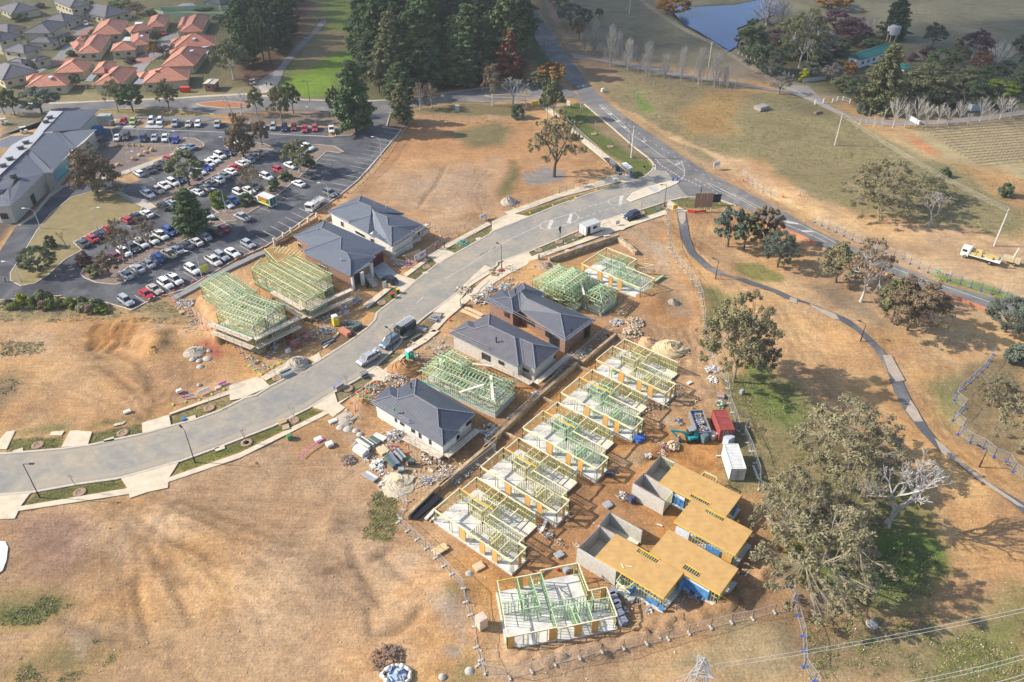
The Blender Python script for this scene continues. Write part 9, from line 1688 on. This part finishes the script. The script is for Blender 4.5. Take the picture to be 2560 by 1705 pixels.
for t,x,y,w_,d_,h_,m_,lb in[('N',1875,1130,1.3,1.3,2.0,mat('crate_pale',(.60,.46,.36)),'tall pale plywood crate inside the fence bend'),('J',850,925,1.5,.8,.3,wf,'white flat box beside the footpath'),('J',715,1090,1.3,1.,.3,wf,'white board heap on the dirt, left'),('J',818,1140,1.2,1.1,.5,wf,'white box on the dirt, right'),('K',2120,1070,1.2,1.2,1.,wf,'pale crate between the skip and the white container'),('K',2040,1105,1.2,1.,1.5,mat('tool_box',(.10,.16,.18)),'dark steel toolbox beside the excavator'),('K',2260,1125,1.6,1.2,1.6,mat('pod_grey',(.42,.48,.52)),'grey water tank behind the white container'),('J',455,1080,.9,.9,.8,mat('box_green',(.07,.2,.08)),'small green utility box by the footpath'),('K',1445,1085,1.8,1.8,.5,mat('bag_blue',(.04,.12,.4)),'blue bulk bag at the corner of the second frame'),('V',590,495,.9,.9,1.,MT['rub_navy'],'dark plastic drum beside the block garage'),('V',370,535,1.2,1.2,.15,gy,'grey drain cover with pale rim below the garage'),('P',1245,1360,1.3,1.1,.2,gy,'grey drain pit cover below the lowest row frame'),('P',1720,870,1.3,1.2,.2,gy,'grey drain pit cover below the fourth frame'),('P',460,1480,1.5,1.3,.3,mat('ply_box',(.60,.42,.26)),'plywood box with purple cap on the dirt'),('K',1910,572,1.1,.6,.1,wf,'pale board lying on the haul yard'),('U',1270,280,.9,.7,.6,gy,'grey tub behind the wide bright slab'),('U',1145,260,.5,.4,.3,rd,'small red box behind the wide bright slab'),('I',1635,655,1.,.7,.5,wf,'white box near the lime footed fence'),('I',1160,840,1.2,.8,.3,wf,'white scrap board near the left verge'),('I',1990,620,1.1,.8,.3,mat('cream_b',(.6,.5,.38)),'cream board by the pink taped fence'),('I',1678,912,.7,.6,.4,bl_,'blue crate on the verge'),('L',165,570,.6,.6,.9,gy,'grey stump post below the leaning gum'),('D',320,845,4.5,3.,1.2,mat('trough_grey',(.30,.27,.24)),'weathered grey cattle crate in the rough grass'),('D',755,875,3.,1.2,.6,mat('trough_brown',(.25,.18,.12)),'brown trough in the rough grass'),('C',1120,835,1.3,.7,1.2,wf,'white survey box beside the main road')]:
 if not lb:continue
 p=W(t,x,y);q=MB();q.box((p.x,p.y,h_/2),(w_,d_,h_),.6,.97);q.box((p.x,p.y,h_),(w_*.7,d_*.7,.06),.6);tag(q.mk('site_box',m_,loc=(p.x,p.y,0)),lb,'box')
for i,(t,x,y)in enumerate([('U',1945,640),('U',1950,700),('U',2000,790),('U',2010,850),('U',2050,950),('U',2100,1060)]):
 p=W(t,x,y);q=MB();q.box((p.x,p.y,.5),(1.,.9,1.),.4);q.box((p.x,p.y,1.03),(1.04,.94,.06),.4);tag(q.mk('block_pallet',mat('wrapped_blocks',(.22,.24,.30),var=.3,scale=4),loc=(p.x,p.y,0)),'wrapped pallet of blocks, %s from the top beside the wide bright slab'%ON[i],'pallet','block pallets beside the slab')
for i,(x,y,r)in enumerate([(85,712,.55),(295,636,.6),(382,583,.6),(455,545,.5),(533,518,.6),(485,485,.35),(100,448,.4),(220,450,.35),(290,448,.3),(375,456,.35)]):
 p=W('d',x,y);q=MB();q.blob((p.x,p.y,.25),r*1.3,r,8,5,.25);tag(q.mk('boulder',mat('sandstone',(.48,.30,.16),var=.2),loc=(p.x,p.y,0)),'orange sandstone boulder in the grey mulch garden','boulder','boulders of the garden')
for i,(x,y,r)in enumerate([(805,1005,1.),(900,993,.85),(1300-330,970,.5)]):
 p=W('a',x,y);q=MB();q.blob((p.x,p.y,.35),r,r*.7,9,6,.2);tag(q.mk('boulder',MT['sandstone'],loc=(p.x,p.y,0)),'%s sandstone boulder by the club building mural'%['large','middle','small'][i],'boulder')
p=W('N',1215,1520);q=MB();q.smooth=True
for i in range(14):a=i/14*2*PI;c=(i+1)/14*2*PI;k=1.7+.35*math.sin(i*2.1);k2=1.7+.35*math.sin((i+1)%14*2.1);q.tube((p.x+k*math.cos(a),p.y+1.4*math.sin(a),.25),(p.x+k2*math.cos(c),p.y+1.4*math.sin(c),.25),.2+.06*(i%3),n=6)
h=tag(q.mk('inflated_ring',wf,loc=(p.x,p.y,0)),'white ring of sheeting round a blue liner at the bottom edge','liner');q=MB();q.lathe((p.x-h.location.x,p.y-h.location.y,.1),[(1.3,0),(1.,.08),(.2,.2)],9);[q.box((random.uniform(-1,1),random.uniform(-.8,.8),.35),(.9,.12,.3),random.uniform(0,3))for _ in range(12)];q.mk('blue_liner',mat('liner_blue',(.12,.26,.50),col2=(.6,.62,.62),scale=2),h,world=False)
q=MB();q.poly([W('M',x,y,.1)for x,y in((-60,470),(40,475),(62,520),(50,620),(20,700),(-60,760))][::-1]);tag(q.mk('plastic_sheet',mat('sheet_white',(.62,.65,.70),var=.2,scale=2,bump=.8)),'crumpled pale plastic sheet at the left edge of the dirt','sheet')
q=MB();pp=[W('J',x,y,.4)for x,y in((550,1245),(640,1160),(720,1110),(780,1070))]
for i in range(3):q.beam(pp[i],pp[i+1],.16,.1)
tag(q.mk('pink_tape',pk),'long pink plastic strip trailing over the dirt to a white board','plastic strip')
q=MB();pp=[W('I',x,y,.4)for x,y in((1660,700),(1740,690),(1990,590),(2060,560))];q.beam(pp[0],pp[1],.2,.4);q.beam(pp[2],pp[3],.2,.5);tag(q.mk('pink_tape',pk),'pink tape tangled in the lime footed fence','plastic tape')
for i,(t,x,y,a,b_)in enumerate([('I',1745,895,1.5,.9),('I',995,1095,1.6,1.),('I',165,1195,1.5,.9),('I',2005,1172,1.6,.9),('F',2175,718,1.3,.9),('F',1693,1030,1.3,1.),('G',840,372,1.2,.8),('G',1472,160,1.,.7),('G',1830,345,1.2,.7),('G',795,825,1.,.7)]):
 p=W(t,x,y);q=MB();q.box((p.x,p.y,.03),(a,b_,.14),.5);tag(q.mk('drain_cover',conc,loc=(p.x,p.y,0)),'pale concrete drain cover set in the road verge','drain cover','drain covers along the verge')
rnd=random.Random(12);q=MB()
for k in range(900):
 t,x,y=rnd.choice([('M',rnd.uniform(0,2100),rnd.uniform(250,1560)),('N',rnd.uniform(0,1900),rnd.uniform(100,1560)),('I',rnd.uniform(0,2200),rnd.uniform(100,850)),('J',rnd.uniform(700,1800),rnd.uniform(900,1560)),('K',rnd.uniform(1300,2100),rnd.uniform(0,1560)),('O',rnd.uniform(0,1900),rnd.uniform(300,1560)),('F',rnd.uniform(1300,2300),rnd.uniform(50,560)),('Q',rnd.uniform(600,2300),rnd.uniform(300,1560))])
 p=W(t,x,y);q.k=0 if rnd.random()<.35 else 1;r=rnd.uniform(.04,.11)*(1.3 if rnd.random()<.2 else 1);q.blob((p.x,p.y,gz(p.x,p.y)+r*.3),r,None,5,3,.3,rnd)
tag(q.mk('loose_stones',[wh,mat('stone_tan',(.46,.36,.25))]),'scattered pale stones and litter on the bare soil','stones',kind='stuff')
rnd=random.Random(21);q=MB();Pg=[]
for spec,n_ in(('Q 800,850 1000,560 1600,520 1750,700 1650,880 1200,1000',900),('L 0,420 420,430 640,560 820,720 1000,900 600,1100 200,1100',1000),('N 950,300 1040,80 1200,80 1240,300 1170,470 960,460',450),('M 0,950 350,890 560,960 300,1110 0,1130',400),('M 150,1400 450,1350 700,1200 900,1380 560,1560 120,1560',500),('Q 1640,1250 1900,1180 2350,920 2350,1560 1640,1560',900),('Q 650,1080 1700,1000 1600,1560 700,1560',700),('D 0,720 700,780 1100,980 1300,1100 1800,1300 1300,1330 700,1330 0,1100',1500),('H 1700,0 2355,150 2355,560 1800,500 1500,480 1350,300',900),('C 1280,720 2300,850 2300,1350 1900,1350 1350,1000',1300),('E 0,1330 1500,1290 1850,1500 800,1460 0,1500',700),('I 0,190 380,200 420,300 0,330',250),('I 0,520 170,540 150,800 0,850',150)):
 if not n_:continue
 P_=[(v.x,v.y)for v in MX(spec)];x0,x1=min(p[0]for p in P_),max(p[0]for p in P_);y0,y1=min(p[1]for p in P_),max(p[1]for p in P_)
 X_=np.array([rnd.uniform(x0,x1)for _ in range(n_*2)]);Y_=np.array([rnd.uniform(y0,y1)for _ in range(n_*2)]);ok=pip(X_,Y_,P_);nzz=vnoise(X_,Y_,5,77,3);q.k=0
 for x,y,o,nz in zip(X_,Y_,ok,nzz):
  if not o or nz<.46:continue
  q.k=0 if rnd.random()<.5 else(1 if rnd.random()<.6 else 2);z=gz(x,y);s_=rnd.uniform(.12,.34)
  for j in range(6):
   a=rnd.uniform(0,6.28);dx,dy=math.cos(a)*s_,math.sin(a)*s_;ox_,oy_=rnd.uniform(-.3,.3),rnd.uniform(-.3,.3);q.add([(x+ox_-dy*.3,y+oy_+dx*.3,z-.03),(x+ox_+dy*.3,y+oy_-dx*.3,z-.03),(x+ox_+dx*.8,y+oy_+dy*.8,z+s_*rnd.uniform(.3,.8))],[(0,1,2)])
for P_ in VG:
 P_=[(v.x,v.y)for v in P_]
 for j in range(520):
  x,y=rnd.uniform(min(p[0]for p in P_),max(p[0]for p in P_)),rnd.uniform(min(p[1]for p in P_),max(p[1]for p in P_))
  if not pip(np.array([x]),np.array([y]),P_)[0]:continue
  q.k=rnd.choice([0,1,2,2]);a=rnd.uniform(0,6.28);s_=rnd.uniform(.1,.26);z=gz(x,y)
  for t in(0,2,4):q.add([(x-s_*.5,y,z-.02),(x+s_*.5,y,z-.02),(x+math.cos(a+t)*s_,y+math.sin(a+t)*s_,z+s_*.6)],[(0,1,2)])
tag(q.mk('rough_grass',[LF['olive'],leafmat('straw',(.30,.25,.13)),LF['ygreen']]),'tufts of rough grass and weeds over the ground','grass',kind='stuff')
# AIR
q=MB();q.box((0,1400,49.5),(6400,4300,104));hz=q.mk('haze',[]);hm=bpy.data.materials.new('haze');hm.use_nodes=True;hn=hm.node_tree;hn.nodes.clear();pv=hn.nodes.new('ShaderNodeVolumePrincipled');pv.inputs['Color'].default_value=(.93,.95,1,1);pv.inputs['Density'].default_value=.00014;pv.inputs['Anisotropy'].default_value=.2
ho=hn.nodes.new('ShaderNodeOutputMaterial');hn.links.new(pv.outputs[0],ho.inputs['Volume']);hz.data.materials.append(hm);tag(hz,'thin pale haze in the air over the whole valley','haze',kind='stuff')
# CLOUD (drifts above, shades the far suburb, wood and farm)
cm=bpy.data.materials.new('cloud');cm.use_nodes=True;cb_=cm.node_tree.nodes['Principled BSDF'];cb_.inputs['Base Color'].default_value=(.9,.9,.92,1);cb_.inputs['Roughness'].default_value=1;cb_.inputs['Alpha'].default_value=.15
rnd=random.Random(2);q=MB();q.smooth=True;OFF=620/math.tan(SUN_EL)
for i in range(46):
 x,y=rnd.uniform(-520,620),300+rnd.uniform(0,420)*rnd.random()**.6;r=rnd.uniform(60,130)
 if y-r<205+max(0,-x-60)*-.12:y=215+r
 q.blob((x-OFF*math.sin(-SUN_AZ),y+OFF*math.cos(SUN_AZ),620+rnd.uniform(-20,20)),r,r*.25,14,8,.12,rnd)
tag(q.mk('cloud',cm),kind='structure')
